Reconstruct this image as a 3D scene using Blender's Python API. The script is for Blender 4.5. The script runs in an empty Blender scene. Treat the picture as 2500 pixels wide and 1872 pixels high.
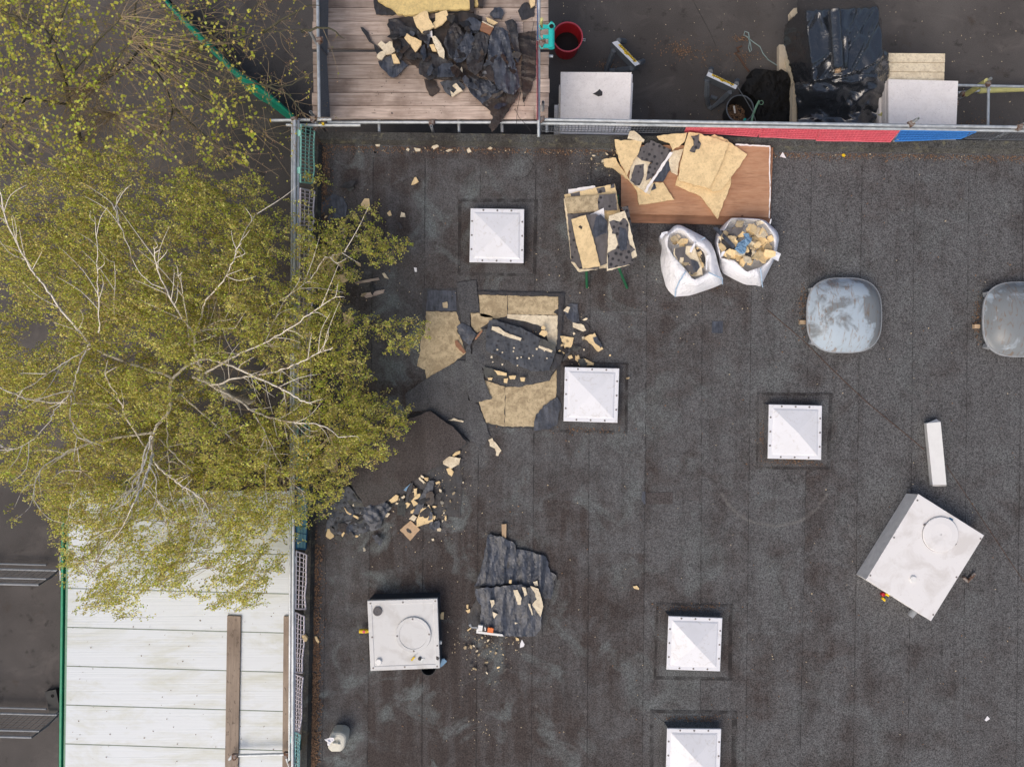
import bpy, bmesh, math, random
from mathutils import Vector, Matrix, noise
from mathutils.geometry import delaunay_2d_cdt
R = math.radians
rnd = random.Random(7)
scene = bpy.context.scene
COL = scene.collection

# ------------------------------------------------------------------ camera, sky, sun, exposure
H = 11.5            # camera height above the roof surface (z = 0)
F = 1700.0          # focal length in photo pixels (2500 wide)
GZ = -2.4           # yard / tarmac level
cam = bpy.data.cameras.new('camera'); cam.sensor_width = 36; cam.sensor_fit = 'HORIZONTAL'
cam.lens = F / 2500 * 36; cam.clip_end = 300; cam.clip_start = 0.1
camo = bpy.data.objects.new('camera', cam); COL.objects.link(camo)
camo.location = (0, 0, H); camo.rotation_euler = (0, 0, 0); scene.camera = camo

world = bpy.data.worlds.new('World'); scene.world = world; world.use_nodes = True
wn = world.node_tree.nodes; wl = world.node_tree.links
sky = wn.new('ShaderNodeTexSky'); sky.sky_type = 'NISHITA'; sky.sun_disc = False
SUN_EL, SUN_AZ = R(52), R(215)     # azimuth: clockwise from +y, light comes from lower left
sky.sun_elevation = SUN_EL; sky.sun_rotation = SUN_AZ
sky.air_density = 1.0; sky.dust_density = 6.0; sky.ozone_density = 0.6
wl.new(sky.outputs[0], wn['Background'].inputs[0]); wn['Background'].inputs[1].default_value = 0.15
sun = bpy.data.lights.new('sun', 'SUN'); sun.energy = 0.75; sun.angle = R(50); sun.color = (1, 0.97, 0.93)
suno = bpy.data.objects.new('sun', sun); COL.objects.link(suno)
sd = Vector((math.sin(SUN_AZ) * math.cos(SUN_EL), math.cos(SUN_AZ) * math.cos(SUN_EL), math.sin(SUN_EL)))
suno.rotation_euler = sd.to_track_quat('Z', 'Y').to_euler(); suno.location = sd * 30
vs = scene.view_settings
vs.view_transform = 'Standard'; vs.look = 'None'; vs.gamma = 1; vs.use_curve_mapping = False
vs.exposure = -0.07

# ------------------------------------------------------------------ geometry helpers
def W(px, py, z):
    """photo pixel (2500x1872) + height -> world point"""
    return Vector(((px - 1250) / F * (H - z), (936 - py) / F * (H - z), z))
REG = dict(R1=(700, 0, .31646), R2=(1300, 0, .29385), R3=(1850, 0, .29385), R4=(1350, 300, .27174), R5=(700, 300, .29385),
           R6=(950, 650, .27174), R7=(700, 950, .27174), R8=(750, 1250, .3755), R9=(1850, 600, .3019), R10=(2000, 980, .35014),
           R11=(1500, 1400, .28506), R12=(0, 1150, .43603), R13=(0, 0, .34358), R14=(0, 600, .39256), A1=(1300, 700, .32007),
           A2=(1850, 320, .29385), A5=(700, 450, .30189), A6=(700, 1000, .21142), B1=(1000, 0, .20531), B2=(860, 0, .15697),
           B3=(1370, 430, .15091), B4=(1600, 520, .14467), B5=(1120, 1260, .22951), C1=(1470, 80, .06641), C2=(1700, 150, .11754),
           C3=(860, 1440, .13282), C4=(1130, 1500, .05877), C5=(700, 260, .1812), C6=(700, 1300, .34574), C7=(560, 1480, .23669),
           D1=(740, 0, .20539), D2=(1300, 40, .07246), D4=(2100, 100, .31447), D5=(780, 1770, .09456), D6=(0, 1360, .53763),
           D7=(930, 1100, .24166), P=(0, 0, 1))
def q(key, *f):
    x0, y0, s = REG[key]
    return [(x0 + f[i] * s, y0 + f[i + 1] * s) for i in range(0, len(f), 2)]

WL = {}
def link(o, loc, parent):
    COL.objects.link(o); WL[o.name] = Vector(loc)
    o.location = Vector(loc) - (WL[parent.name] if parent else Vector())
    if parent: o.parent = parent
    return o
def thing(name, label, cat, loc, group=None, kind=None):
    o = bpy.data.objects.new(name, None); o.empty_display_size = .1
    link(o, loc, None); return tag(o, label, cat, group, kind)
def tag(o, label=None, cat=None, group=None, kind=None):
    if label: o['label'] = label
    if cat: o['category'] = cat
    if group: o['group'] = group
    if kind: o['kind'] = kind
    return o
def mesh_obj(name, verts, faces, mat, parent=None, origin=None, smooth=False, fmat=None, uv=None):
    vs_ = [Vector(v) for v in verts]
    if origin is None:
        n = len(vs_); c = sum(vs_, Vector()) / n
        origin = Vector((c.x, c.y, min(v.z for v in vs_)))
    me = bpy.data.meshes.new(name)
    me.from_pydata([v - origin for v in vs_], [], faces)
    for m in (mat if isinstance(mat, list) else [mat]): me.materials.append(m)
    if fmat: me.polygons.foreach_set('material_index', fmat)
    if smooth: me.polygons.foreach_set('use_smooth', [True] * len(me.polygons))
    if uv:
        l = me.uv_layers.new(name='UVMap')
        for i, lp in enumerate(me.loops): l.data[i].uv = uv[lp.vertex_index]
    me.update()
    return link(bpy.data.objects.new(name, me), origin, parent)
def inst(name, me, loc, parent):
    return link(bpy.data.objects.new(name, me), loc, parent)

class B:
    """collects simple shapes into one mesh"""
    def __init__(s): s.v = []; s.f = []; s.m = []; s.cm = 0
    def add(s, vs_, fs):
        k = len(s.v); s.v += [Vector(v) for v in vs_]; s.f += [tuple(i + k for i in f) for f in fs]; s.m += [s.cm] * len(fs)
        return s
    def mat(s, i): s.cm = i; return s
    def box(s, c, size, rot=0, tilt=None):
        c = Vector(c); M = Matrix.Rotation(rot, 3, 'Z')
        if tilt is not None: M = tilt
        h = Vector(size) / 2
        P = [c + M @ Vector((sx * h.x, sy * h.y, sz * h.z)) for sz in (-1, 1) for sx, sy in ((-1, -1), (1, -1), (1, 1), (-1, 1))]
        return s.add(P, [(3, 2, 1, 0), (4, 5, 6, 7), (0, 1, 5, 4), (1, 2, 6, 5), (2, 3, 7, 6), (3, 0, 4, 7)])
    def tube(s, p0, p1, r, n=10, r2=None, cap=True, hollow=False):
        return s.path([p0, p1], [r, r if r2 is None else r2], n, cap, hollow)
    def path(s, pts, rad, n=8, cap=True, hollow=False):
        pts = [Vector(p) for p in pts]; rings = []
        if not isinstance(rad, (list, tuple)): rad = [rad] * len(pts)
        up = None
        for i, p in enumerate(pts):
            d = (pts[min(i + 1, len(pts) - 1)] - pts[max(i - 1, 0)])
            d = d.normalized() if d.length > 1e-9 else Vector((0, 0, 1))
            if up is None: up = Vector((0, 0, 1)) if abs(d.z) < .9 else Vector((1, 0, 0))
            a = d.cross(up)
            if a.length < 1e-4: a = d.orthogonal()
            a.normalize(); b = a.cross(d)
            rings.append([p + (a * math.cos(t) + b * math.sin(t)) * rad[i] for t in [2 * math.pi * k / n for k in range(n)]])
        V = [v for r in rings for v in r]; Fs = []
        for i in range(len(pts) - 1):
            for k in range(n):
                k2 = (k + 1) % n
                Fs.append((i * n + k, i * n + k2, (i + 1) * n + k2, (i + 1) * n + k))
        if cap and not hollow: Fs.append(tuple(range(n))); Fs.append(tuple((len(pts) - 1) * n + k for k in reversed(range(n))))
        s.add(V, Fs)
        if hollow:   # dark open end
            e = len(pts) - 1; d = (pts[e] - pts[e - 1]).normalized()
            c0 = sum(rings[e], Vector()) / n
            inn = [c0 + (v - c0) * .78 for v in rings[e]]; deep = [v - d * .08 for v in inn]
            V = rings[e] + inn + deep
            Fs = [(k, (k + 1) % n, n + (k + 1) % n, n + k) for k in range(n)] + [(n + k, n + (k + 1) % n, 2 * n + (k + 1) % n, 2 * n + k) for k in range(n)]
            s.add(V, Fs); cm = s.cm; s.add(deep, [tuple(range(n))])
        return s
    def prism(s, poly, z0, z1):
        n = len(poly); V = [(x, y, z0) for x, y in poly] + [(x, y, z1) for x, y in poly]
        return s.add(V, [tuple(reversed(range(n))), tuple(range(n, 2 * n))] + [(i, (i + 1) % n, n + (i + 1) % n, n + i) for i in range(n)])
    def loft(s, rings, cap0=True, cap1=True):
        n = len(rings[0]); V = [v for r in rings for v in r]; Fs = []
        for i in range(len(rings) - 1):
            for k in range(n):
                k2 = (k + 1) % n; Fs.append((i * n + k, i * n + k2, (i + 1) * n + k2, (i + 1) * n + k))
        if cap0: Fs.append(tuple(reversed(range(n))))
        if cap1: Fs.append(tuple((len(rings) - 1) * n + k for k in range(n)))
        return s.add(V, Fs)
    def lathe(s, c, prof, n=24, cap=False):
        c = Vector(c); return s.loft([[c + Vector((r * math.cos(2 * math.pi * k / n), r * math.sin(2 * math.pi * k / n), z)) for k in range(n)] for r, z in prof], cap, cap)
    def build(s, name, mat, parent=None, origin=None, smooth=False):
        return mesh_obj(name, s.v, s.f, mat, parent, origin, smooth, s.m if isinstance(mat, list) else None)

def ccw(p):
    a = sum(p[i][0] * p[(i + 1) % len(p)][1] - p[(i + 1) % len(p)][0] * p[i][1] for i in range(len(p)))
    return p if a > 0 else p[::-1]
def inside(p, x, y):
    c = False; j = len(p) - 1
    for i in range(len(p)):
        xi, yi = p[i]; xj, yj = p[j]
        if (yi > y) != (yj > y) and x < (xj - xi) * (y - yi) / (yj - yi) + xi: c = not c
        j = i
    return c
def edge_dist(p, x, y):
    best = 1e9
    for i in range(len(p)):
        ax, ay = p[i]; bx, by = p[(i + 1) % len(p)]; dx, dy = bx - ax, by - ay
        t = max(0, min(1, ((x - ax) * dx + (y - ay) * dy) / (dx * dx + dy * dy + 1e-9)))
        best = min(best, math.hypot(x - ax - t * dx, y - ay - t * dy))
    return best
def jagged(p, step, amp, seed):
    r = random.Random(seed); out = []
    for i in range(len(p)):
        ax, ay = p[i]; bx, by = p[(i + 1) % len(p)]; L = math.hypot(bx - ax, by - ay)
        n = max(1, int(L / step)); nx, ny = -(by - ay) / (L + 1e-9), (bx - ax) / (L + 1e-9)
        for k in range(n):
            t = k / n; o = r.gauss(0, amp) if k else r.gauss(0, amp * .3)
            out.append((ax + (bx - ax) * t + nx * o, ay + (by - ay) * t + ny * o))
    return out
SEED = [0]
def relief(name, poly, zf, t, mat, parent=None, step=9, jag=.8, jstep=7, grid=None, smooth=False):
    """a sheet with real thickness whose outline is given in photo pixels and whose top height is zf(px, py)"""
    SEED[0] += 1
    p = ccw(jagged(poly, jstep, jag, SEED[0]))
    xs = [a for a, b in p]; ys = [b for a, b in p]; pts = [Vector(a) for a in p]; ne = len(pts)
    g = grid or step; r = random.Random(SEED[0] + 99)
    if g:
        y = min(ys) + g / 2
        while y < max(ys):
            x = min(xs) + g / 2
            while x < max(xs):
                a, b = x + r.uniform(-.3, .3) * g, y + r.uniform(-.3, .3) * g
                if inside(p, a, b) and edge_dist(p, a, b) > g * .35: pts.append(Vector((a, b)))
                x += g
            y += g
    res = delaunay_2d_cdt(pts, [], [list(range(ne))], 1, 1e-5)
    V2, Fs = res[0], res[2]
    top = []
    for v in V2:
        top.append(W(v.x, v.y, zf(v.x, v.y)))
    n = len(top)
    cnt = {}
    for f in Fs:
        for i in range(len(f)):
            e = (f[i], f[(i + 1) % len(f)]); cnt[e] = 1
    faces = []
    for f in Fs: # px y is flipped -> reverse for up-facing
        faces.append(tuple(reversed(f))); faces.append(tuple(i + n for i in f))
    for (a, b) in list(cnt):
        if (b, a) not in cnt: faces.append((a, b, b + n, a + n))
    bot = [v - Vector((0, 0, t)) for v in top]
    return mesh_obj(name, top + bot, faces, mat, parent, None, smooth)
def rough(amp, freq, fold=0, ang=0, seed=0):
    ca, sa = math.cos(ang), math.sin(ang)
    def f(x, y):
        u, v = (x * ca + y * sa), (-x * sa + y * ca)
        h = noise.noise(Vector((x * freq, y * freq, seed))) * amp
        if fold: h += (1 - abs(noise.noise(Vector((u * freq * .35, v * freq * 1.6, seed + 5.3)))) * 2.2) * fold
        return h
    return f
def flat(z, t, tilt=(0, 0), c=(0, 0), amp=0, freq=.03, fold=0, ang=0, seed=0):
    g = rough(amp, freq, fold, ang, seed) if (amp or fold) else None
    def f(x, y):
        return z + t + (x - c[0]) * tilt[0] + (y - c[1]) * tilt[1] + (g(x, y) if g else 0)
    return f
def cen(p): return (sum(a for a, b in p) / len(p), sum(b for a, b in p) / len(p))
def chunk(name, poly, z, t, mat, parent=None, tilt=None, jag=.5, amp=0, label=None, cat=None, group=None, jstep=6, **k):
    c = cen(poly); tilt = tilt or (0, 0)
    # keep the lowest point of the sheet at height z
    zlow = min(((a - c[0]) * tilt[0] + (b - c[1]) * tilt[1]) for a, b in poly)
    SEED[0] += 1
    o = relief(name, poly, flat(z - zlow + amp, t, tilt, c, amp, k.get('freq', .04), k.get('fold', 0), k.get('ang', 0), SEED[0] * 1.7), t, mat, parent,
               step=0 if not (amp or k.get('fold')) else k.get('step', 8), jag=jag, jstep=jstep, smooth=False)
    return tag(o, label, cat, group)
def blob_poly(cx, cy, r, n=7, el=1.0, rg=rnd):
    a0 = rg.uniform(0, 6.28); ca, sa = math.cos(a0), math.sin(a0); out = []
    for k in range(n):
        a = 2 * math.pi * k / n + rg.uniform(-.3, .3); rr = r * rg.uniform(.65, 1.15)
        u, v = rr * math.cos(a) * el, rr * math.sin(a) / el
        out.append((cx + u * ca - v * sa, cy + u * sa + v * ca))
    return out

# ------------------------------------------------------------------ materials (all node based)
class NT:
    def __init__(s, name, rough=.8, spec=.3):
        s.m = bpy.data.materials.new(name); s.m.use_nodes = True
        s.t = s.m.node_tree; s.b = s.t.nodes['Principled BSDF']
        s.b.inputs['Roughness'].default_value = rough; s.b.inputs['Specular IOR Level'].default_value = spec
        s._obj = None
    def n(s, ty, **k):
        nd = s.t.nodes.new(ty)
        for a, v in k.items(): setattr(nd, a, v)
        return nd
    def set(s, sock, v):
        if hasattr(v, 'links') or isinstance(v, bpy.types.NodeSocket): s.t.links.new(v, sock)
        else: sock.default_value = v
    def pos(s): return s.n('ShaderNodeNewGeometry').outputs['Position']
    def obj(s, k=37.0):
        if s._obj is None:
            tc = s.n('ShaderNodeTexCoord'); oi = s.n('ShaderNodeObjectInfo')
            ml = s.n('ShaderNodeMath', operation='MULTIPLY'); s.t.links.new(oi.outputs['Random'], ml.inputs[0]); ml.inputs[1].default_value = k
            ad = s.n('ShaderNodeVectorMath', operation='ADD'); s.t.links.new(tc.outputs['Object'], ad.inputs[0]); s.t.links.new(ml.outputs[0], ad.inputs[1])
            s._obj = ad.outputs[0]
        return s._obj
    def rand(s): return s.n('ShaderNodeObjectInfo').outputs['Random']
    def uvx(s, i=0):
        sp = s.n('ShaderNodeSeparateXYZ'); s.t.links.new(s.n('ShaderNodeTexCoord').outputs['UV'], sp.inputs[0]); return sp.outputs[i]
    def xyz(s, v, i):
        sp = s.n('ShaderNodeSeparateXYZ'); s.t.links.new(v, sp.inputs[0]); return sp.outputs[i]
    def scale(s, v, sc, rot=0):
        mp = s.n('ShaderNodeMapping'); s.t.links.new(v, mp.inputs[0]); mp.inputs['Scale'].default_value = sc; mp.inputs['Rotation'].default_value = (0, 0, rot); return mp.outputs[0]
    def noise(s, v, sc, det=3, ro=.55, dist=0):
        nd = s.n('ShaderNodeTexNoise'); s.t.links.new(v, nd.inputs['Vector'])
        nd.inputs['Scale'].default_value = sc; nd.inputs['Detail'].default_value = det; nd.inputs['Roughness'].default_value = ro; nd.inputs['Distortion'].default_value = dist
        return nd.outputs[0]
    def voro(s, v, sc, feat='F1', rnd_=1.0):
        nd = s.n('ShaderNodeTexVoronoi', feature=feat); s.t.links.new(v, nd.inputs['Vector']); nd.inputs['Scale'].default_value = sc; nd.inputs['Randomness'].default_value = rnd_
        return nd.outputs['Distance']
    def ramp(s, f, *st):
        nd = s.n('ShaderNodeValToRGB'); s.t.links.new(f, nd.inputs[0]); cr = nd.color_ramp
        while len(cr.elements) < len(st): cr.elements.new(.5)
        for e, (p, c) in zip(cr.elements, st):
            e.position = p; e.color = (c, c, c, 1) if isinstance(c, (int, float)) else (*c, 1)
        return nd.outputs[0]
    def mix(s, f, a, b, ty='MIX'):
        nd = s.n('ShaderNodeMix', data_type='RGBA', blend_type=ty)
        s.set(nd.inputs[0], f)
        for i, c in ((6, a), (7, b)): s.set(nd.inputs[i], (*c, 1) if isinstance(c, tuple) and len(c) == 3 else c)
        return nd.outputs[2]
    def math(s, op, a, b=0.0, clamp=False):
        nd = s.n('ShaderNodeMath', operation=op); nd.use_clamp = clamp
        s.set(nd.inputs[0], a); s.set(nd.inputs[1], b); return nd.outputs[0]
    def map(s, v, a, b, c=0, d=1):
        nd = s.n('ShaderNodeMapRange'); s.t.links.new(v, nd.inputs[0])
        for i, x in enumerate((a, b, c, d)): nd.inputs[i + 1].default_value = x
        return nd.outputs[0]
    def col(s, c): s.set(s.b.inputs['Base Color'], (*c, 1) if isinstance(c, tuple) and len(c) == 3 else c); return s
    def bump(s, h, st=.3, d=.01):
        nd = s.n('ShaderNodeBump'); nd.inputs['Strength'].default_value = st; nd.inputs['Distance'].default_value = d
        s.t.links.new(h, nd.inputs['Height']); s.t.links.new(nd.outputs[0], s.b.inputs['Normal']); return s
    def rgh(s, v): s.set(s.b.inputs['Roughness'], v); return s
M = {}
def plain(key, c, rough=.6, var=.15, spec=.3, metal=0, grime=.25, sc=9):
    n = NT(key, rough, spec); v = n.obj()
    a = n.noise(v, sc, 4); g = n.noise(v, sc * 5, 3)
    k = n.mix(n.ramp(a, (.3, 1 - var), (.7, 1 + var)), (0, 0, 0), c) if False else c
    d = tuple(x * (1 - grime) for x in c)
    base = n.mix(n.ramp(n.math('ADD', n.math('MULTIPLY', a, .65), n.math('MULTIPLY', g, .35)), (.35, 0), (.65, 1)), d, c)
    n.col(base); n.b.inputs['Metallic'].default_value = metal
    n.bump(g, .15, .004); M[key] = n.m; return n

def roof_felt(key, brown, grey, teal, moss=0):
    n = NT(key, .85, .25); p = n.pos()
    big = n.noise(p, .45, 4, .6); mid = n.noise(p, 2.1, 6, .65, .5); fine = n.noise(p, 52, 2, .65); fine2 = n.noise(p, 190, 1)
    xg = n.map(n.xyz(p, 0), -2.5, 5.5)
    f = n.math('ADD', n.math('ADD', n.math('MULTIPLY', big, .6), n.math('MULTIPLY', mid, .7)), n.math('MULTIPLY', xg, .15))
    f = n.math('ADD', f, n.math('MULTIPLY', n.math('SUBTRACT', n.rand(), .5), .17))
    base = n.mix(n.ramp(f, (.58, 0), (.82, 1)), brown, grey)
    stk = n.noise(n.scale(p, (3.2, .35, 1)), 1.6, 5, .62); base = n.mix(n.ramp(stk, (.48, 0), (.64, .32)), base, tuple(x * 1.25 for x in grey)); base = n.mix(n.ramp(stk, (.34, .3), (.46, 0)), base, tuple(x * .7 for x in brown))
    sc_ = n.noise(p, 5.5, 7, .75, 1.5); base = n.mix(n.ramp(sc_, (.62, 0), (.70, .35)), base, (.17, .165, .155))
    tn = n.noise(p, 1.25, 6, .62, .8)
    tf = n.math('MULTIPLY', n.ramp(tn, (.53, 0), (.64, .9)), n.math('SUBTRACT', .85, n.math('MULTIPLY', xg, .65)), True)
    base = n.mix(tf, base, teal)
    dk = n.noise(p, 1.7, 5, .6)
    base = n.mix(n.ramp(dk, (.52, 0), (.72, .45)), base, (brown[0] * .6, brown[1] * .6, brown[2] * .62))
    sp = n.math('MULTIPLY', n.ramp(fine, (.33, .34), (.67, 1.75)), n.ramp(fine2, (.3, .72), (.7, 1.28)))
    sp2 = n.n('ShaderNodeCombineColor')
    for i in range(3): n.t.links.new(sp, sp2.inputs[i])
    base = n.mix(n.math('ADD', .55, n.math('MULTIPLY', xg, .4), True), base, n.mix(1, base, sp2.outputs[0], 'MULTIPLY'))
    # a curved scrape right of the middle
    dv = n.n('ShaderNodeVectorMath', operation='DISTANCE'); n.t.links.new(p, dv.inputs[0]); cc = W(1890, 1138, 0); dv.inputs[1].default_value = cc
    arc = n.ramp(n.math('ADD', dv.outputs['Value'], n.math('MULTIPLY', n.noise(p, 2.5, 3), .12)), (.965, 0), (1.0, 1), (1.03, 0)) if False else n.math('SUBTRACT', 1.0, n.math('MULTIPLY', n.math('ABSOLUTE', n.math('SUBTRACT', n.math('ADD', dv.outputs['Value'], n.math('MULTIPLY', n.noise(p, 2.5, 3), .10)), 1.03)), 26.0), True)
    arc = n.math('MULTIPLY', arc, n.math('LESS_THAN', n.xyz(p, 1), cc.y - .45)); base = n.mix(n.math('MULTIPLY', arc, n.ramp(n.noise(p, 14, 5, .7), (.35, 0), (.6, .6))), base, (.22, .21, .195))
    # droppings / pale rings
    rg = n.voro(p, 2.6); ring = n.ramp(rg, (.012, 0), (.028, 1), (.034, 1), (.05, 0))
    base = n.mix(n.math('MULTIPLY', ring, n.math('MULTIPLY', xg, .5), True), base, (.22, .22, .19))
    if moss:
        mm = n.noise(p, 9, 5, .7); base = n.mix(n.math('MULTIPLY', n.ramp(mm, (.56, 0), (.66, 1)), moss), base, (.16, .15, .10))
        m2 = n.noise(p, 1.1, 4, .7); base = n.mix(n.math('MULTIPLY', n.ramp(m2, (.58, 0), (.7, 1)), moss * .6), base, (.07, .045, .012))
    # bitumen bleed along the laps
    ux = n.uvx(0); ed = n.math('GREATER_THAN', ux, .985); uy = n.uvx(1); ed2 = n.math('LESS_THAN', uy, -1)
    base = n.mix(n.math('MULTIPLY', ed, n.ramp(n.noise(p, 6, 3), (.38, .12), (.62, .8))), base, (.022, .020, .020))
    n.col(base); n.bump(fine, .5, .006); M[key] = n.m
roof_felt('roof_felt', (.055, .045, .042), (.096, .096, .098), (.142, .160, .160))
roof_felt('kerb_felt', (.050, .046, .041), (.080, .080, .075), (.10, .11, .105), moss=.8)
roof_felt('flap_felt', (.058, .049, .047), (.074, .066, .065), (.080, .075, .073))
roof_felt('flap_grey', (.075, .074, .076), (.098, .100, .105), (.115, .12, .12))

def torn_felt(key, a, b, dots=0, brown=0, gloss=.55):
    n = NT(key, gloss, .5); v = n.obj()
    s1 = n.noise(n.scale(v, (6, 1.1, 1), .35), 3.2, 5, .65, .5); s2 = n.noise(v, 12, 5, .65)
    base = n.mix(n.ramp(n.math('ADD', n.math('MULTIPLY', s1, .6), n.math('MULTIPLY', s2, .4)), (.36, 0), (.64, 1)), a, b)
    if brown: base = n.mix(n.math('MULTIPLY', n.ramp(n.noise(v, 4, 4, .6), (.45, 0), (.6, 1)), brown), base, (.055, .034, .022))
    if dots:
        d = n.voro(n.scale(v, (1, 1, .01), .4), 11, 'F1', .25)
        base = n.mix(n.math('MULTIPLY', n.ramp(d, (.22, 1), (.34, 0)), dots), base, (.022, .022, .026))
    sp = n.noise(v, 60, 2); n.col(n.mix(n.ramp(sp, (.62, 0), (.72, .5)), base, (.11, .11, .12)))
    n.bump(n.noise(v, 30, 5, .7), .6, .01); M[key] = n.m
torn_felt('felt_blue', (.016, .019, .026), (.090, .102, .130), gloss=.36)
torn_felt('felt_black', (.010, .010, .011), (.052, .054, .062), brown=.25)
torn_felt('felt_brown', (.013, .011, .010), (.050, .041, .038), brown=.6)
torn_felt('felt_dots', (.085, .078, .078), (.145, .135, .138), dots=1, gloss=.8)
torn_felt('felt_dots_dark', (.040, .045, .054), (.095, .104, .122), dots=.8, gloss=.7)
torn_felt('felt_olive', (.055, .058, .055), (.105, .106, .096), dots=.7, gloss=.8)

def foam(key, c, d, dirt=.5, cracks=.3):
    n = NT(key, .9, .15); v = n.obj()
    a = n.noise(v, 6, 9, .74, .6); b = n.noise(v, 22, 8, .78, .4); sp = n.voro(v, 19)
    base = n.mix(n.math('MULTIPLY', n.ramp(a, (.44, 0), (.60, 1)), dirt), c, d)
    base = n.mix(n.math('MULTIPLY', n.ramp(b, (.50, 0), (.64, 1)), dirt), base, tuple(x * .8 for x in d))
    base = n.mix(n.math('MULTIPLY', n.ramp(sp, (.05, 1), (.10, 0)), .75), base, (.08, .06, .05))
    n.col(base); n.bump(b, .5, .008); M[key] = n.m
foam('foam', (.86, .66, .37), (.58, .43, .235), .5)
foam('foam_pale', (.84, .74, .55), (.55, .45, .31), .6)
foam('foam_old', (.58, .47, .30), (.34, .265, .165), .9)
foam('foam_yellow', (.78, .60, .26), (.52, .40, .19), .6)
foam('foam_white', (.93, .90, .885), (.74, .70, .68), .3)
foam('cardboard', (.56, .40, .26), (.44, .30, .18), .5)

def wood(key, a, b, dark, ax=(1, 14, 14), sc=1.5, knots=.6, wear=.5):
    n = NT(key, .85, .2); v = n.obj()
    g = n.noise(n.scale(v, ax), sc, 5, .65, .6); st = n.noise(v, 1.7, 4, .6); k = n.voro(n.scale(v, (ax[0] * .9, ax[1] * .28, 1)), 1.5)
    base = n.mix(n.ramp(g, (.32, 0), (.68, 1)), a, b)
    base = n.mix(n.math('MULTIPLY', n.ramp(st, (.45, 0), (.68, 1)), wear), base, dark)
    gl = n.noise(n.scale(v, (ax[0] * .6, ax[1] * 4, 1)), sc * 2, 3)
    base = n.mix(n.ramp(gl, (.58, 0), (.70, .6)), base, tuple(x * .45 for x in dark))
    base = n.mix(n.math('MULTIPLY', n.ramp(k, (.03, 1), (.07, 0)), knots), base, tuple(x * .3 for x in dark))
    tint = n.map(n.rand(), 0, 1, .72, 1.22); tc = n.n('ShaderNodeCombineColor')
    for i in range(3): n.t.links.new(tint, tc.inputs[i])
    n.col(n.mix(1, base, tc.outputs[0], 'MULTIPLY')); n.bump(g, .3, .004); M[key] = n.m
wood('plank', (.37, .285, .235), (.65, .535, .455), (.23, .17, .135), wear=.85)
wood('plank_y', (.34, .27, .21), (.48, .39, .31), (.20, .15, .115), ax=(14, 1, 14))
wood('plywood', (.37, .19, .11), (.46, .27, .165), (.25, .12, .07), ax=(1.6, 8, 8), sc=1.8, knots=1.0, wear=.6)
wood('plywood_edge', (.27, .14, .085), (.36, .19, .115), (.15, .08, .05), ax=(1, 9, 9), sc=2.2)
wood('stick', (.45, .32, .20), (.55, .42, .28), (.25, .16, .09), ax=(14, 1, 14))
wood('timber_pale', (.62, .52, .38), (.70, .62, .48), (.5, .4, .28), ax=(14, 1, 14), wear=.2, knots=.2)

n = NT('tarmac', .9, .2); p = n.pos()
a = n.noise(p, .6, 4); f = n.noise(p, 85, 2, .6); sv = n.voro(p, 60)
base = n.mix(n.ramp(a, (.35, 0), (.7, 1)), (.086, .078, .074), (.150, .138, .130))
base = n.mix(n.ramp(f, (.35, .55), (.65, 0)), base, (.028, .026, .026))
base = n.mix(n.math('MULTIPLY', n.ramp(sv, (.05, 1), (.10, 0)), .35), base, (.17, .16, .15))
base = n.mix(n.ramp(n.noise(p, 1.9, 5, .65), (.60, 0), (.75, .5)), base, (.06, .035, .02))
base = n.mix(n.ramp(n.noise(p, 1.1, 7, .7, 1), (.54, 0), (.68, .55)), base, (.15, .135, .125)); base = n.mix(n.ramp(n.noise(p, 3.3, 6, .7), (.58, 0), (.68, .6)), base, (.035, .031, .03))
n.col(base); n.bump(f, .5, .006); M['tarmac'] = n.m

n = NT('galvanised', .42, .5); v = n.obj(); a = n.noise(v, 14, 4); b = n.noise(v, 3, 3)
n.b.inputs['Metallic'].default_value = .55
n.col(n.mix(n.ramp(n.math('ADD', n.math('MULTIPLY', a, .5), n.math('MULTIPLY', b, .5)), (.35, 0), (.65, 1)), (.42, .45, .46), (.68, .72, .74)))
n.rgh(n.ramp(a, (.3, .35), (.7, .6))); M['galvanised'] = n.m
n = NT('rusty_coupler', .8, .3); v = n.obj(); n.b.inputs['Metallic'].default_value = .3
n.col(n.mix(n.ramp(n.noise(v, 25, 4), (.4, 0), (.6, 1)), (.30, .27, .25), (.14, .07, .04))); M['rusty_coupler'] = n.m
plain('dark_inside', (.012, .012, .012), .9)

n = NT('skylight_plastic', .35, .45); v = n.obj(); a = n.noise(v, 3, 5); 
base = n.mix(n.ramp(a, (.45, 0), (.75, .35)), (.80, .81, .845), (.66, .665, .67)); base = n.mix(n.ramp(n.noise(v, 7, 9, .78, 1.2), (.54, 0), (.68, .6)), base, (.50, .47, .42)); n.col(base); M['skylight_plastic'] = n.m
n = NT('unit_white', .45, .35); v = n.obj(); a = n.noise(v, 2.6, 5, .65, .6); b = n.noise(v, 30, 4)
base = n.mix(n.ramp(a, (.48, 0), (.66, .6)), (.79, .78, .775), (.60, .57, .54)); base = n.mix(n.ramp(b, (.64, 0), (.74, .35)), base, (.40, .36, .33)); n.col(base); M['unit_white'] = n.m
n = NT('unit_grey', .5, .35); v = n.obj(); a = n.noise(v, 3.1, 5, .65, .6); b = n.noise(v, 26, 4)
base = n.mix(n.ramp(a, (.48, 0), (.72, .7)), (.64, .645, .64), (.48, .465, .44)); base = n.mix(n.ramp(b, (.64, 0), (.74, .25)), base, (.34, .32, .30)); n.col(base); M['unit_grey'] = n.m
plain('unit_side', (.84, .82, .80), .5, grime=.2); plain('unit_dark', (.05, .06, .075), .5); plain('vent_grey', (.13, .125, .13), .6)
n = NT('polycarbonate', .35, .4); v = n.obj(); p = n.pos()
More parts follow.
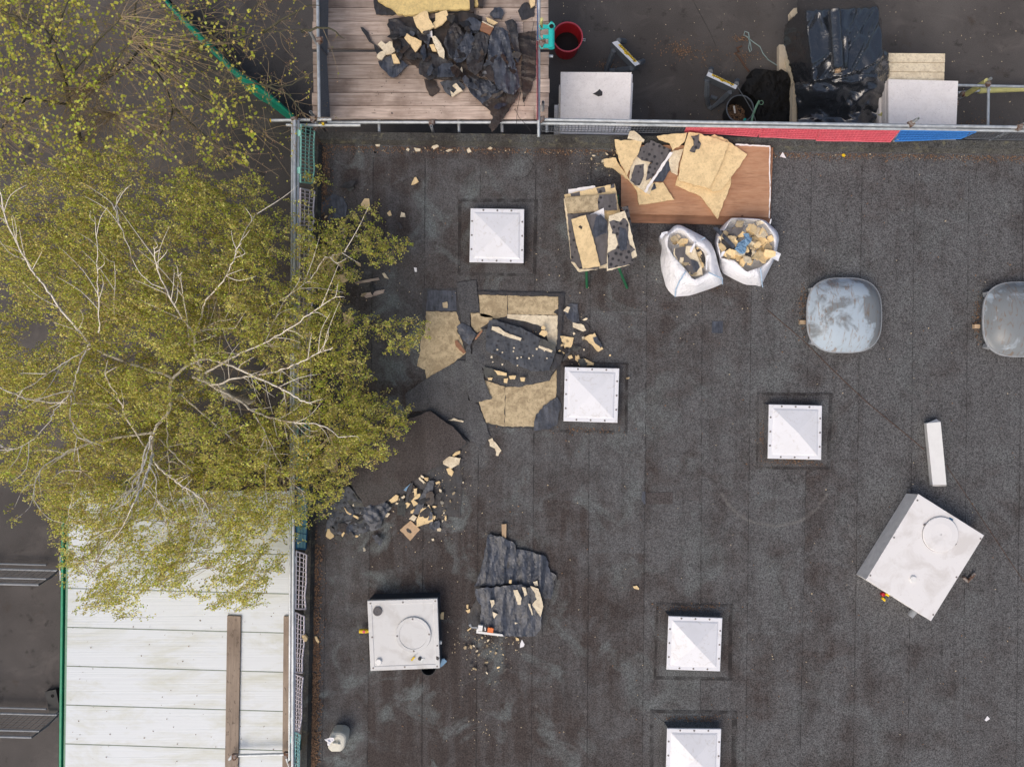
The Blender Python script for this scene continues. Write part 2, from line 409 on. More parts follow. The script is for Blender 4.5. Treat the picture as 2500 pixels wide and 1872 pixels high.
a = n.noise(n.scale(v, (.45, 1.6, 1)), 1.3, 7, .68, .5); ln = n.noise(n.scale(p, (.4, 60, 1)), 1, 2)
base = n.mix(n.ramp(a, (.48, 0), (.66, .8)), (.61, .66, .695), (.47, .49, .41)); base = n.mix(n.ramp(ln, (.45, 0), (.6, .10)), base, (.55, .58, .60))
n.col(base); n.bump(ln, .35, .01); M['polycarbonate'] = n.m
plain('green_paint', (.02, .33, .17), .4); plain('green_faded', (.20, .38, .26), .55); plain('glazing_bar', (.22, .27, .22), .6)
plain('gutter_dirt', (.035, .028, .022), .95, grime=.6, sc=14)
plain('red_plastic', (.50, .025, .035), .4, grime=.15); plain('red_rim', (.70, .10, .13), .4, grime=.1)
plain('black_plastic', (.03, .033, .036), .5); plain('grey_plastic', (.13, .15, .175), .5); plain('white_plastic', (.82, .82, .80), .4, grime=.06)
plain('bottle_plastic', (.72, .70, .60), .4, grime=.12); plain('teal_plastic', (.03, .48, .45), .4, grime=.12); plain('label_yellow', (.72, .50, .03), .5, grime=.1)
plain('ink', (.01, .01, .01), .7); plain('trestle_top', (.66, .70, .76), .5, grime=.12); plain('blue_cloth', (.20, .34, .50), .85, grime=.2)
plain('orange_plastic', (.85, .22, .06), .5, grime=.1); plain('yellow_plastic', (.80, .55, .02), .4, grime=.1); plain('foam_sleeve', (.62, .60, .25), .8, grime=.2)
plain('guard_green', (.36, .74, .62), .6, grime=.1); plain('guard_pink', (.93, .85, .88), .6, grime=.08); plain('guard_dark', (.12, .13, .145), .6); plain('guard_teal', (.40, .74, .72), .6, grime=.1)
plain('guard_blue', (.03, .16, .52), .5); plain('guard_red', (.66, .09, .13), .5, grime=.35); plain('guard_red_rib', (.74, .16, .20), .5); plain('guard_blue_rib', (.05, .22, .60), .5)
plain('guard_navy', (.01, .12, .26), .5); plain('rope_blue', (.25, .33, .33), .9); plain('rope_brown', (.12, .07, .05), .9); plain('wire', (.05, .05, .05), .6); plain('net_green', (.01, .30, .19), .7)
plain('bark_dark', (.10, .095, .06), .9, grime=.4); n = NT('sack_white', .75, .2); v = n.obj(); n.col(n.mix(n.ramp(n.noise(v, 7, 6, .7), (.5, 0), (.7, .4)), (.88, .89, .93), (.70, .70, .72))); n.bump(n.math('ABSOLUTE', n.math('SUBTRACT', n.noise(v, 5, 5, .6, 1.0), .5)), .9, .06); M['sack_white'] = n.m; plain('sack_seam', (.45, .62, .80), .7); plain('net_black', (.014, .014, .015), .85)
plain('paper_white', (.85, .84, .86), .7, grime=.05); plain('mesh_wire', (.22, .24, .25), .5, metal=.4); plain('pallet', (.70, .60, .46), .8, grime=.2); plain('green_steel', (.02, .12, .055), .5); plain('tub_dark', (.012, .008, .008), .6)
plain('litter', (.30, .185, .115), .9, grime=.75, sc=40); plain('crumb', (.66, .55, .38), .9, grime=.3, sc=40); plain('screw', (.25, .23, .22), .5, metal=.4); plain('lead', (.34, .36, .38), .6)
n = NT('polythene', .2, .8); v = n.obj(); n.col((.020, .024, .031)); n.rgh(n.ramp(n.noise(v, 6, 3), (.3, .12), (.7, .28)))
n.b.inputs['Coat Weight'].default_value = 1; n.b.inputs['Coat Roughness'].default_value = .08
n.bump(n.math('ABSOLUTE', n.math('SUBTRACT', n.noise(v, 4.2, 4, .55, 1.2), .5)), .45, .09); M['polythene'] = n.m
n = NT('birch_bark', .8, .2); v = n.pos(); a = n.noise(n.scale(v, (3, 3, 9)), 3, 4); n.col(n.mix(n.ramp(a, (.56, 0), (.64, 1)), (.80, .74, .64), (.34, .28, .22))); n.bump(a, .3, .004); M['birch_bark'] = n.m
n = NT('twig', .8, .2); n.col((.30, .23, .14)); M['twig'] = n.m
def leafmat(key):
    n = NT(key, .55, .3); at = n.n('ShaderNodeVertexColor'); at.layer_name = 'Col'
    n.t.links.new(at.outputs[0], n.b.inputs['Base Color'])
    tr = n.n('ShaderNodeBsdfTranslucent'); n.t.links.new(at.outputs[0], tr.inputs[0]); mx = n.n('ShaderNodeMixShader'); mx.inputs[0].default_value = .45
    n.t.links.new(n.b.outputs[0], mx.inputs[1]); n.t.links.new(tr.outputs[0], mx.inputs[2]); n.t.links.new(mx.outputs[0], n.t.nodes['Material Output'].inputs[0]); M[key] = n.m
leafmat('leaf')
# clear dome, clouded by dirt that has its own shape
for key, lo in (('dome_dirty', .39), ('dome_clear', .54)):
    n = NT(key, .35, .35); v = n.obj(0); 
    a = n.noise(v, 2.2, 5, .6, .5); b = n.noise(n.scale(v, (4, 1, 1)), 4, 5, .7, 1.2)
    xs = n.xyz(v, 0); f = n.math('SUBTRACT', a, n.math('MULTIPLY', n.math('MAXIMUM', n.math('SUBTRACT', xs, .18), 0.0), .9))
    if key == 'dome_dirty': f = n.math('ADD', f, n.math('MULTIPLY', n.xyz(v, 1), -.16))
    dust = n.ramp(f, (lo, .12), (lo + .10, 1))
    c = n.mix(dust, (.25, .27, .28), (.40, .48, .55)); c = n.mix(n.math('MULTIPLY', n.ramp(b, (.54, 0), (.64, 1)), .7), c, (.24, .16, .10))
    n.col(c); n.set(n.b.inputs['Alpha'], n.math('ADD', .72, n.math('MULTIPLY', dust, .26))); n.rgh(n.math('ADD', .12, n.math('MULTIPLY', dust, .5))); M[key] = n.m
# ------------------------------------------------------------------ ground
g = mesh_obj('ground', [(-60, -60, GZ), (60, -60, GZ), (60, 60, GZ), (-60, 60, GZ)], [(0, 1, 2, 3)], M['tarmac'], origin=Vector((0, 0, GZ))); tag(g, kind='structure')

# ------------------------------------------------------------------ the building under the flat roof
def lerp(a, b, t): return a + (b - a) * t
def wx_out(y): return 763 + (y - 400) / 1350 * -26      # west kerb, outer edge (pixels at kerb height)
def wx_in(y): return 787 + (y - 400) / 1350 * -25       # west kerb, foot
def ny_out(x): return 321 + (x - 770) / 1730 * 24       # north kerb, outer edge
def ny_in(x): return 354 + (x - 830) / 1570 * 23        # north kerb, foot
KH = .12
bld = thing('building', 'flat-roofed building covered in dark weathered mineral felt', 'building', W(1500, 1100, 0) + Vector((0, 0, GZ)))
nw = W(wx_out(321), ny_out(770), KH); ne = W(2720, ny_out(2720), KH); sw = W(wx_out(2050), 2050, KH); se = W(2720, 2050, KH)
B().prism([(sw.x, sw.y), (se.x, se.y), (ne.x, ne.y), (nw.x, nw.y)], GZ, -.004).build('wall', M['felt_brown'], bld)
# kerbs round the edge
def kerb(pts_out, pts_in, name):
    b = B(); rings = []
    for (ox, oy), (ix, iy) in zip(pts_out, pts_in):
        o = W(ox, oy, KH); i0 = W(ix, iy, 0); t = o.lerp(i0, .72); t.z = KH + .004
        rings.append([Vector((o.x, o.y, -.02)), o, t, Vector((i0.x, i0.y, .012)), Vector((i0.x, i0.y, -.02))])
    b.loft(rings); return b.build(name, M['kerb_felt'], bld)
xs = [770, 1000, 1250, 1500, 1750, 2000, 2250, 2500, 2720]
kerb([(x if x > 770 else wx_out(321), ny_out(x)) for x in xs], [(x if x > 770 else wx_in(354), ny_in(x)) for x in xs], 'upstand')
ys = [358, 600, 850, 1100, 1350, 1600, 1872, 2050]
kerb([(wx_out(y), y) for y in ys][::-1], [(wx_in(y), y) for y in ys][::-1], 'upstand')
# felt sheets: strips with laps, split at their end laps
seams = [(800, 775), (912, 897), (1039, 1030), (1174, 1163), (1309, 1298), (1444, 1434), (1583, 1569), (1717, 1710), (1839, 1821), (1983, 1954), (2106, 2084), (2234, 2218), (2367, 2351), (2500, 2481), (2640, 2620)]
def sx(i, y): return lerp(seams[i][0], seams[i][1], (y - 400) / 1472)
cuts = {0: [700, 1290], 1: [930], 2: [500, 1290], 3: [790, 1500], 4: [1220], 5: [760, 1340], 6: [1222], 7: [945, 1690], 8: [803, 1535], 9: [1120, 1800], 10: [709, 1536], 11: [866, 1232], 12: [738, 1541], 13: [1040, 1500]}
for i in range(len(seams) - 1):
    ysp = [398] + cuts.get(i, [1000]) + [2050]
    for k in range(len(ysp) - 1):
        y0, y1 = ysp[k], ysp[k + 1] + (0 if k == len(ysp) - 2 else 10)
        y0t = ny_in(sx(i, y0)) + 22 if k == 0 else y0
        dz = .0 if k % 2 == 0 else .0012
        xl0, xr0, xl1, xr1 = sx(i, y0t) - 13, sx(i + 1, y0t), sx(i, y1) - 13, sx(i + 1, y1)
        c = [(xl0, y0t, .004), (xr0, y0t, .009), (xr1, y1, .009), (xl1, y1, .004)]
        top = [W(a, b_, z + dz) for a, b_, z in c]; bot = [v - Vector((0, 0, .003)) for v in top]
        # end lap: far edge slightly higher
        top[0].z += .0012; top[1].z += .0012
        uv = [(0, 0), (1, 0), (1, 1), (0, 1)] * 2
        mesh_obj('felt_sheet', top + bot, [(3, 2, 1, 0), (4, 5, 6, 7), (0, 1, 5, 4), (1, 2, 6, 5), (2, 3, 7, 6), (3, 0, 4, 7)], M['roof_felt'], bld, uv=uv)
# flashing strips at the foot of the kerbs
fx = [790, 1000, 1160, 1370, 1590, 1840, 2110, 2370, 2720]
for a, b_ in zip(fx, fx[1:]):
    top = [W(a, ny_in(a) - 2, .016), W(b_ + 6, ny_in(b_) - 2, .0165), W(b_ + 6, ny_in(b_) + 29, .0135), W(a, ny_in(a) + 29, .013)]
    mesh_obj('flashing_strip', top + [v - Vector((0, 0, .003)) for v in top], [(3, 2, 1, 0), (4, 5, 6, 7), (0, 1, 5, 4), (1, 2, 6, 5), (2, 3, 7, 6), (3, 0, 4, 7)], M['roof_felt'], bld, uv=[(0, 0), (.9, 0), (.9, 1), (0, 1)] * 2)
fy = [385, 640, 900, 1180, 1450, 1700, 2050]
for a, b_ in zip(fy, fy[1:]):
    top = [W(wx_in(a) - 2, a, .0175), W(wx_in(a) + 26, a, .0145), W(wx_in(b_) + 26, b_ + 6, .015), W(wx_in(b_) - 2, b_ + 6, .018)]
    mesh_obj('flashing_strip', top + [v - Vector((0, 0, .003)) for v in top], [(3, 2, 1, 0), (4, 5, 6, 7), (0, 1, 5, 4), (1, 2, 6, 5), (2, 3, 7, 6), (3, 0, 4, 7)], M['roof_felt'], bld, uv=[(0, 0), (.9, 0), (.9, 1), (0, 1)] * 2)
# small repair patches in the felt
for nm, pts, m in (('felt_patch', q('A1', 1370, 262, 1452, 264, 1450, 355, 1368, 352), 'felt_blue'), ('felt_patch', q('A1', 835, 1562, 862, 1560, 862, 1656, 850, 1656, 832, 1630), 'felt_blue'),
                   ('felt_patch', q('A1', 866, 1570, 1072, 1565, 1070, 1656, 866, 1656), 'flap_felt')):
    relief(nm, pts, lambda x, y: .014, .004, M[m], bld, step=0, jag=.2)

d0 = W(*q('R5', 735, 245)[0], .02); B().lathe(d0, [(.034, 0), (.034, .004), (.026, .005), (.024, .001)], 16).build('drain_rim', M['vent_grey'], bld); B().lathe(d0, [(.027, .0022), (.001, .0022)], 16).build('drain', M['dark_inside'], bld)
# ------------------------------------------------------------------ skylights
screw = B().lathe((0, 0, 0), [(.004, .008), (.013, .006), (.016, 0)], 8, True); sme = bpy.data.meshes.new('screw'); sme.from_pydata([tuple(v) for v in screw.v], [], screw.f); sme.materials.append(M['screw'])
def quad_lerp(c, u, v): return (c[0].lerp(c[1], u)).lerp(c[3].lerp(c[2], u), v)
def skylight(label, c, frame, ridge=.11):
    zt = .21; P = [W(a, b_, zt) for a, b_ in c]; ctr = sum(P, Vector()) / 4
    t = thing('skylight', label, 'skylight', (ctr.x, ctr.y, .01), 'white pyramid rooflights on the flat roof')
    def sc(k, z): return [Vector((ctr.x + (v.x - ctr.x) * k, ctr.y + (v.y - ctr.y) * k, z)) for v in P]
    # felt-covered kerb with skirt of felt strips
    Fp = [W(a, b_, .014) for a, b_ in frame]
    for k in range(4):
        k2 = (k + 1) % 4
        a, b_ = Fp[k], Fp[k2]; d = .0015 * k
        i0, i1 = sc(1.04, .018 + d)[k], sc(1.04, .018 + d)[k2]; u0, u1 = sc(.92, .16)[k], sc(.92, .16)[k2]
        a = Vector((a.x, a.y, .014 + d)); b_ = Vector((b_.x, b_.y, .014 + d))
        V = [a, b_, i1, i0, u1, u0]; V += [v - Vector((0, 0, .003)) for v in V]
        mesh_obj('kerb_flashing', V, [(0, 1, 2, 3), (3, 2, 4, 5), (9, 8, 7, 6), (11, 10, 8, 9), (0, 6, 7, 1), (0, 3, 9, 6), (1, 7, 8, 2), (3, 5, 11, 9), (2, 8, 10, 4), (4, 10, 11, 5)], M['roof_felt'], t, uv=[(1, 0), (1, 1), (.945, 1), (.945, 0), (.6, 1), (.6, 0)] * 2)
    B().loft([sc(.93, .162), sc(.93, zt - .03)], False, False).build('kerb_frame', M['plank'], t)
    # flange + raised pyramid
    ap = ctr + Vector((0, 0, ridge)); ap.z = zt + ridge
    b = B(); b.loft([sc(1.0, zt - .03), sc(1.0, zt - .004), sc(.985, zt), sc(.86, zt), sc(.80, zt + .014)], False, False)
    i4 = sc(.80, zt + .014); b.add(i4 + [ap], [(0, 1, 4), (1, 2, 4), (2, 3, 4), (3, 0, 4)])
    dm = b.build('dome', M['skylight_plastic'], t)
    for side in range(4):
        for u in (.22, .5, .78):
            pt = quad_lerp(sc(.935, zt + .001), *[(u, 0), (1, u), (u, 1), (0, u)][side]); inst('screw', sme, pt, dm)
    return t
S1 = q('R5', 1528, 710, 1973, 717, 1968, 1164, 1518, 1156); skylight('white pyramid skylight nearest the wooden scaffold platform', S1, q('R5', 1425, 630, 2085, 635, 2070, 1275, 1420, 1265), .07)
S2 = q('R6', 1580, 905, 2068, 918, 2052, 1405, 1567, 1390); skylight('white pyramid skylight with dark marks, right of the torn open patch', S2, q('R6', 1540, 850, 2150, 870, 2140, 1500, 1530, 1490), .07)
S3 = [(1878, 987), (2007, 990), (2005, 1122), (1875, 1119)]; skylight('white pyramid skylight below the cloudy dome', S3, q('A1', 1712, 803, 2290, 810, 2270, 1395, 1705, 1390), .11)
S4 = q('R11', 465, 364, 925, 380, 905, 835, 447, 820); skylight('white pyramid skylight with brown moss along its top edge', S4, q('R11', 360, 248, 1012, 260, 1005, 915, 335, 905), .11)
S5 = q('R11', 453, 1325, 915, 1330, 900, 1790, 440, 1785); skylight('white pyramid skylight cut off by the bottom edge', S5, q('R11', 305, 1165, 1052, 1175, 1040, 1900, 300, 1890), .11)

# ------------------------------------------------------------------ round-cornered domes
def dome(label, cx, cy, w, h, m):
    z0 = .16; c = W(cx, cy, z0); s = (H - z0) / F; hw, hh = w / 2 * s, h / 2 * s
    t = thing('dome_rooflight', label, 'rooflight', (c.x, c.y, .01), 'round-cornered clear domes')
    def ring(k, z, e=2.9, n=48):
        return [Vector((c.x + math.copysign(abs(math.cos(a)) ** (2 / e), math.cos(a)) * hw * k, c.y + math.copysign(abs(math.sin(a)) ** (2 / e), math.sin(a)) * hh * k, z)) for a in [2 * math.pi * i / n for i in range(n)]]
    B().box((c.x, c.y, .08), (hw * 1.5, hh * 1.5, .14)).build('kerb', M['kerb_felt'], t)
    B().box((c.x, c.y, .155), (hw * 1.44, hh * 1.44, .012)).build('inner_pane', M['lead'] if m == 'dome_dirty' else M['kerb_felt'], t)
    prof = [(1.0, z0), (1.0, z0 + .02), (.97, z0 + .03), (.93, z0 + .07), (.85, z0 + .13), (.72, z0 + .19), (.55, z0 + .235), (.35, z0 + .26), (.15, z0 + .272)]
    b = B(); b.loft([ring(k, z, 2.9 - i * .08) for i, (k, z) in enumerate(prof)], False, True); b.build('dome', M[m], t, origin=Vector((c.x, c.y, z0)), smooth=True)
    B().loft([ring(1.012, z0 - .004), ring(1.012, z0 + .02), ring(.985, z0 + .026), ring(.985, z0 - .004)], False, False).build('rim', M['lead'], t)
    B().box((c.x - hw * .80, c.y + hh * .70, .12), (.10, .07, .11), .3).build('hinge', M['lead'], t); B().box((c.x - hw * .80, c.y - hh * .72, .12), (.10, .07, .11), -.3).build('hinge', M['lead'], t)
    B().box((c.x - hw * 1.04, c.y - hh * .17, .05), (.09, .065, .06)).build('wedge', M['stick'], t)
dome('cloudy blue-grey dome rooflight streaked with brown dirt', 2060, 770, 182, 182, 'dome_dirty')
dome('dark clear dome rooflight cut off by the right edge', 2489, 780, 182, 182, 'dome_clear')

# ------------------------------------------------------------------ extract fan units
def unit_left():
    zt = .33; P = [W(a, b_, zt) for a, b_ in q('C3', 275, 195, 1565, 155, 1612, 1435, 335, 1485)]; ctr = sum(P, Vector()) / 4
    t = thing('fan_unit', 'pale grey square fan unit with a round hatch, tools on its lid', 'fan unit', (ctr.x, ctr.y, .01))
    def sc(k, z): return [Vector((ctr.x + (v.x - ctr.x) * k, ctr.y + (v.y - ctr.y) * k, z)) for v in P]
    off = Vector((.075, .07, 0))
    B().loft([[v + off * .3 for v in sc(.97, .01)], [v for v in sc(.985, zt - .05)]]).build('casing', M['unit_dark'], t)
    b = B(); b.loft([sc(1.0, zt - .055), sc(1.0, zt - .006), sc(.99, zt), sc(.885, zt), sc(.875, zt - .008)], True, True); b.build('lid', M['unit_grey'], t)
    def at(x, y, z=zt): return W(*q('C3', x, y)[0], z)
    h = at(1122, 818); r = .285
    b = B(); b.lathe(h + Vector((0, 0, -.006)), [(r, 0), (r, .022), (r * .985, .028), (r * .80, .028), (r * .785, .020)], 40, True); hb = b.build('round_hatch', M['unit_grey'], t)
    for a in (0.05, 1.6, 3.2, 4.75): inst('screw', sme, h + Vector((math.cos(a) * r * .9, math.sin(a) * r * .9, .022)), hb)
    g_ = at(465, 388); B().lathe(g_ + Vector((0, 0, -.006)), [(.073, 0), (.073, .018), (.055, .02), (.05, .014), (.012, .012), (.01, .004)], 24, True).build('vent_cap', M['vent_grey'], t)
    k = at(488, 1310); B().lathe(k + Vector((0, 0, -.006)), [(.048, 0), (.048, .03), (.042, .036), (.01, .036)], 20, True).build('cap', M['white_plastic'], t)
    for x, y in ((335, 245), (930, 225), (1525, 200), (1562, 1022), (1560, 1400), (965, 1412), (385, 1432), (367, 865)): inst('screw', sme, at(x, y, zt - .001), t)
    w1 = W(*q('C3', 1625, 955)[0], .2); B().box((w1.x - .02, w1.y, .21), (.08, .045, .05)).build('latch', M['white_plastic'], t)
    a0 = at(300, 750, .12); b = B(); b.tube(a0 + Vector((.06, 0, 0)), a0 + Vector((-.03, 0, 0)), .03, 14); b.tube(a0 + Vector((-.03, 0, 0)), a0 + Vector((-.15, 0, 0)), .035, 14); b.build('yellow_plug', M['yellow_plastic'], t)
    B().lathe(a0 + Vector((-.07, 0, .030)), [(.024, 0), (.024, .008), (.004, .010)], 12, True).build('plug_badge', M['red_rim'], t)
    # tools lying on the lid
    s0, s1, s2 = at(1090, 1290, zt + .014), at(1145, 1225, zt + .014), at(1200, 1165, zt + .008)
    sd_ = thing('screwdriver', 'small screwdriver with yellow handle on the grey fan unit', 'screwdriver', (s1.x, s1.y, zt))
    B().tube(s0, s1, .014, 10).build('handle', M['yellow_plastic'], sd_); B().tube(s1, s2, .004, 6).build('blade', M['galvanised'], sd_)
    k0 = at(1240, 1258, zt); ks = thing('key_bunch', 'bunch of keys on a dark fob on the fan unit lid', 'keys', (k0.x, k0.y, zt))
    B().lathe(k0, [(.028, 0), (.028, .012), (.012, .014)], 12, True).build('fob', M['black_plastic'], ks)
    for a in (-.5, -1.0, -.1): B().box(k0 + Vector((math.cos(a) * .05, math.sin(a) * .05, .006)), (.05, .012, .003), a).build('key', M['galvanised'], ks)
    w = at(1570, 1255); chunk('felt_scrap', [(x, y) for x, y in q('C3', 1540, 1215, 1575, 1225, 1600, 1250, 1580, 1290, 1545, 1275)], zt, .004, M['felt_black'], label='star-shaped black felt scrap on the corner of the fan unit', cat='scrap')
    # things peeking out behind
    p0 = W(*q('C3', 1400, 1465)[0], .25); tb = thing('black_bucket', 'black bucket half hidden under the fan unit', 'bucket', (p0.x, p0.y + .03, .0125))
    c0 = Vector((p0.x, p0.y + .03, .0125)); b = B(); b.lathe(c0, [(.10, 0), (.125, .24), (.115, .24), (.092, .012), (.001, .012)], 24); b.build('body', M['black_plastic'], tb)
    chunk('blue_cloth', q('C3', 1560, 1270, 1690, 1262, 1740, 1310, 1640, 1410, 1560, 1420), .02, .03, M['blue_cloth'], amp=.03, step=4, jag=.3, label='light blue cloth poking out beside the grey fan unit', cat='cloth')
unit_left()
def unit_right():
    zt = .36; top = [W(a, b_, zt) for a, b_ in q('R10', 693, 647, 1148, 933, 780, 1527, 330, 1240)]; ctr = sum(top, Vector()) / 4
    t = thing('fan_unit', 'white rectangular fan unit standing askew, loose on the roof', 'fan unit', (ctr.x, ctr.y, .01))
    bs = [Vector((v.x, v.y, .011)) for v in top]; L0 = W(*q('R10', 608, 640)[0], .011); L1 = W(*q('R10', 258, 1203)[0], .011)
    base = [L0, bs[1], bs[2], L1]
    b = B(); b.loft([base, [v - Vector((0, 0, .022)) for v in top]]); b.build('casing', M['unit_side'], t)
    def sc(k, z): return [Vector((ctr.x + (v.x - ctr.x) * k, ctr.y + (v.y - ctr.y) * k, z)) for v in top]
    B().loft([sc(1.006, zt - .022), sc(1.006, zt - .003), sc(1.0, zt)]).build('lid', M['unit_white'], t)
    def at(x, y, z=zt): return W(*q('R10', x, y)[0], z)
    h = at(842, 925); r = .285; b = B(); b.lathe(h, [(r, .001), (r, .02), (r * .97, .028), (r * .6, .034), (.01, .03)], 44); hb = b.build('round_hatch', M['unit_white'], t, smooth=False)
    B().lathe(h, [(r * 1.012, .0012), (r * 1.012, .006), (r * 1.0, .006)], 44).build('hatch_seal', M['vent_grey'], t)
    for x, y in ((735, 858), (948, 993)): B().box(at(x, y, zt + .012), (.035, .022, .022), .6).build('hatch_clip', M['screw'], t)
    k = at(652, 1236); B().lathe(k, [(.052, .001), (.052, .024), (.046, .03), (.01, .03)], 24, True).build('cap', M['white_plastic'], t)
    for x, y in ((685, 688), (1125, 955), (957, 1223), (795, 1485), (357, 1212), (522, 948)): inst('screw', sme, at(x, y, zt + .0), t)
    p0 = at(660, 1462, .16); p1 = at(632, 1492, .15); d = (p1 - p0); d.z = 0; d.normalize(); B().tube(p0 - d * .05, p0 + d * .1, .05, 18).build('outlet_pipe', M['lead'], t)
    s_ = at(920, 818, zt + .001); B().box(s_, (.07, .025, .002), -.55).build('sticker', M['guard_navy'], t)
    a0 = at(448, 1346, .06); b = B(); b.lathe(a0 + Vector((0, 0, -.048)), [(.03, 0), (.03, .05), (.02, .056)], 14, True); b.build('red_plug', M['red_plastic'], t)
    b = B(); b.tube(at(438, 1366, .03), at(458, 1386, .03), .02, 10); b.tube(at(462, 1340, .05), at(485, 1352, .05), .02, 10); b.build('yellow_plug', M['yellow_plastic'], t)
unit_right()
# loose folded trim box
def trim():
    zt = .17; top = [W(a, b_, zt) for a, b_ in q('R10', 748, 152, 847, 142, 888, 580, 792, 583)]; ctr = sum(top, Vector()) / 4
    t = thing('trim_box', 'long white folded metal trim lying on the roof above the white fan unit', 'trim', (ctr.x, ctr.y, .011))
    b0 = W(*q('R10', 730, 150)[0], .012); b3 = W(*q('R10', 770, 580)[0], .012); bs = [b0, Vector((top[1].x, top[1].y, .012)), Vector((top[2].x, top[2].y, .012)), b3]
    b = B(); b.loft([bs, top], False, True); b.build('channel', M['white_plastic'], t)
    e = W(*q('R10', 818, 122)[0], .10); b = B(); b.add([top[0], top[1], e, top[0] + Vector((0, 0, -.004)), top[1] + Vector((0, 0, -.004)), e + Vector((0, 0, -.004))], [(0, 1, 2), (5, 4, 3), (0, 2, 5, 3), (1, 4, 5, 2)]); b.build('end_flap', M['unit_side'], t)
    e2 = [W(a, b_, .02) for a, b_ in q('R10', 790, 592, 885, 588)]; b = B(); V = [top[3], top[2], e2[1], e2[0]]; b.add(V + [v + Vector((0, .003, 0)) for v in V], [(3, 2, 1, 0), (4, 5, 6, 7), (0, 1, 5, 4), (2, 3, 7, 6)]); b.build('end_flap', M['unit_side'], t)
trim()
# elbow pipe
a = [W(*p_, .045) for p_ in q('R10', 1005, 1222, 1035, 1250, 1060, 1225, 1085, 1197)]
o = B().path(a, [.03, .03, .026, .026], 10).build('pipe_elbow', M['rusty_coupler']); tag(o, 'short rusty elbow pipe beside the white fan unit', 'pipe')

# jerry can
def can():
    z = .30; P = q('D5', 330, 180, 560, 185, 650, 235, 690, 300, 685, 400, 660, 560, 600, 660, 530, 708, 300, 705, 230, 650, 195, 590, 205, 400, 230, 320, 280, 220)
    c = cen(P); w = W(c[0], c[1], z); t = thing('jerry_can', 'translucent white plastic jerry can with rag on its spout', 'jerry can', (w.x, w.y, .018))
    def ring(k, zz): return [Vector((w.x + (W(a, b_, z).x - w.x) * k, w.y + (W(a, b_, z).y - w.y) * k, zz)) for a, b_ in P][::-1]
    B().loft([ring(.93, .019), ring(.97, .04), ring(.97, z - .05), ring(.93, z - .02), ring(.80, z), ring(.55, z + .012)]).build('body', M['bottle_plastic'], t, smooth=False)
    h = [W(*p_, z + zz) for p_, zz in zip(q('D5', 330, 455, 380, 455, 470, 465, 530, 470), (.0, .045, .05, .0))]; B().path(h, .018, 8).build('handle', M['bottle_plastic'], t)
    s = W(*q('D5', 300, 370)[0], z); B().lathe(s, [(.04, -.01), (.04, .03), (.034, .035)], 16, True).build('cap', M['white_plastic'], t)
    chunk('rag', q('D5', 125, 360, 200, 340, 300, 310, 370, 320, 380, 390, 300, 440, 260, 520, 210, 520, 200, 420, 150, 395), z + .03, .006, M['paper_white'], amp=.02, freq=.2, step=3, jag=.2, label='white crumpled rag draped over the jerry can spout', cat='rag')
can()

# ------------------------------------------------------------------ white polycarbonate canopy beside the building
CZ = -.45
def canopy():
    c0 = W(*q('R12', 1000, 1000)[0], CZ)
    t = thing('canopy', 'white polycarbonate panel canopy roof between tarmac and scaffold rail', 'canopy', (c0.x, c0.y, GZ))
    def lx(y): return 388 - (y - 150) / 1506 * 23
    def Y(k, x): return (872 + 217.5 * k) + (x - 375) / 1225 * (33 + 2 * k)
    for k in range(-4, 5):
        y0, y1 = max(Y(k - 1, 380), 105), Y(k, 380)
        if y1 <= 105: continue
        p0, p1, p2, p3 = (lx(y0), y0 + 3), (1648, max(Y(k - 1, 1648), 108) + 3), (1648, Y(k, 1648) - 3), (lx(y1), y1 - 3)
        top = [W(*q('R12', *p_)[0], CZ) for p_ in (p0, p1, p2, p3)]
        mesh_obj('panel', top + [v - Vector((0, 0, .02)) for v in top], [(3, 2, 1, 0), (4, 5, 6, 7), (0, 1, 5, 4), (1, 2, 6, 5), (2, 3, 7, 6), (3, 0, 4, 7)], M['polycarbonate'], t)
        if k < 4:
            a, b_ = W(*q('R12', lx(y1), Y(k, 380))[0], CZ - .012), W(*q('R12', 1648, Y(k, 1648))[0], CZ - .012); d = b_ - a; B().box((a + b_) / 2, (d.length, .035, .022), math.atan2(d.y, d.x)).build('glazing_bar', M['glazing_bar'], t)
    # gutter on the left with green edge
    for nm, xa, xb, z, m, w_ in (('fascia', 352, 333, CZ + .03, 'green_paint', .035), ('gutter_edge', 384, 362, CZ - .005, 'green_faded', .06)):
        a, b_ = W(*q('R12', xa, 130)[0], z), W(*q('R12', xb, 1850)[0], z); d = b_ - a
        B().box((a + b_) / 2 - Vector((0, 0, .06)), (d.length, w_, .12), math.atan2(d.y, d.x)).build(nm, M[m], t)
    a, b_ = W(*q('R12', 368, 130)[0], CZ - .05), W(*q('R12', 349, 1850)[0], CZ - .05); d = b_ - a
    B().box((a + b_) / 2 - Vector((0, 0, .02)), (d.length, .16, .02), math.atan2(d.y, d.x)).build('gutter', M['gutter_dirt'], t)
    for x, y in ((385, 140), (380, 900), (372, 1640), (1630, 140), (1630, 900), (1620, 1640)):
        p_ = W(*q('R12', x, y)[0], CZ - .03); B().tube(Vector((p_.x, p_.y, GZ)), Vector((p_.x, p_.y, CZ - .08)), .05, 10).build('post', M['green_faded'], t)
    for y in (300, 900, 1500):
        a, b_ = W(*q('R12', 385, y)[0], CZ - .06), W(*q('R12', 1640, y + 25)[0], CZ - .06); d = b_ - a; B().box((a + b_) / 2, (d.length, .06, .08), math.atan2(d.y, d.x)).build('beam', M['green_faded'], t)
canopy()
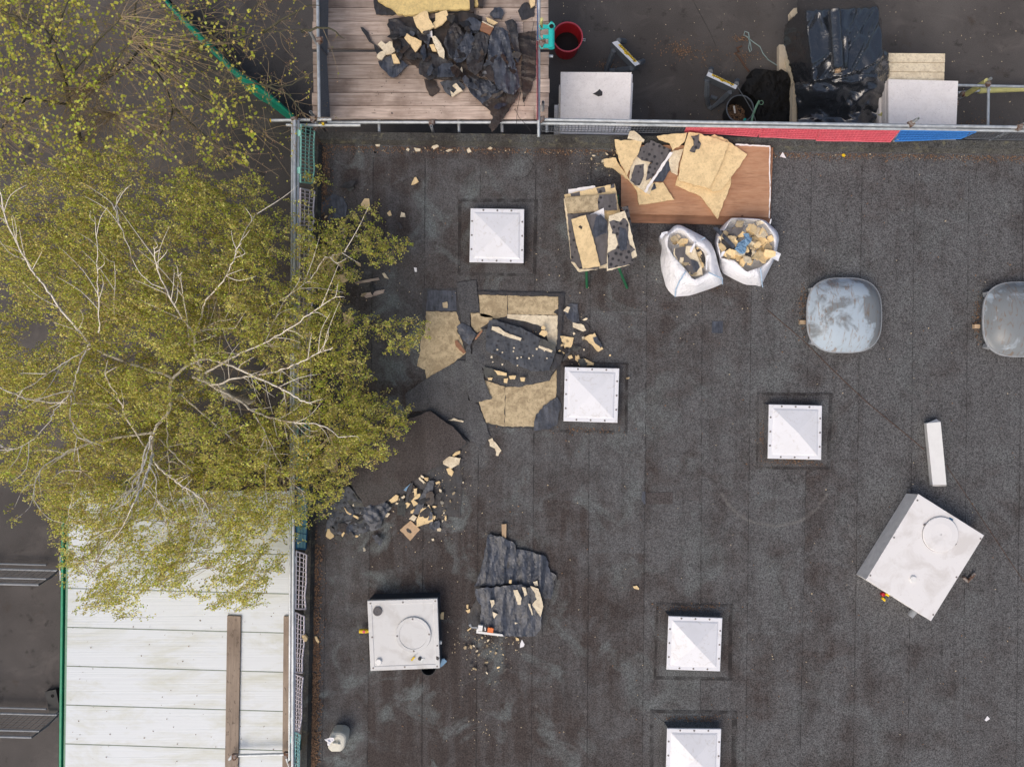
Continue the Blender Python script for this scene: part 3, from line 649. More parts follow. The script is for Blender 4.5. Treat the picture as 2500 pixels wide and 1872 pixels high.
def board(label, pts, z, t=.038, m='plank_y', group=None):
    P = [W(a, b_, z + t) for a, b_ in pts]; o = mesh_obj('scaffold_board', [v - Vector((0, 0, t)) for v in P] + P, [(0, 1, 2, 3), (7, 6, 5, 4), (1, 0, 4, 5), (2, 1, 5, 6), (3, 2, 6, 7), (0, 3, 7, 4)], M[m]); return tag(o, label, 'board', group)
board('weathered brown scaffold board lying alone across the white canopy', q('R12', 1272, 808, 1347, 812, 1330, 1760, 1258, 1760), CZ + .001)
board('scaffold board on the canopy edge beside the mesh guards', q('R12', 1588, 812, 1645, 813, 1638, 1760, 1580, 1760), CZ + .001)

# ------------------------------------------------------------------ scaffold
sc = thing('scaffold', 'galvanised tube scaffold around the plank platform and roof edge', 'scaffold', W(1000, 150, 0) + Vector((0, 0, GZ)))
TR = .0242
def tubepx(p0, z0, p1, z1, name='tube', r=TR, parent=sc, m='galvanised'):
    return B().tube(W(*p0, z0), W(*p1, z1), r, 12).build(name, M[m], parent)
def coupler(p, z, s=.085):
    c = W(*p, z); b = B(); b.box(c, (s, s * .8, s * .75), rnd.uniform(0, .5)); b.tube(c + Vector((s * .55, -.02, .0)), c + Vector((s * .55, .05, .01)), .012, 6); b.box(c + Vector((0, -s * .55, .01)), (s * .5, .03, .05), .4); return b.build('coupler', M['rusty_coupler'], sc)
PZ = .10   # platform top
# north guard rail and ledgers
tubepx(q('R13', 1920, 857)[0], .62, q('R1', 345, 922)[0], .62); tubepx(q('R13', 2035, 890)[0], .50, (880, 306), .50)
tubepx((800, 299), .06, (1322, 299), .06); tubepx((1315, 292), .56, (2620, 313), .56); tubepx((1320, 301), .50, (2620, 322), .50)
tubepx(q('D1', 170, -160)[0], .95, q('D1', 192, 1400)[0], .95)
tubepx((1316, -30), .95, q('B1', 1535, 1630)[0], .62)
# west guard rail
tubepx(q('C5', 108, 190)[0], .86, q('C7', 652, 1800)[0], .84); tubepx(q('C5', 155, 190)[0], .80, (722, 1130), .78); 
tubepx((714, 296), .82, (706, 1990), .30, r=.02)
# transoms that poke out towards the wall
for x in (771, 925, 1120, 1225, 1334): tubepx((x, 286), -.02, (x + 1, 322 + (x - 770) * .004), -.02)
tubepx(q('D2', 560, 1350)[0], .04, q('D2', 690, 1350)[0], .04)
# right bay
tubepx(q('R3', 1090, 700)[0], -1.45, (2620, 214), -1.45); tubepx(q('R3', 1917, 690)[0], -1.44, q('R3', 1912, 1060)[0], -1.44)
tubepx(q('D4', 215, 400)[0], -1.5, q('D4', 210, 690)[0], -1.5); tubepx(q('D4', 760, 403)[0], -2.1, q('D4', 1010, 380)[0], -2.0)
# upright standards: real verticals from the ground to their open top
def standard(p, zt, zb=GZ + .01, m='galvanised'):
    c = W(*p, zt); B().tube(Vector((c.x, c.y, zb)), c, TR, 14, hollow=True).build('standard', M[m], sc)
    B().box((c.x, c.y, GZ + .006), (.15, .15, .01)).build('base_plate', M['rusty_coupler'], sc)
    B().lathe((c.x, c.y, zt - .07), [(TR * .76, .0), (.001, .001)], 12).build('tube_bore', M['dark_inside'], sc)
for p_, z_ in ((q('D1', 82, 378)[0], .72), (q('D1', 90, 1333)[0], .5), (q('B1', 258, 1500)[0], .2), (q('B1', 1588, 1215)[0], .45), (q('R3', 1335, 985)[0], .75), (q('D4', 1016, 292)[0], -1.35), (q('D4', 236, 272)[0], -1.3), (q('D4', 295, 755)[0], .25), ((2530, 288), .8)):
    standard(p_, z_)
# diagonal tube at the bottom over the canopy
tubepx(q('C7', 60, 1535)[0], -.30, q('C7', 575, 1520)[0], -.28); tubepx(q('C7', 575, 1520)[0], -.28, q('C7', 620, 1640)[0], -.33); tubepx(q('C7', 0, 1575)[0], -.33, q('C7', 40, 1530)[0], -.27)
for p_, z_ in ((q('C5', 105, 178)[0], .70), (q('C5', 355, 170)[0], .66), (q('C5', 390, 280)[0], .4), (q('D1', 195, 480)[0], .97), (q('D1', 235, 1480)[0], .3), (q('B1', 1560, 1420)[0], .62), (q('B1', 260, 1465)[0], .1),
              (q('D4', 395, 640)[0], .58), (q('D4', 990, 335)[0], -1.42), (q('D4', 1232, 670)[0], .56), (q('C7', 590, 1520)[0], -.25), (q('C7', 55, 1540)[0], -.25), (q('D2', 310, 900)[0], .95), (q('C7', 640, 1610)[0], .6), (q('D4', 800, 410)[0], -2.05)): coupler(p_, z_)
b = B(); c = W(*q('D2', 308, 100)[0], 1.0); B().lathe(c, [(TR, -.3), (TR, 0), (TR * .3, .004)], 16, True).build('yellow_cap', M['foam_sleeve'], sc)
c = W(*q('C5', 490, 237)[0], .55); B().box(c, (.035, .035, .05)).build('yellow_cap', M['yellow_plastic'], sc); c = W(*q('R13', 1920, 857)[0], .62); B().tube(c, c + Vector((.02, 0, 0)), TR * 1.1, 12).build('yellow_cap', M['yellow_plastic'], sc)
# foam sleeves on the tubes
for a_, za, b__, zb in ((q('D4', 825, 415)[0], -2.05, q('D4', 985, 312)[0], -1.42), (q('D4', 922, 388)[0], -2.05, (2620, 212), -1.9), (q('D4', 160, 560)[0], -1.2, q('D4', 190, 600)[0], -1.25), (q('D4', 245, 262)[0], -1.32, q('D4', 256, 244)[0], -1.18)):
    tubepx(a_, za, b__, zb, 'foam_sleeve', .052, m='foam_sleeve')
tubepx(q('D4', 190, 600)[0], -1.25, q('D4', 235, 655)[0], -1.4)

# plank platform
pf = thing('scaffold_platform', 'platform of weathered pinkish scaffold planks heaped with torn felt', 'platform', W(1040, 140, 0))
ysn = [-75, -41.5, -8, 19.5, 52.5, 86, 119.5, 127, 159, 192, 226.5, 259, 291]
for i in range(len(ysn) - 1):
    if abs(ysn[i] - 119.5) < .1: continue
    y0, y1 = ysn[i] + .7, ysn[i + 1] - .7
    xl = 770 if y0 > 120 else 768
    xl = 763 + rnd.uniform(-2, 3); xr = 1342 + rnd.uniform(-4, 1)
    # two boards butt-jointed on the right
    zz = PZ + rnd.uniform(-.004, .004)
    for a_, b__ in ((xl, 1300 + rnd.uniform(-25, 12)), (None, xr)):
        if a_ is None: a_ = xe + 1
        xe = b__
        P = [W(x, y, zz) for x, y in ((a_, y0), (b__, y0), (b__, y1), (a_, y1))]
        mesh_obj('plank', [v - Vector((0, 0, .038)) for v in P] + P, [(0, 1, 2, 3), (7, 6, 5, 4), (1, 0, 4, 5), (2, 1, 5, 6), (3, 2, 6, 7), (0, 3, 7, 4)], M['plank'], pf)
for x in (800, 1050, 1290):
    a_, b__ = W(x, -70, PZ - .07), W(x, 290, PZ - .07); B().tube(a_, b__, TR, 10).build('transom', M['galvanised'], pf)

# ------------------------------------------------------------------ plastic mesh guards clipped to the rails
def guard(label, tops, zt, bots, zb, nx, ny, m, sheet=None, group='plastic brick guards on the scaffold rails', clip=None, wob=.0):
    """tops/bots: two pixel end points each of the upper and lower edge"""
    T = [W(*tops[0], zt), W(*tops[1], zt)]; Bm = [W(*bots[0], zb), W(*bots[1], zb)]
    ctr = sum(T + Bm, Vector()) / 4; t = thing('mesh_guard', label, 'guard', (ctr.x, ctr.y, min(zb, zt)), group)
    sd_ = rnd.uniform(0, 50)
    def at(u, v):
        p_ = T[0].lerp(T[1], u).lerp(Bm[0].lerp(Bm[1], u), v); w_ = noise.noise(Vector((u * 3 + sd_, v * 2, 1.3))) * wob; return p_ + Vector((w_, w_ * .4, 0)) * v
    b = B(); r = .0045 if m == 'guard_dark' else .0065
    def bar(p0, p1, r): b.path([p0, p1], r, 4)
    for i in range(nx + 1):
        for k in range(3): bar(at(i / nx, k / 3), at(i / nx, (k + 1) / 3), r if 0 < i < nx else r * 1.9)
    for j in range(ny + 1):
        for k in range(4): bar(at(k / 4, j / ny), at((k + 1) / 4, j / ny), r if 0 < j < ny else r * 1.9)
    b.build('grid', M[m], t)
    if sheet:
        b = B(); n_ = 8
        V = [at(i / n_, j / 3) - Vector((0, 0, .006)) for j in range(4) for i in range(n_ + 1)]; k_ = len(V); V += [v - Vector((0, 0, .003)) for v in V]
        fs = []
        for j in range(3):
            for i in range(n_):
                a_ = j * (n_ + 1) + i; fs += [(a_, a_ + 1, a_ + n_ + 2, a_ + n_ + 1), (k_ + a_ + n_ + 1, k_ + a_ + n_ + 2, k_ + a_ + 1, k_ + a_)]
        b.add(V, fs); b.build('sheet', M[sheet], t)
    if clip:
        for u in (.15, .8):
            c = at(u, 0) + Vector((-.02, 0, .0)); bb = B(); bb.box(c, (.05, .10, .055)); bb.build('clip', M[clip], t)
    return t
# north run
NZ, NB = .50, .20
guard('dark mesh guard above the white boards by the platform corner', q('R2', 80, 1012, 690, 1022), NZ, q('R2', 75, 1090, 680, 1102), NB, 22, 5, 'guard_dark', wob=.02)
guard('dark mesh guard behind the torn insulation pile', q('R2', 700, 1025, 1300, 1032), NZ, q('R2', 670, 1100, 1265, 1100), NB, 22, 5, 'guard_dark', wob=.02)
guard('deep red solid plastic guard, leftmost red one', q('R2', 1290, 1045, 1910, 1055), NZ, q('R2', 1262, 1098, 1870, 1132), NB, 22, 5, 'guard_red_rib', 'guard_red', wob=.02)
guard('pinkish red mesh guard above the plywood corner', q('R2', 1915, 1052, 2400, 1062), NZ, q('R2', 1882, 1138, 2370, 1155), NB, 18, 6, 'guard_red_rib', 'guard_red', wob=.02)
guard('red mesh guard below the black polythene bundle', q('R3', 520, 1065, 1185, 1078), NZ, q('R3', 490, 1165, 1100, 1178), NB, 22, 7, 'guard_red_rib', 'guard_red', wob=.02)
guard('bright blue plastic guard on the north rail', q('R3', 1190, 1085, 1815, 1095), NZ, q('R3', 1140, 1172, 1690, 1150), NB, 22, 4, 'guard_blue_rib', 'guard_blue', wob=.02)
guard('dark mesh guard right of the blue one', q('R3', 1770, 1095, 2300, 1105), NZ, q('R3', 1720, 1150, 2260, 1165), NB, 20, 5, 'guard_dark', wob=.02)
# dark netting on the left side of the platform
guard('dark debris netting along the left end of the platform', q('D1', 190, -100, 200, 560), .93, q('D1', 298, -100, 285, 660), PZ + .02, 40, 30, 'guard_dark')
guard('dark debris netting at the platform corner by the green guard', q('D1', 196, 540, 206, 1385), .93, q('D1', 275, 640, 315, 1390), PZ + .02, 40, 30, 'guard_dark')
# west run
def wg(label, y0, y1, m, nx=14, xo=0, sheet=None, clip=None, xb=0):
    zt, zb = .80, .13
    def tx(y): return 735 - (y - 300) / 1500 * 17 + xo
    guard(label, [(tx(y0), y0), (tx(y1), y1)], zt, [(wx_out(y0) + 4 + xb, y0 + 9), (wx_out(y1) + 2 + xb, y1 + 2)], zb, max(8, nx - 4), 3, m, sheet, clip=clip, wob=.03)
wg('pale green plastic mesh guard at the roof corner', 305, 445, 'guard_green', 20, clip='guard_green')
wg('washed-out pink mesh guard next to the pale green corner guard', 460, 560, 'guard_pink', 14)
wg('pink mesh guard half covered by birch leaves, upper one', 570, 690, 'guard_pink', 14)
wg('pink mesh guard half covered by birch leaves, lower one', 700, 850, 'guard_pink', 16)
wg('pink mesh guard deep under the birch crown', 860, 1010, 'guard_pink', 16)
wg('teal mesh guard hidden under the birch crown', 1020, 1170, 'guard_teal', 16)
wg('dark blue plastic guard at the lower edge of the birch', 1185, 1338, 'guard_navy', 12, sheet='guard_teal')
wg('pink mesh guard directly below the blue one', 1345, 1485, 'guard_pink', 16, clip='white_plastic', sheet=None)
wg('pink mesh guard beside the canopy boards', 1495, 1640, 'guard_pink', 16, clip='white_plastic', xb=-4)
wg('pink mesh guard left of the jerry can', 1645, 1785, 'guard_pink', 18, clip='white_plastic', xb=-6)
wg('pale teal mesh guard at the bottom edge', 1785, 1900, 'guard_teal', 16, clip='guard_teal', xb=-8)
# thin coloured strips hung along the right platform rail
for lab, a_, b__, m in (('blue plastic sheet edge hanging along the right platform rail', (1312, -20), (1312, 98), 'guard_blue'), ('pink plastic sheet edge hanging along the right platform rail', (1311, 100), (1311, 294), 'red_rim')):
    A0, A1 = W(*a_, .93), W(*b__, .93); B0, B1 = W(a_[0] + 6, a_[1], .4), W(b__[0] + 6, b__[1], .4); V = [A0, A1, B1, B0]
    b = B(); b.add(V + [v - Vector((.004, 0, 0)) for v in V], [(0, 1, 2, 3), (7, 6, 5, 4), (0, 4, 5, 1), (2, 6, 7, 3)]); tag(b.build('plastic_sheet', M[m]), lab, 'plastic sheet')
# teal scaffold bracket hung on the rail
def bracket():
    z = .95; c = W(*q('D2', 640, 700)[0], z); t = thing('gate_bracket', 'bright teal steel bracket hooked on the right platform rail', 'bracket', (c.x, c.y, z - .1))
    def at(x, y, dz=0): return W(*q('D2', x, y)[0], z + dz)
    B().tube(at(640, 1080), at(640, 340), .048, 16).build('barrel', M['teal_plastic'], t)
    B().tube(at(640, 345), at(640, 345, .02), .055, 16).build('collar', M['teal_plastic'], t); B().lathe(at(640, 340, .06), [(.034, 0), (.001, .001)], 14).build('bore', M['dark_inside'], t)
    for y in (360, 700, 1010):
        b = B(); b.box((at(400, y) + at(590, y)) / 2, (.115, .055, .02)); b.path([at(370, y - 70), at(375, y + 20), at(345, y + 85), at(290, y + 70), at(250, y + 0), at(240, y - 50)], .009, 6); b.build('hook', M['teal_plastic'], t)
    B().lathe(at(640, 235), [(.02, -.03), (.026, 0), (.02, .02), (.003, .03)], 10, True).build('knob', M['teal_plastic'], t)
bracket()
# temporary fence panels on the tarmac (left)
def barrier(label, yb, zb, yt, zt, xr_b, xr_t, nx=26):
    Bp = [W(-260, yb - 6, zb), W(xr_b, yb + 4, zb)]; Tp = [W(-330, yt - 6, zt), W(xr_t, yt + 4, zt)]
    c = sum(Bp + Tp, Vector()) / 4; t = thing('mesh_barrier', label, 'barrier', (c.x, c.y, GZ), 'steel mesh barriers on the tarmac')
    b = B(); b.path([Bp[0], Bp[1], Bp[1].lerp(Tp[1], .5) + Vector((.04, 0, 0)), Tp[1], Tp[0]], .021, 10); b.build('frame', M['lead'], t)
    o_ = Vector((.0, .10, -.03)); B().path([Bp[0] + o_, Bp[1] + o_ - Vector((.25, 0, 0))], .017, 8).build('brace', M['lead'], t); B().path([Tp[0] + o_, Tp[1] + o_ + Vector((.12, 0, 0))], .017, 8).build('brace', M['lead'], t)
    b = B()
    for i in range(nx + 1): b.path([Bp[0].lerp(Bp[1], i / nx), Tp[0].lerp(Tp[1], i / nx)], .003, 4)
    for j in range(1, 9): b.path([Bp[0].lerp(Tp[0], j / 9), Bp[1].lerp(Tp[1], j / 9)], .003, 4)
    b.build('mesh_infill', M['mesh_wire'], t)
    for k in (.3, .98):
        f = Bp[0].lerp(Bp[1], k); B().path([Vector((f.x, f.y - .25, GZ + .02)), Vector((f.x, f.y, GZ + .04)), Vector((f.x, f.y + .25, GZ + .02))], .018, 8).build('foot', M['galvanised'], t)
        B().tube(Vector((f.x, f.y, GZ + .04)), f, .015, 8).build('foot_post', M['galvanised'], t)
barrier('steel mesh barrier on the tarmac near the birch leaves', 1388, -2.2, 1423, -1.25, 142, 95)
barrier('steel mesh barrier on the tarmac at the bottom left', 1740, -2.2, 1795, -1.38, 142, 78)
f = W(*q('R12', 318, 1300)[0], GZ); t = thing('fence_foot', 'dark rubber fence foot on the tarmac beside the canopy', 'fence foot', (f.x, f.y, GZ))
B().box((f.x, f.y, GZ + .05), (.22, .62, .1), .2).build('block', M['black_plastic'], t)
for k in (-.2, .2): B().lathe((f.x + .02 - k * .2, f.y + k, GZ + .1), [(.035, .001), (.03, .003), (.001, .003)], 12).build('socket', M['dark_inside'], t)
# green netting fence running diagonally under the trees
def netfence():
    line = q('R13', 1140, -60, 1190, 20, 1270, 105, 1460, 290, 1640, 480, 1740, 560, 1800, 590, 1930, 690, 2090, 830)
    T = [W(a_, b__, -1.5) for a_, b__ in line]; c = T[4]; t = thing('net_fence', 'green netting fence running diagonally from the scaffold corner under the twigs', 'fence', (c.x, c.y, GZ))
    b = B(); V = []
    wid = [.07, .08, .09, .11, .10, .13, .15, .09, .06]
    for i, v in enumerate(T):
        d = (T[min(i + 1, 8)] - T[max(i - 1, 0)]).normalized(); nrm = Vector((d.y, -d.x, 0))
        w_ = wid[i]; V += [v - nrm * w_ * .45 + Vector((0, 0, -.04)), v + Vector((0, 0, .05)), v + nrm * w_ * .5 + Vector((0, 0, -.06)), Vector((v.x, v.y, GZ)) + nrm * .05]
    n_ = len(T); b.add(V + [v - Vector((0, 0, .006)) for v in V], [(i * 4 + k, i * 4 + k + 1, i * 4 + k + 5, i * 4 + k + 4) for i in range(n_ - 1) for k in range(3)] + [(4 * n_ + i * 4 + k + 4, 4 * n_ + i * 4 + k + 5, 4 * n_ + i * 4 + k + 1, 4 * n_ + i * 4 + k) for i in range(n_ - 1) for k in range(3)])
    b.build('netting', M['net_green'], t)
    b = B(); b.path([v + Vector((0, 0, -.03)) for v in T], .02, 6); b.build('top_rail', M['green_paint'], t)
    for i in (0, 2, 4, 6, 8): B().tube(Vector((T[i].x, T[i].y, GZ)), T[i] - Vector((0, 0, .02)), .03, 8).build('post', M['black_plastic'], t)
netfence()
# ------------------------------------------------------------------ yard: tubs, trestles, boards, polythene bundle
def tub():
    z = GZ + .46; c = W(*q('D2', 1190, 700)[0], z); r = .285
    bx = Vector((c.x, c.y, GZ)); t = thing('red_tub', 'round red plastic tub beside the plank platform', 'tub', bx)
    B().lathe(bx, [(r * .8, .004), (r * .985, .44), (r * .95, .44), (r * .76, .02), (.001, .02)], 36).build('body', M['red_plastic'], t, smooth=False); B().lathe(bx, [(r * .85, .17), (r * .5, .175), (.001, .172)], 24).build('inner_piece', M['tub_dark'], t)  # dark disc set low in the tub, blackens its inside bottom
    B().lathe(bx, [(r * .985, .435), (r * 1.03, .445), (r * 1.03, .465), (r * .95, .47), (r * .945, .44)], 36).build('rim', M['red_rim'], t)
    B().path([bx + Vector((r * 1.0, -.03, .44)), bx + Vector((r * 1.2, -.03, .44)), bx + Vector((r * 1.2, -.05, .40)), bx + Vector((r * 1.02, -.05, .43))], .008, 6).build('handle', M['galvanised'], t)
tub()
def btub():
    z = GZ + .40; c = W(*q('C2', 910, 985)[0], z); r = .265; bx = Vector((c.x, c.y, GZ))
    t = thing('black_tub', 'black round tub holding brown leaves and rubbish', 'tub', bx)
    B().lathe(bx, [(r * .85, .004), (r * .985, .38), (r * .95, .38), (r * .82, .02), (.001, .02)], 36).build('body', M['black_plastic'], t)
    B().lathe(bx, [(r * .985, .375), (r * 1.03, .385), (r * 1.03, .40), (r * .95, .405), (r * .945, .38)], 36).build('rim', M['grey_plastic'], t)
    v = []; f = []
    for k in range(260):
        a = rnd.uniform(0, 6.28); rr = r * .78 * math.sqrt(rnd.random()); p0 = bx + Vector((rr * math.cos(a), rr * math.sin(a), .06 + rnd.uniform(0, .03)))
        d = Vector((rnd.gauss(0, 1), rnd.gauss(0, 1), rnd.gauss(0, .3))).normalized() * .03; e = Vector((-d.y, d.x, rnd.gauss(0, .01))); n_ = len(v); v += [p0 - d, p0 + e * .5, p0 + d, p0 - e * .5]; f.append((n_, n_ + 1, n_ + 2, n_ + 3))
    o = mesh_obj('leaf_litter', v, f, M['litter']); tag(o, 'brown dead leaves heaped inside the black tub', 'leaves', kind='stuff')
    a0, a1 = W(*q('C2', 780, 930)[0], GZ + .14), W(*q('C2', 805, 1080)[0], GZ + .14); o = B().tube(a0, a1, .018, 10).build('white_tube', M['white_plastic']); tag(o, 'small white tube lying inside the black tub', 'tube')
    a0 = W(*q('C2', 1005, 1210)[0], GZ + .14); tag(chunk('wrapper', q('C2', 965, 1230, 1000, 1180, 1045, 1190, 1010, 1240), GZ + .13, .01, M['teal_plastic'], amp=.01, step=3), 'crumpled teal wrapper inside the black tub', 'wrapper')
    p = [W(*v_, z_) for v_, z_ in zip(q('C2', 1140, 1300, 1180, 1100, 1250, 930, 1310, 820), (GZ + .5, GZ + .5, GZ + .52, GZ + .55))]
    t = thing('garden_tool', 'faded green wooden tool handle standing beside the black tub', 'tool handle', (p[0].x, p[0].y, GZ)); B().path([Vector((p[0].x, p[0].y - .1, GZ + .02))] + p, .022, 8).build('shaft', M['green_faded'], t)
    e = W(*q('C2', 1350, 860)[0], GZ + .53); B().path([e + Vector((.04 * math.cos(a), .04 * math.sin(a), 0)) for a in [k * .7 for k in range(10)]], .007, 5).build('loop', M['green_faded'], t)
btub()
def text_mesh(s, size):
    cu = bpy.data.curves.new('t', 'FONT'); cu.body = s; cu.size = size; cu.align_x = 'CENTER'; cu.align_y = 'CENTER'
    o = bpy.data.objects.new('t', cu); COL.objects.link(o); bpy.context.view_layer.update()
    me = bpy.data.meshes.new_from_object(o.evaluated_get(bpy.context.evaluated_depsgraph_get())); bpy.data.objects.remove(o); return me
TXT = text_mesh('Roughneck', .075); TXT.materials.append(M['ink'])
def trestle(label, corners, legs, feet, zt):
    P = [W(a, b_, zt) for a, b_ in corners]; c = sum(P, Vector()) / 4   # P: left-far, right-far, right-near, left-near
    t = thing('saw_trestle', label, 'trestle', (c.x, c.y, GZ), 'folding saw trestles in the yard')
    B().loft([[v - Vector((0, 0, .2)) for v in P], P]).build('beam', M['grey_plastic'], t)
    ins = [c + (v - c) * .985 for v in P]; n0 = (P[0] + P[1]) / 2; n1 = (P[2] + P[3]) / 2
    B().loft([[v + Vector((0, 0, .001)) for v in ins], [v + Vector((0, 0, .006)) for v in ins]]).build('top_strip', M['trestle_top'], t)
    far = [P[0].lerp(P[3], .06), P[1].lerp(P[2], .06)]; d = far[1] - far[0]
    nr = [P[0].lerp(P[3], .50), P[1].lerp(P[2], .50)]
    lab = [far[0].lerp(far[1], .14), far[0].lerp(far[1], .88), nr[0].lerp(nr[1], .88), nr[0].lerp(nr[1], .60), P[0].lerp(P[3], .80).lerp(P[1].lerp(P[2], .80), .50), nr[0].lerp(nr[1], .40), nr[0].lerp(nr[1], .14)]
    lab = [v + Vector((0, 0, .008)) for v in lab]; l_ = B().loft([[v - Vector((0, 0, .001)) for v in lab], lab]).build('label', M['label_yellow'], t)
    o = bpy.data.objects.new('lettering', TXT); ctr = far[0].lerp(far[1], .51).lerp(nr[0].lerp(nr[1], .51), .52) + Vector((0, 0, .010)); link(o, ctr, l_); o.rotation_euler = (0, 0, math.atan2(d.y, d.x) + math.pi); s_ = d.length * .68 / TXT_W; o.scale = (s_, s_, 1)
    for pts, zz in legs: B().path([W(a, b_, z_) for (a, b_), z_ in zip(pts, zz)], [.05, .055, .035][:len(pts)], 6).build('leg', M['grey_plastic'], t)
    for pts in feet: B().path([W(a, b_, GZ + .03) for a, b_ in pts], .045, 6).build('foot', M['grey_plastic'], t)
TXT_W = max(v.co.x for v in TXT.vertices) - min(v.co.x for v in TXT.vertices)
zt = GZ + .72
trestle('grey trestle with yellow lettering behind the stack of white boards', q('C1', 560, 300, 1395, 1165, 1215, 1240, 350, 365), [(q('C1', 430, 650, 150, 1390), (zt - .1, GZ + .05)), (q('C1', 1090, 1310, 560, 1400), (zt - .1, GZ + .1)), (q('C1', 600, 300, 820, 330), (zt - .05, GZ + .3)), (q('C1', 1330, 1130, 1500, 1060), (zt - .05, GZ + .3))], [q('C1', 150, 1390, 560, 1410)], zt)
trestle('grey trestle with yellow lettering beside the black tub', q('C2', 245, 220, 860, 510, 820, 585, 205, 300), [(q('C2', 225, 400, 215, 700, 250, 930), (zt - .1, GZ + .35, GZ + .04)), (q('C2', 700, 640, 560, 780, 320, 975), (zt - .1, GZ + .35, GZ + .04)), (q('C2', 290, 215, 310, 165), (zt - .05, GZ + .4)), (q('C2', 835, 470, 850, 410), (zt - .05, GZ + .4))], [q('C2', 230, 850, 270, 950, 330, 980), q('C2', 300, 740, 420, 780)], zt)

def stack(n, pts, ztop, t, m, label_top, label_rest, group, jx=.03):
    for i in range(n):
        z1 = ztop - i * t; z0 = z1 - t + .002
        if z0 < GZ - .001: break
        P = [W(a, b_, ztop) for a, b_ in pts]; dx, dy = (0, 0) if i == 0 else (rnd.uniform(-.2, 1) * jx, rnd.uniform(-1, .3) * jx)
        b = B(); b.loft([[Vector((v.x + dx, v.y + dy, z)) for v in P] for z in (z0, z1)]); o = b.build('insulation_board', M[m]); tag(o, label_top if i == 0 else label_rest, 'board', group)
stack(18, q('R2', 235, 600, 823, 603, 825, 990, 232, 985)[:2] + q('R2', 800, 1122, 230, 1112), -.62, .1, 'foam_white', 'topmost white insulation board with a black scrap on it, beside the red tub', 'white insulation board within the stack beside the red tub', 'white boards stacked beside the red tub', .10)
chunk('felt_scrap', q('R2', 500, 780, 545, 755, 555, 742, 582, 765, 580, 795, 548, 803), -.617, .006, M['felt_black'], label='pointed black felt scrap on the white board stack', cat='scrap')
stack(18, q('R3', 1085, 660, 1665, 675, 1648, 1055, 1645, 1172, 1090, 1165)[:2] + q('R3', 1645, 1172, 1088, 1165), -.9, .1, 'foam_white', 'topmost white insulation board right of the black polythene', 'white insulation board within the stack right of the polythene', 'white boards stacked right of the polythene', .04)
ycols = [(440, 519), (519, 597), (597, 672)]
for k, (a_, b__) in enumerate(ycols):
    for i in range(12):
        zt_ = -1.02 - i * .11; P = [W(x, y, -1.02) for x, y in q('R3', 1075, a_ + 3, 1556 - k * 3, a_ + 7, 1555 - k * 3, b__ + 2, 1075, b__ - 2)]
        b = B(); b.loft([[Vector((v.x, v.y, z)) for v in P] for z in (zt_ - .108, zt_)]); o = b.build('insulation_board', M['foam_pale'])
        tag(o, ['pale yellow board, far one of three atop the yellow stack', 'pale yellow board, middle one of three atop the yellow stack', 'pale yellow board, near one of three atop the yellow stack'][k] if i == 0 else 'pale yellow insulation board within the yellow stack', 'board', 'pale yellow boards stacked beside the polythene')
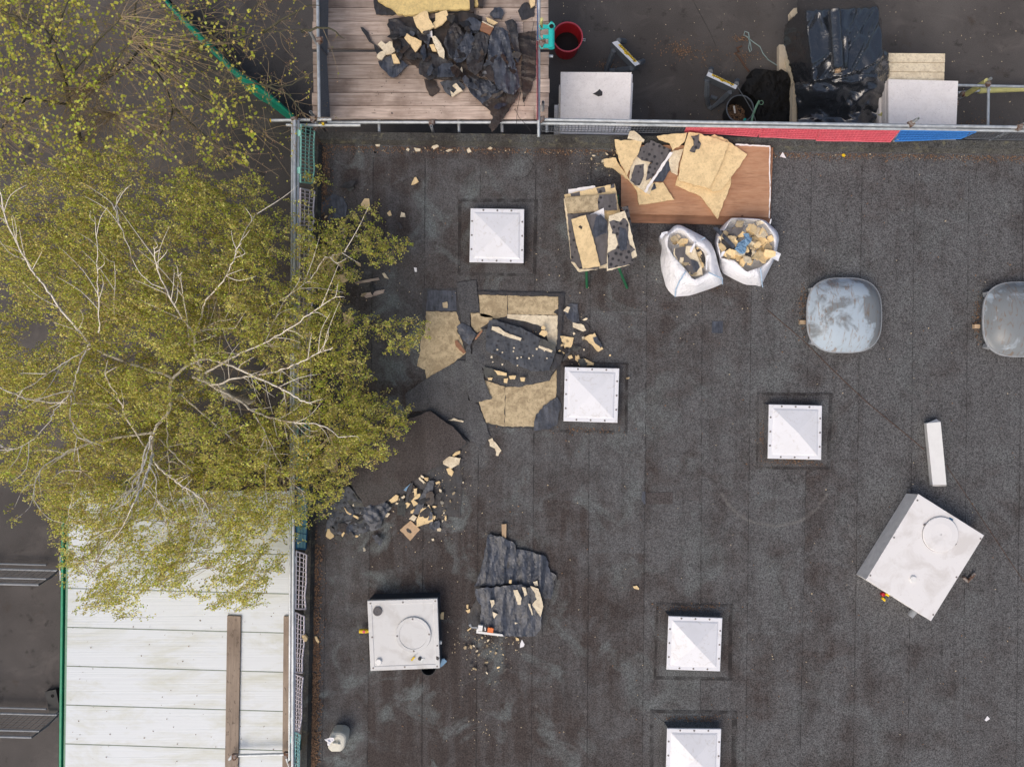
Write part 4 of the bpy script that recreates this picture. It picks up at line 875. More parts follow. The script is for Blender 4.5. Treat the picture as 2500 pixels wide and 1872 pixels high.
# polythene bundle
def bundle():
    out = q('R3', 325, -60, 560, -60, 900, -60, 1000, 55, 1030, 180, 1040, 400, 1085, 430, 1095, 600, 1098, 740, 1085, 880, 1020, 930, 960, 1030, 700, 1035, 330, 1025, 330, 900, 300, 680, 230, 400, 215, 370, 225, 210, 330, 110)
    topp = q('R3', 405, 95, 1000, 58, 1035, 300, 1040, 480, 900, 570, 700, 640, 455, 680)
    low = q('R3', 455, 690, 760, 640, 1050, 440, 1090, 620, 1085, 860, 1020, 920, 950, 1010, 400, 1000, 380, 820)
    ztop = -.55
    def zf(x, y):
        v = Vector((x * .02, y * .02, 3.1))
        if inside(topp, x, y):
            h = ztop + .03 * noise.noise(v * .9) + max(0, .06 * (1 - abs(noise.noise(Vector((x * .014 - y * .004, y * .005 + x * .004, 8.0)))) * 6)) + max(0, .07 * (1 - abs(noise.noise(Vector((x * .02 + y * .014, y * .006, 18.0)))) * 5)) + .05 * noise.noise(Vector((x * .03, y * .012, 28.0)))
            return h
        d = edge_dist(topp, x, y)
        if y < 35: z = ztop - d / 26 * .5
        elif x < 1990 and y < 205: z = ztop - min(1.4, d / 58 * 1.05)
        else: z = ztop - .10 - min(.65, d / 110 * .75)
        cr = 1.2 * abs(noise.noise(Vector((x * .017 + y * .008, y * .020 - x * .005, 1.7)))) + .42 * abs(noise.noise(Vector((x * .038 - y * .015, y * .042, 4.7)))) * .7
        amp = .20 if (y > 185 and x > 1950) else .10
        z += amp * (.55 - cr) * min(1, d / 10)
        return max(z, GZ + .03)
    t0 = W(2020, 170, GZ); t0.z = GZ
    o = relief('polythene_sheet', out, zf, .004, M['polythene'], None, step=3.6, jag=.8, jstep=5, smooth=True); tag(o, 'crumpled glossy black polythene sheet draped over a pallet of boards', 'polythene sheet')
    # what it covers
    P = [W(a_, b__, ztop - .06) for a_, b__ in q('R3', 540, 120, 980, 90, 1000, 520, 560, 640)]
    b = B(); b.loft([[Vector((v.x, v.y, z)) for v in P] for z in (GZ + .12, ztop - .22)]); tag(b.build('board_pallet', M['foam_pale']), 'pale block of boards under the black polythene', 'board stack')
    for k in range(3):
        p0 = P[3].lerp(P[0], .1 + .4 * k); p1 = P[2].lerp(P[1], .1 + .4 * k); d = p1 - p0
        B()
    b = B(); p0 = P[3]; b.box((sum((v.x for v in P)) / 4, sum((v.y for v in P)) / 4, GZ + .06), (1.2, 1.5, .115)); tag(b.build('pallet', M['pallet']), 'wooden pallet under the polythene bundle', 'pallet')
    # roll on top
    a0, a1 = W(*q('R3', 632, 95)[0], ztop + .10), W(*q('R3', 665, 590)[0], ztop + .10); t = thing('polythene_roll', 'rolled black polythene lying on top of the covered bundle', 'roll', ((a0.x + a1.x) / 2, (a0.y + a1.y) / 2, ztop))
    n_ = 14; pts = [a0.lerp(a1, i / n_) for i in range(n_ + 1)]; b = B(); b.path(pts, [.105 + rnd.uniform(-.008, .008) for _ in pts], 18); b.build('roll', M['polythene'], t, smooth=True)
    B().tube(a1, a1 + (a1 - a0).normalized() * .02, .05, 12).build('core', M['cardboard'], t)
    b0, b1 = W(*q('R3', 725, 320)[0], ztop + .06), W(*q('R3', 725, 570)[0], ztop + .06); o = B().path([b0, b0.lerp(b1, .5), b1], [.05, .06, .05], 14).build('polythene_roll', M['polythene'], smooth=True); tag(o, 'short loose fold of black polythene beside the roll', 'roll')
    # pale timber edges poking out
    for lab, pts, z in (('pale timber edge poking out at the top left of the polythene', q('R3', 275, 150, 272, 100, 300, 70, 345, 65, 350, 95, 300, 140), -1.6), ('pale timber edge standing left of the polythene bundle', q('R3', 298, 680, 318, 700, 325, 1020, 283, 1020, 290, 850), -1.5)):
        P = [W(a_, b__, z) for a_, b__ in pts]; b = B(); b.loft([[Vector((v.x, v.y, zz)) for v in ccwv(P)] for zz in (z - .12, z)]); tag(b.build('timber', M['timber_pale']), lab, 'timber')
def ccwv(P):
    a = sum(P[i].x * P[(i + 1) % len(P)].y - P[(i + 1) % len(P)].x * P[i].y for i in range(len(P))); return P if a > 0 else P[::-1]
bundle()
# black netting sack and ropes
o = relief('net_sack', q('C2', 1140, 200, 1220, 150, 1500, 175, 1640, 190, 1760, 165, 1900, 240, 1960, 420, 1985, 700, 1975, 1000, 1960, 1290, 1260, 1290, 1240, 1080, 1300, 900, 1180, 700, 1020, 620, 1005, 480, 1060, 360, 1170, 330),
       lambda x, y: max(GZ + .05, GZ + .34 * min(1, (edge_dist([(1850, 190), (1930, 190), (1930, 300), (1850, 300)], x, y) * 0 + 1)) + .16 * noise.noise(Vector((x * .035, y * .025, 2))) - .1 * abs(noise.noise(Vector((x * .09, y * .05, 6))))), .3, M['net_black'], None, step=5, jag=1.2); tag(o, 'slumped black netting sack beside the black tub', 'sack')
def rope(name, key, f, z, r, m, label, cat='rope'):
    P = [W(a_, b__, z) for a_, b__ in q(key, *f)]; tag(B().path(P, r, 6).build(name, M[m]), label, cat)
rope('rope', 'R2', [1755, 300, 1765, 262, 1795, 275, 1805, 340, 1795, 400, 1808, 435, 1820, 420, 1808, 350, 1790, 310, 1760, 290, 1825, 345, 1890, 390, 1915, 445, 1960, 500, 2040, 550, 2085, 590, 2110, 640, 2135, 705], GZ + .012, .011, 'rope_blue', 'thin grey-blue rope with a looped end on the tarmac')
rope('rope', 'R2', [1740, 385, 1700, 400, 1715, 430, 1685, 440, 1720, 480, 1745, 520, 1770, 560, 1800, 595], GZ + .02, .02, 'rope_brown', 'frayed brown rope end above the black sack')
rope('wire', 'R2', [1330, 0, 1400, 130, 1470, 260, 1525, 385], GZ + .006, .003, 'wire', 'fine dark wire trailing over the yard tarmac', 'wire')
rope('wire', 'R2', [1700, 720, 1760, 810, 1830, 930, 1855, 1005], GZ + .75, .006, 'mesh_wire', 'thin wire hanging over the black tub', 'wire')
rope('wire', 'B1', [1480, 250, 1420, 600, 1380, 850, 1330, 1060, 1280, 1300, 1270, 1500], .35, .004, 'wire', 'loose wire hanging down the platform beside the right rail', 'wire')
rope('wire', 'B1', [1255, 1290, 1300, 1400, 1380, 1480, 1440, 1560], .2, .004, 'wire', 'curly wire end over the gap at the platform corner', 'wire')
rope('lightning_cable', 'P', [1874, 757, 1960, 830, 2040, 910, 2120, 985, 2200, 1050, 2256, 1097],   .016, .005, 'rope_brown', 'dark cable running diagonally between the dome and the white trim', 'cable')
rope('lightning_cable', 'P', [2310, 1135, 2340, 1180, 2420, 1300, 2500, 1420, 2560, 1500],   .016, .004, 'rope_brown', 'dark cable running diagonally past the white fan unit', 'cable')
rope('wire', 'R5', [1890, 240, 2000, 280, 2050, 350, 2010, 430, 1930, 480, 1890, 470], .018, .003, 'wire', 'curved black wire on the roof near the north kerb', 'wire')

# ------------------------------------------------------------------ plywood sheets leaning on the north kerb, with torn insulation
def plyz(dz):
    return lambda x, y: max(.034 + dz, .034 + dz + (y < 545) * (545 - y) / 185 * .125)
def edge_white(): pass
t = relief('plywood_sheet', q('R4', 640, 235, 1978, 222, 1950, 925, 690, 895), plyz(0), .018, M['plywood_edge'], step=40, jag=.2); tag(t, 'lower reddish plywood sheet showing along the near edge', 'plywood')
t = relief('plywood_sheet', q('R4', 612, 200, 1958, 208, 1940, 850, 690, 818, 612, 780), plyz(.05), .018, M['plywood'], step=40, jag=.2); tag(t, 'upper reddish plywood sheet under the torn insulation', 'plywood')
for lab, f in (('torn white film along the right edge of the plywood', [1944, 215, 1954, 215, 1950, 430, 1956, 640, 1946, 860, 1938, 855, 1948, 640, 1942, 430]), ('torn white film along the top edge of the plywood', [1640, 190, 1950, 205, 1950, 218, 1640, 203])):
    c_ = relief('plastic_film', q('R4', *f), plyz(.058), .004, M['foam_white'], step=0, jag=.5); tag(c_, lab, 'plastic film')
PL = .06
def on_ply(x, y): return plyz(.05)(x, y)
def pchunk(name, f, lvl, t, m, label, cat, key='R4', tilt=(0, 0), jag=.8, grp=None, parent=None):
    pts = q(key, *f); c = cen(pts)
    o = relief(name, pts, lambda x, y: on_ply(x, min(y, 520)) * .35 + on_ply(*c) * .65 + lvl + t + (x - c[0]) * tilt[0] + (y - c[1]) * tilt[1], t, M[m], parent, step=0, jag=jag)
    return tag(o, label, cat, grp)
IB, IC = 'insulation_piece', 'insulation'
pchunk(IB, [455, 325, 565, 315, 610, 400, 665, 475, 700, 520, 790, 540, 830, 620, 905, 540, 990, 535, 1090, 690, 940, 715, 775, 737, 750, 600, 690, 525, 610, 460, 540, 405, 460, 385], .004, .03, 'foam', 'long curved tan insulation piece sweeping across the plywood', IC)
pchunk(IB, [690, 75, 730, 72, 825, 155, 815, 172, 670, 140], .03, .03, 'foam_pale', 'pale insulation wedge lying on the kerb above the pile', IC)
pchunk(IB, [555, 148, 750, 160, 800, 165, 775, 260, 720, 340, 668, 472, 600, 345, 568, 230], .04, .035, 'foam', 'upright tan triangle of insulation at the left of the plywood', IC)
pchunk(IB, [1060, 260, 1170, 235, 1130, 370, 1120, 470, 1065, 440, 1040, 340], .02, .03, 'foam_pale', 'off-white insulation scrap between the dotted board and the big square', IC)
pchunk(IB, [690, 345, 735, 285, 880, 350, 850, 420, 900, 540, 870, 640, 820, 620, 690, 525], .025, .03, 'foam_pale', 'whitish torn insulation under the dotted board', IC)
pchunk(IB, [730, 270, 880, 155, 1065, 240, 1040, 300, 905, 480, 835, 520, 855, 390, 890, 360, 800, 340, 735, 285], .06, .006, 'felt_dots', 'grey felt with dark dots on the insulation pile', 'felt')
pchunk('felt_strip', [735, 385, 820, 370, 815, 480, 780, 560, 740, 560, 695, 520], .06, .006, 'felt_dots', 'short grey felt strip left of the diagonal edge', 'felt')
pchunk('felt_strip', [1030, 335, 1070, 400, 990, 530, 900, 525, 960, 440], .05, .01, 'felt_blue', 'dark felt strip right of the diagonal edge', 'felt')
pchunk(IB, [1052, 262, 1078, 268, 880, 560, 835, 630, 818, 612], .075, .03, 'foam_white', 'narrow white board edge lying diagonally over the dotted felt', IC)
pchunk('felt_scrap', [880, 560, 915, 545, 930, 590, 880, 610], .05, .006, 'felt_blue', 'small dark square felt scrap on the curved tan piece', 'scrap')
pchunk('felt_scrap', [830, 690, 850, 660, 868, 690, 855, 718, 830, 712], .036, .006, 'felt_blue', 'dark diamond felt scrap at the tip of the tan piece', 'scrap')
pchunk(IB, [935, 120, 1060, 100, 1205, 90, 1180, 170, 1080, 245, 1050, 180, 955, 150], .07, .03, 'foam', 'tan insulation wedge at the top between the two piles', IC)
pchunk(IB, [1400, 130, 1450, 105, 1520, 130, 1560, 160, 1520, 190], .03, .03, 'foam', 'small tan insulation corner behind the big square', IC)
pchunk(IB, [1120, 480, 1135, 520, 1405, 595, 1440, 620, 1600, 490, 1590, 580, 1480, 862, 1330, 660, 1290, 640, 1100, 560], .012, .03, 'foam', 'tan insulation sheet ending in a long point on the plywood', IC)
pchunk(IB, [1580, 180, 1540, 140, 1745, 285, 1690, 370, 1600, 490, 1520, 600, 1440, 620, 1400, 590, 1480, 430], .045, .03, 'foam', 'tan insulation sheet at the right of the plywood pile', IC)
big = pchunk(IB, [1220, 85, 1310, 95, 1580, 180, 1500, 400, 1405, 590, 1130, 515, 1140, 400, 1190, 180], .085, .035, 'foam', 'biggest tan square of insulation, with a dotted felt patch', IC)
pchunk('felt_patch', [1240, 120, 1315, 100, 1310, 160, 1332, 190, 1315, 235, 1285, 240, 1275, 270, 1225, 255, 1265, 200, 1260, 160], .1215, .004, 'felt_dots', None, None, parent=big)
pchunk('felt_patch', [1545, 225, 1555, 235, 1515, 330, 1490, 395, 1480, 390, 1500, 310], .078, .006, 'felt_black', 'thin black felt sliver in the crack of the tan sheets', 'felt')
# ------------------------------------------------------------------ stack of old boards on a green trestle
tr = thing('green_trestle', 'dark green steel trestle under the stack of old boards', 'trestle', W(1455, 600, 0) + Vector((0, 0, .01)))
SZ = .50
for pts, zz in (((1431, 640, 1433, 702), (SZ - .05, .015)), ((1505, 640, 1531, 703), (SZ - .05, .015)), ((1448, 560, 1442, 560), (SZ - .05, .015)), ((1508, 478, 1506, 520), (SZ - .06, .015))):
    B().path([W(pts[0], pts[1], zz[0]), W(pts[2], pts[3], zz[1])], .022, 8).build('leg', M['green_steel'], tr)
B().tube(W(1425, 560, SZ - .04), W(1510, 545, SZ - .04), .03, 8).build('beam', M['green_steel'], tr); B().tube(W(1425, 635, SZ - .04), W(1515, 625, SZ - .04), .03, 8).build('beam', M['green_steel'], tr)
z = SZ
def st(f, t, m, label, cat='insulation', name=IB, dz=0, key='B3'):
    global z
    o = chunk(name, q(key, *f), z + dz, t, M[m], jag=.5, label=label, cat=cat); z += t * .999 if dz == 0 else 0; return o
st([45, 365, 880, 285, 1010, 1440, 290, 1548, 165, 1390], .04, 'foam_pale', 'bottom pale board of the stack on the green trestle')
st([115, 215, 545, 155, 640, 560, 120, 620], .03, 'foam_white', 'white board showing at the far end of the trestle stack')
st([50, 300, 865, 125, 950, 560, 960, 800, 150, 820], .03, 'foam', 'orange-tan board blotched with felt at the far end of the stack')
pt = chunk('felt_patch', q('B3', 150, 285, 300, 250, 310, 320, 160, 330), z, .004, M['felt_dots'], label='felt blotch at the left of the orange-tan board', cat='felt'); chunk('felt_patch', q('B3', 570, 200, 700, 175, 720, 260, 600, 285), z, .004, M['felt_dots'], label='felt blotch in the middle of the orange-tan board', cat='felt'); chunk('felt_patch', q('B3', 800, 130, 862, 125, 865, 190, 800, 200), z, .004, M['felt_dots'], label='felt blotch at the right corner of the orange-tan board', cat='felt')
st([105, 590, 620, 570, 620, 1500, 300, 1500, 215, 1390, 165, 1380], .03, 'felt_dots', 'dark felt-faced board under the long tan board', 'board')
st([50, 360, 640, 300, 900, 285, 920, 550, 690, 560, 330, 590, 110, 600], .03, 'foam_old', 'weathered tan board lying across the far part of the stack')
st([618, 300, 880, 285, 905, 552, 690, 552, 605, 540, 590, 450], .005, 'felt_dots', 'dotted grey felt covering the right end of the weathered board', 'felt')
st([440, 630, 690, 515, 705, 690, 560, 640], .02, 'foam_white', 'white triangular board corner in the middle of the stack')
st([960, 500, 1085, 480, 1135, 760, 1180, 1100, 1060, 1000, 1025, 565], .02, 'felt_dots', 'dotted felt board edge at the right of the stack', 'board')
st([400, 630, 560, 610, 700, 680, 755, 740, 765, 960, 742, 1410, 630, 1455, 520, 1010], .025, 'felt_dots', 'dotted felt board between the long tan and the white board', 'board')
chunk('felt_patch', q('B3', 560, 660, 640, 620, 740, 730, 750, 920, 640, 950, 540, 1010, 500, 900), z, .006, M['felt_blue'], label='glossy blue-black felt patch on the dotted board', cat='felt')
st([165, 700, 400, 630, 520, 1010, 632, 1452, 355, 1497, 250, 1100], .03, 'foam', 'long tan board with dark specks on top of the stack')
st([775, 640, 1025, 565, 1100, 760, 1190, 1130, 1228, 1290, 1160, 1330, 1120, 1430, 740, 1535, 745, 1400, 760, 1000], .03, 'foam_pale', 'pale board partly covered by dotted felt on top of the stack')
chunk('felt_sheet', q('B3', 775, 740, 850, 710, 950, 740, 1000, 680, 1040, 690, 1090, 780, 1080, 960, 1110, 1110, 1200, 1190, 1135, 1240, 1160, 1400, 1120, 1430, 760, 1500, 745, 1250, 880, 1180, 920, 1100, 880, 940, 820, 930, 830, 880), z, .005, M['felt_dots'], label='torn dotted felt sheet on the pale board', cat='felt')
chunk('felt_patch', q('B3', 950, 820, 1040, 850, 1080, 960, 1060, 1190, 960, 1210, 920, 1050), z + .005, .004, M['felt_blue'], label='shiny blue-black felt streak down the pale board', cat='felt')
chunk('felt_scrap', q('B3', 280, 825, 305, 795, 345, 825, 330, 862), z - .03, .006, M['felt_brown'], label='small dark square scrap on the long tan board', cat='scrap')

# ------------------------------------------------------------------ two white rubble sacks
def sack(label, outer, opening, base_c, zr, inner_piece):
    c = cen(outer); n_ = 60
    def ray(poly, a, c):
        d = (math.cos(a), math.sin(a)); best = 0
        for i in range(len(poly)):
            ax, ay = poly[i]; bx, by = poly[(i + 1) % len(poly)]; ex, ey = bx - ax, by - ay; den = d[0] * ey - d[1] * ex
            if abs(den) < 1e-9: continue
            tt = ((ax - c[0]) * ey - (ay - c[1]) * ex) / den; u = ((ax - c[0]) * d[1] - (ay - c[1]) * d[0]) / den
            if tt > 0 and 0 <= u <= 1: best = max(best, tt)
        return best
    co = cen(opening); A = [2 * math.pi * i / n_ for i in range(n_)]
    rings = [[], [], [], [], [], []]
    for a in A:
        ro = ray(outer, a, co); ri = ray(opening, a, co); d = (math.cos(a), math.sin(a))
        # towards the picture centre (down-left) the outer wall shows down to the roof
        vis = max(0, min(1, .5 + 1.0 * (-.55 * d[0] + .84 * d[1])))
        wob = .012 * noise.noise(Vector((a * 3, zr, 1)))
        zo = lerp(zr * .8, .03, vis)
        po = (co[0] + d[0] * ro, co[1] + d[1] * ro); pi_ = (co[0] + d[0] * ri, co[1] + d[1] * ri); pm = (co[0] + d[0] * lerp(ri, ro, .45), co[1] + d[1] * lerp(ri, ro, .45))
        wo = W(*po, zo); wi = W(*pi_, zr); base = Vector((wo.x, wo.y, .013)) if vis > .4 else Vector((lerp(wo.x, wi.x, .35), lerp(wo.y, wi.y, .35), .013))
        cr = .03 * noise.noise(Vector((a * 4, 3.3, zr * 9)))
        wm = W(*pm, lerp(zo, zr, .62) + cr + .03 * vis)
        wi.z += wob + .03 * noise.noise(Vector((a * 1.6, 7, zr)))
        down = W(co[0] + d[0] * ri * .985, co[1] + d[1] * ri * .985, zr - .06); dn2 = Vector((lerp(wi.x, W(*co, .2).x, .10), lerp(wi.y, W(*co, .2).y, .10), .22))
        for r_, v in zip(rings, (base, wo, wm, wi, down, dn2)): r_.append(v)
    rings = [r_[::-1] for r_ in rings]
    w0 = W(*co, .2); t = thing('rubble_sack', label, 'sack', (w0.x, w0.y, .012))
    b = B(); b.loft(rings, True, True); b.build('bag', M['sack_white'], t, smooth=True)
    return t, zr
o1 = q('B4', 80, 400, 130, 320, 220, 312, 330, 205, 430, 205, 600, 290, 830, 410, 940, 510, 1010, 660, 1060, 870, 1120, 1060, 1142, 1100, 1130, 1200, 900, 1290, 600, 1390, 320, 1415, 190, 1270, 100, 950, 85, 760, 125, 560)
p1 = q('B4', 200, 560, 210, 440, 240, 360, 400, 275, 500, 310, 560, 400, 670, 520, 760, 560, 860, 640, 885, 720, 895, 850, 915, 1000, 800, 1070, 640, 1140, 590, 1060, 520, 970, 380, 810, 300, 720)
o2 = q('B4', 1285, 80, 1500, 85, 1720, 95, 1850, 120, 1960, 220, 2060, 310, 2090, 420, 2060, 600, 2000, 800, 1900, 1000, 1820, 1160, 1810, 1250, 1700, 1220, 1520, 1210, 1330, 1120, 1130, 1010, 1090, 900, 1080, 770, 1030, 650, 1005, 500, 1060, 330, 1180, 180)
p2 = q('B4', 1270, 105, 1450, 98, 1750, 115, 1850, 170, 1990, 380, 2010, 480, 2000, 700, 1900, 830, 1770, 920, 1640, 960, 1540, 1000, 1470, 930, 1330, 800, 1110, 760, 1080, 600, 1050, 480, 1180, 270)
s1, _ = sack('white woven sack of rubble, the left one of two', o1, p1, None, .52, None); s2, _ = sack('white woven sack overfull of insulation and felt, the right one of two', o2, p2, None, .50, None)
for t, pts in ((s1, [q('B4', 330, 1410, 340, 1300, 400, 1160, 510, 990), q('B4', 680, 490, 760, 460, 830, 420), q('B4', 1130, 1200, 1125, 1110, 900, 1010)]), (s2, [q('B4', 1805, 1250, 1790, 1130, 1770, 940)])):
    for L in pts:
        P = [W(a_, b__, z_) for (a_, b__), z_ in zip(L, [.05, .22, .42, .55] if len(L) == 4 else [.1, .4, .54])]; B().path([v + Vector((0, 0, .012)) for v in P], .010, 6).build('seam', M['sack_seam'], t)
for t, f, z_ in ((s1, [590, 610, 660, 500, 680, 520, 610, 670, 580, 660], .56), (s1, [75, 400, 110, 330, 200, 310, 215, 340, 160, 360, 100, 440], .50), (s1, [860, 720, 890, 720, 880, 850, 870, 960, 852, 950], .50), (s2, [2000, 630, 2120, 690, 2075, 815, 1960, 760], .40), (s2, [1925, 180, 1945, 105, 1965, 100, 1945, 190], .54), (s2, [1100, 740, 1120, 660, 1165, 640, 1180, 660, 1130, 740], .52)):
    relief('strap', q('B4', *f), lambda x, y: z_ + .01 * noise.noise(Vector((x * .1, y * .1, 0))), .004, M['sack_white'], t, step=4, jag=.2)
IN1 = 'tan insulation chunk inside the left white sack'; IN2 = 'tan insulation chunk inside the right white sack'
def fill(poly, n_, z0, z1, r0, r1, label, group, seed):
    rg = random.Random(seed); xs_ = [a for a, b in poly]; ys_ = [b for a, b in poly]; k = 0; tries = 0
    while k < n_ and tries < 4000:
        tries += 1; x, y = rg.uniform(min(xs_), max(xs_)), rg.uniform(min(ys_), max(ys_)); r_ = rg.uniform(r0, r1)
        if not inside(poly, x, y) or edge_dist(poly, x, y) < r_ * .7: continue
        o = chunk(IB, blob_poly(x, y, r_, 7, rg.uniform(1, 1.35), rg), rg.uniform(z0, z1), rg.uniform(.02, .05), M[rg.choice(['foam', 'foam', 'foam_pale', 'foam_old'])], tilt=(rg.uniform(-.004, .004), rg.uniform(-.004, .004)), jag=.5, jstep=4, label=label, cat=IC, group=group); k += 1
fill(p1, 34, .30, .42, 6, 11, IN1, 'insulation chunks in the left sack', 3)
fill(p2, 60, .34, .50, 7, 16, IN2, 'insulation chunks in the right sack', 4)
chunk('felt_faced_board', q('B4', 320, 590, 530, 560, 660, 545, 700, 700, 780, 900, 800, 1050, 620, 1070, 560, 1010, 430, 870, 310, 720), .40, .03, M['foam_pale'], tilt=(0, -.001), label='broken pale board with grey felt in the left sack', cat='board')
chunk('felt_patch', q('B4', 330, 600, 510, 565, 505, 690, 590, 780, 700, 815, 745, 900, 640, 1040, 590, 1040, 470, 880, 480, 750, 420, 750, 400, 830, 330, 700), .446, .004, M['felt_dots'], tilt=(0, -.001), label='grey felt skin on the board in the left sack', cat='felt')
chunk('felt_patch', q('B4', 600, 780, 720, 830, 750, 920, 690, 1010, 640, 960), .452, .004, M['felt_blue'], tilt=(0, -.001), label='dark blue felt corner on the board in the left sack', cat='felt')
chunk('felt_strip', q('B4', 680, 600, 780, 600, 870, 700, 830, 900, 760, 780), .36, .01, M['felt_black'], label='black felt strip at the right side of the left sack', cat='felt')
chunk('felt_sheet', q('B4', 1190, 320, 1400, 220, 1515, 210, 1440, 345, 1340, 430), .50, .01, M['felt_dots'], tilt=(.001, 0), label='grey felt sheet at the top of the right sack', cat='felt')
chunk('felt_sheet', q('B4', 1110, 290, 1260, 330, 1400, 420, 1340, 600, 1200, 660, 1120, 560), .47, .01, M['felt_black'], amp=.02, label='dark felt sheet under the plank in the right sack', cat='felt')
o = B(); P = [W(a_, b__, .57) for a_, b__ in q('B4', 985, 245, 1040, 235, 1350, 550, 1320, 605)]; o.loft([[v - Vector((0, 0, .05)) for v in ccwv(P)], ccwv(P)]); tag(o.build('felt_plank', M['felt_blue']), 'dark felt-wrapped batten sticking out of the right sack', 'batten')
chunk('felt_scrap', q('B4', 1530, 590, 1640, 580, 1670, 700, 1660, 800, 1540, 770, 1510, 680), .49, .01, M['felt_black'], amp=.03, freq=.2, step=4, label='crumpled black felt lump in the right sack', cat='felt')
chunk('blue_cloth', q('B4', 1478, 350, 1575, 342, 1590, 410, 1635, 420, 1620, 480, 1540, 560, 1530, 620, 1505, 700, 1420, 680, 1340, 610, 1390, 510, 1450, 470, 1520, 430), .53, .008, M['blue_cloth'], amp=.035, freq=.22, step=3, jag=.3, label='light blue cloth on top of the right sack', cat='cloth')

# ------------------------------------------------------------------ torn open patch of roof
def rp(name, f, z_, t, m, label, cat, key='R6', amp=0, jag=.9, parent=None, **k):
    return chunk(name, q(key, *f), z_, t, M[m], parent, amp=amp, jag=jag, label=label, cat=cat, **k)
Z0 = .013
rp('felt_underlay', [300, 200, 620, 195, 820, 215, 1580, 228, 1560, 700, 1570, 900, 1540, 1200, 1480, 1470, 860, 1440, 700, 900, 330, 1000, 300, 600], Z0 - .003, .003, 'felt_black', None, None, jag=1, parent=bld)
rp('insulation_panel', [330, 405, 605, 410, 640, 520, 610, 580, 660, 680, 690, 780, 560, 880, 335, 1012, 325, 930, 250, 895, 275, 800, 285, 650, 320, 600, 330, 500], Z0 + .001, .01, 'foam_old', 'exposed old insulation left of the loose felt strips', None, parent=bld)
rp('felt_strip', [345, 215, 600, 222, 605, 398, 332, 400], Z0 + .001, .008, 'felt_blue', 'bare blue-black strip above the left exposed panel', 'felt', jag=.4)
rp('insulation_piece', [478, 330, 520, 318, 530, 345, 525, 375, 485, 372], Z0 + .01, .006, 'foam_old', 'single pale chip on the bare blue-black strip', IC)
for lab, f in (('exposed insulation panel at the top left of the patch', [805, 258, 1062, 262, 1058, 445, 980, 470, 820, 450]), ('exposed insulation panel at the top right of the patch', [1066, 262, 1520, 275, 1520, 380, 1475, 415, 1515, 438, 1064, 428]),
               ('paler insulation panel below the top right panel', [1062, 432, 1515, 445, 1510, 720, 1440, 690, 1380, 540, 1200, 490, 1060, 465]), ('insulation remnant beside the upper loose felt strip', [728, 420, 800, 418, 930, 450, 930, 480, 815, 560, 850, 570, 790, 600, 740, 540]),
               ('exposed insulation panel at the bottom left of the patch', [850, 1020, 1040, 1080, 1036, 1440, 870, 1405, 805, 1220, 860, 1150]), ('exposed insulation panel at the bottom right of the patch', [1044, 1085, 1300, 1060, 1430, 1030, 1505, 930, 1500, 1175, 1400, 1260, 1320, 1340, 1300, 1440, 1041, 1440])):
    rp('insulation_panel', f, Z0 + .002, .01, 'foam_old' if 'paler' not in lab else 'foam_pale', lab, None, jag=.6, parent=bld)
rp('felt_flap', [600, 150, 780, 125, 815, 410, 725, 420, 725, 540, 650, 520, 620, 300], .028, .006, 'flap_grey', 'upright loose felt strip between the exposed panels', 'felt', amp=.012, jag=.6)
rp('felt_flap', [605, 545, 650, 510, 720, 540, 785, 610, 760, 650, 720, 710, 640, 640], .04, .006, 'felt_blue', 'blue-black crumpled felt flap in the middle of the strips', 'felt', amp=.02)
rp('felt_flap', [690, 720, 735, 700, 740, 830, 830, 900, 865, 1050, 925, 1190, 805, 1215, 735, 1240, 700, 1100, 690, 850], .03, .006, 'flap_grey', 'lower loose felt strip with white specks', 'felt', amp=.012)
rp('felt_sheet', [150, 1140, 330, 1012, 560, 882, 640, 845, 690, 850, 710, 1200, 800, 1240, 910, 1530, 820, 1640, 600, 1450, 380, 1300, 150, 1300], .02, .006, 'flap_grey', 'grainy grey felt sheet folded back below the left panel', 'felt', amp=.008)
# rolled-back felt in the centre: underside up
def rollz(x, y, z0, h):
    return z0 + h * (.5 + .5 * noise.noise(Vector((x * .02, y * .02, 3)))) 
o = relief('felt_sheet', q('R6', 780, 620, 860, 560, 1000, 560, 1300, 700, 1500, 780, 1500, 900, 1440, 1030, 1300, 1045, 1200, 1080, 1050, 1075, 870, 1000, 830, 900, 740, 830, 750, 720), lambda x, y: .055 + .03 * noise.noise(Vector((x * .04, y * .04, 2))), .006, M['flap_grey'], step=6, jag=1.2); tag(o, 'thick grainy edge of the folded felt in the middle of the patch', 'felt')
o = relief('felt_sheet', q('R6', 900, 490, 940, 480, 1200, 560, 1350, 640, 1500, 720, 1485, 800, 1440, 940, 1290, 945, 1130, 890, 980, 800, 870, 760, 865, 640), lambda x, y: .125 + .02 * noise.noise(Vector((x * .05, y * .05, 5))) + .00025 * (y - 840), .006, M['felt_dots_dark'], step=6, jag=1.0); tag(o, 'blue-black dotted felt sheet folded over in the middle of the patch', 'felt')
fs = o
for f in ([925, 540, 985, 545, 1040, 590, 1190, 645, 1180, 672, 1050, 630, 920, 570], [1345, 712, 1470, 757, 1460, 777, 1340, 732]):
    rp('foam_strip', f, .15, .012, 'foam_pale', None, None, jag=.6, parent=fs)
rg = random.Random(12)
for k in range(16): rp('foam_chip', [v for p_ in blob_poly(rg.uniform(900, 1430), rg.uniform(680, 900), rg.uniform(7, 12), 6, 1, rg) for v in p_], .15, .006, 'foam_pale', None, None, jag=0, parent=fs)
rp('felt_scrap', [1370, 650, 1505, 705, 1480, 755, 1345, 705], .16, .008, 'felt_olive', 'olive grey dotted felt scrap on the fold', 'felt')
rp('felt_scrap', [850, 900, 1060, 960, 1060, 1010, 860, 990], .10, .008, 'felt_olive', 'olive grey dotted felt scrap below the fold', 'felt')
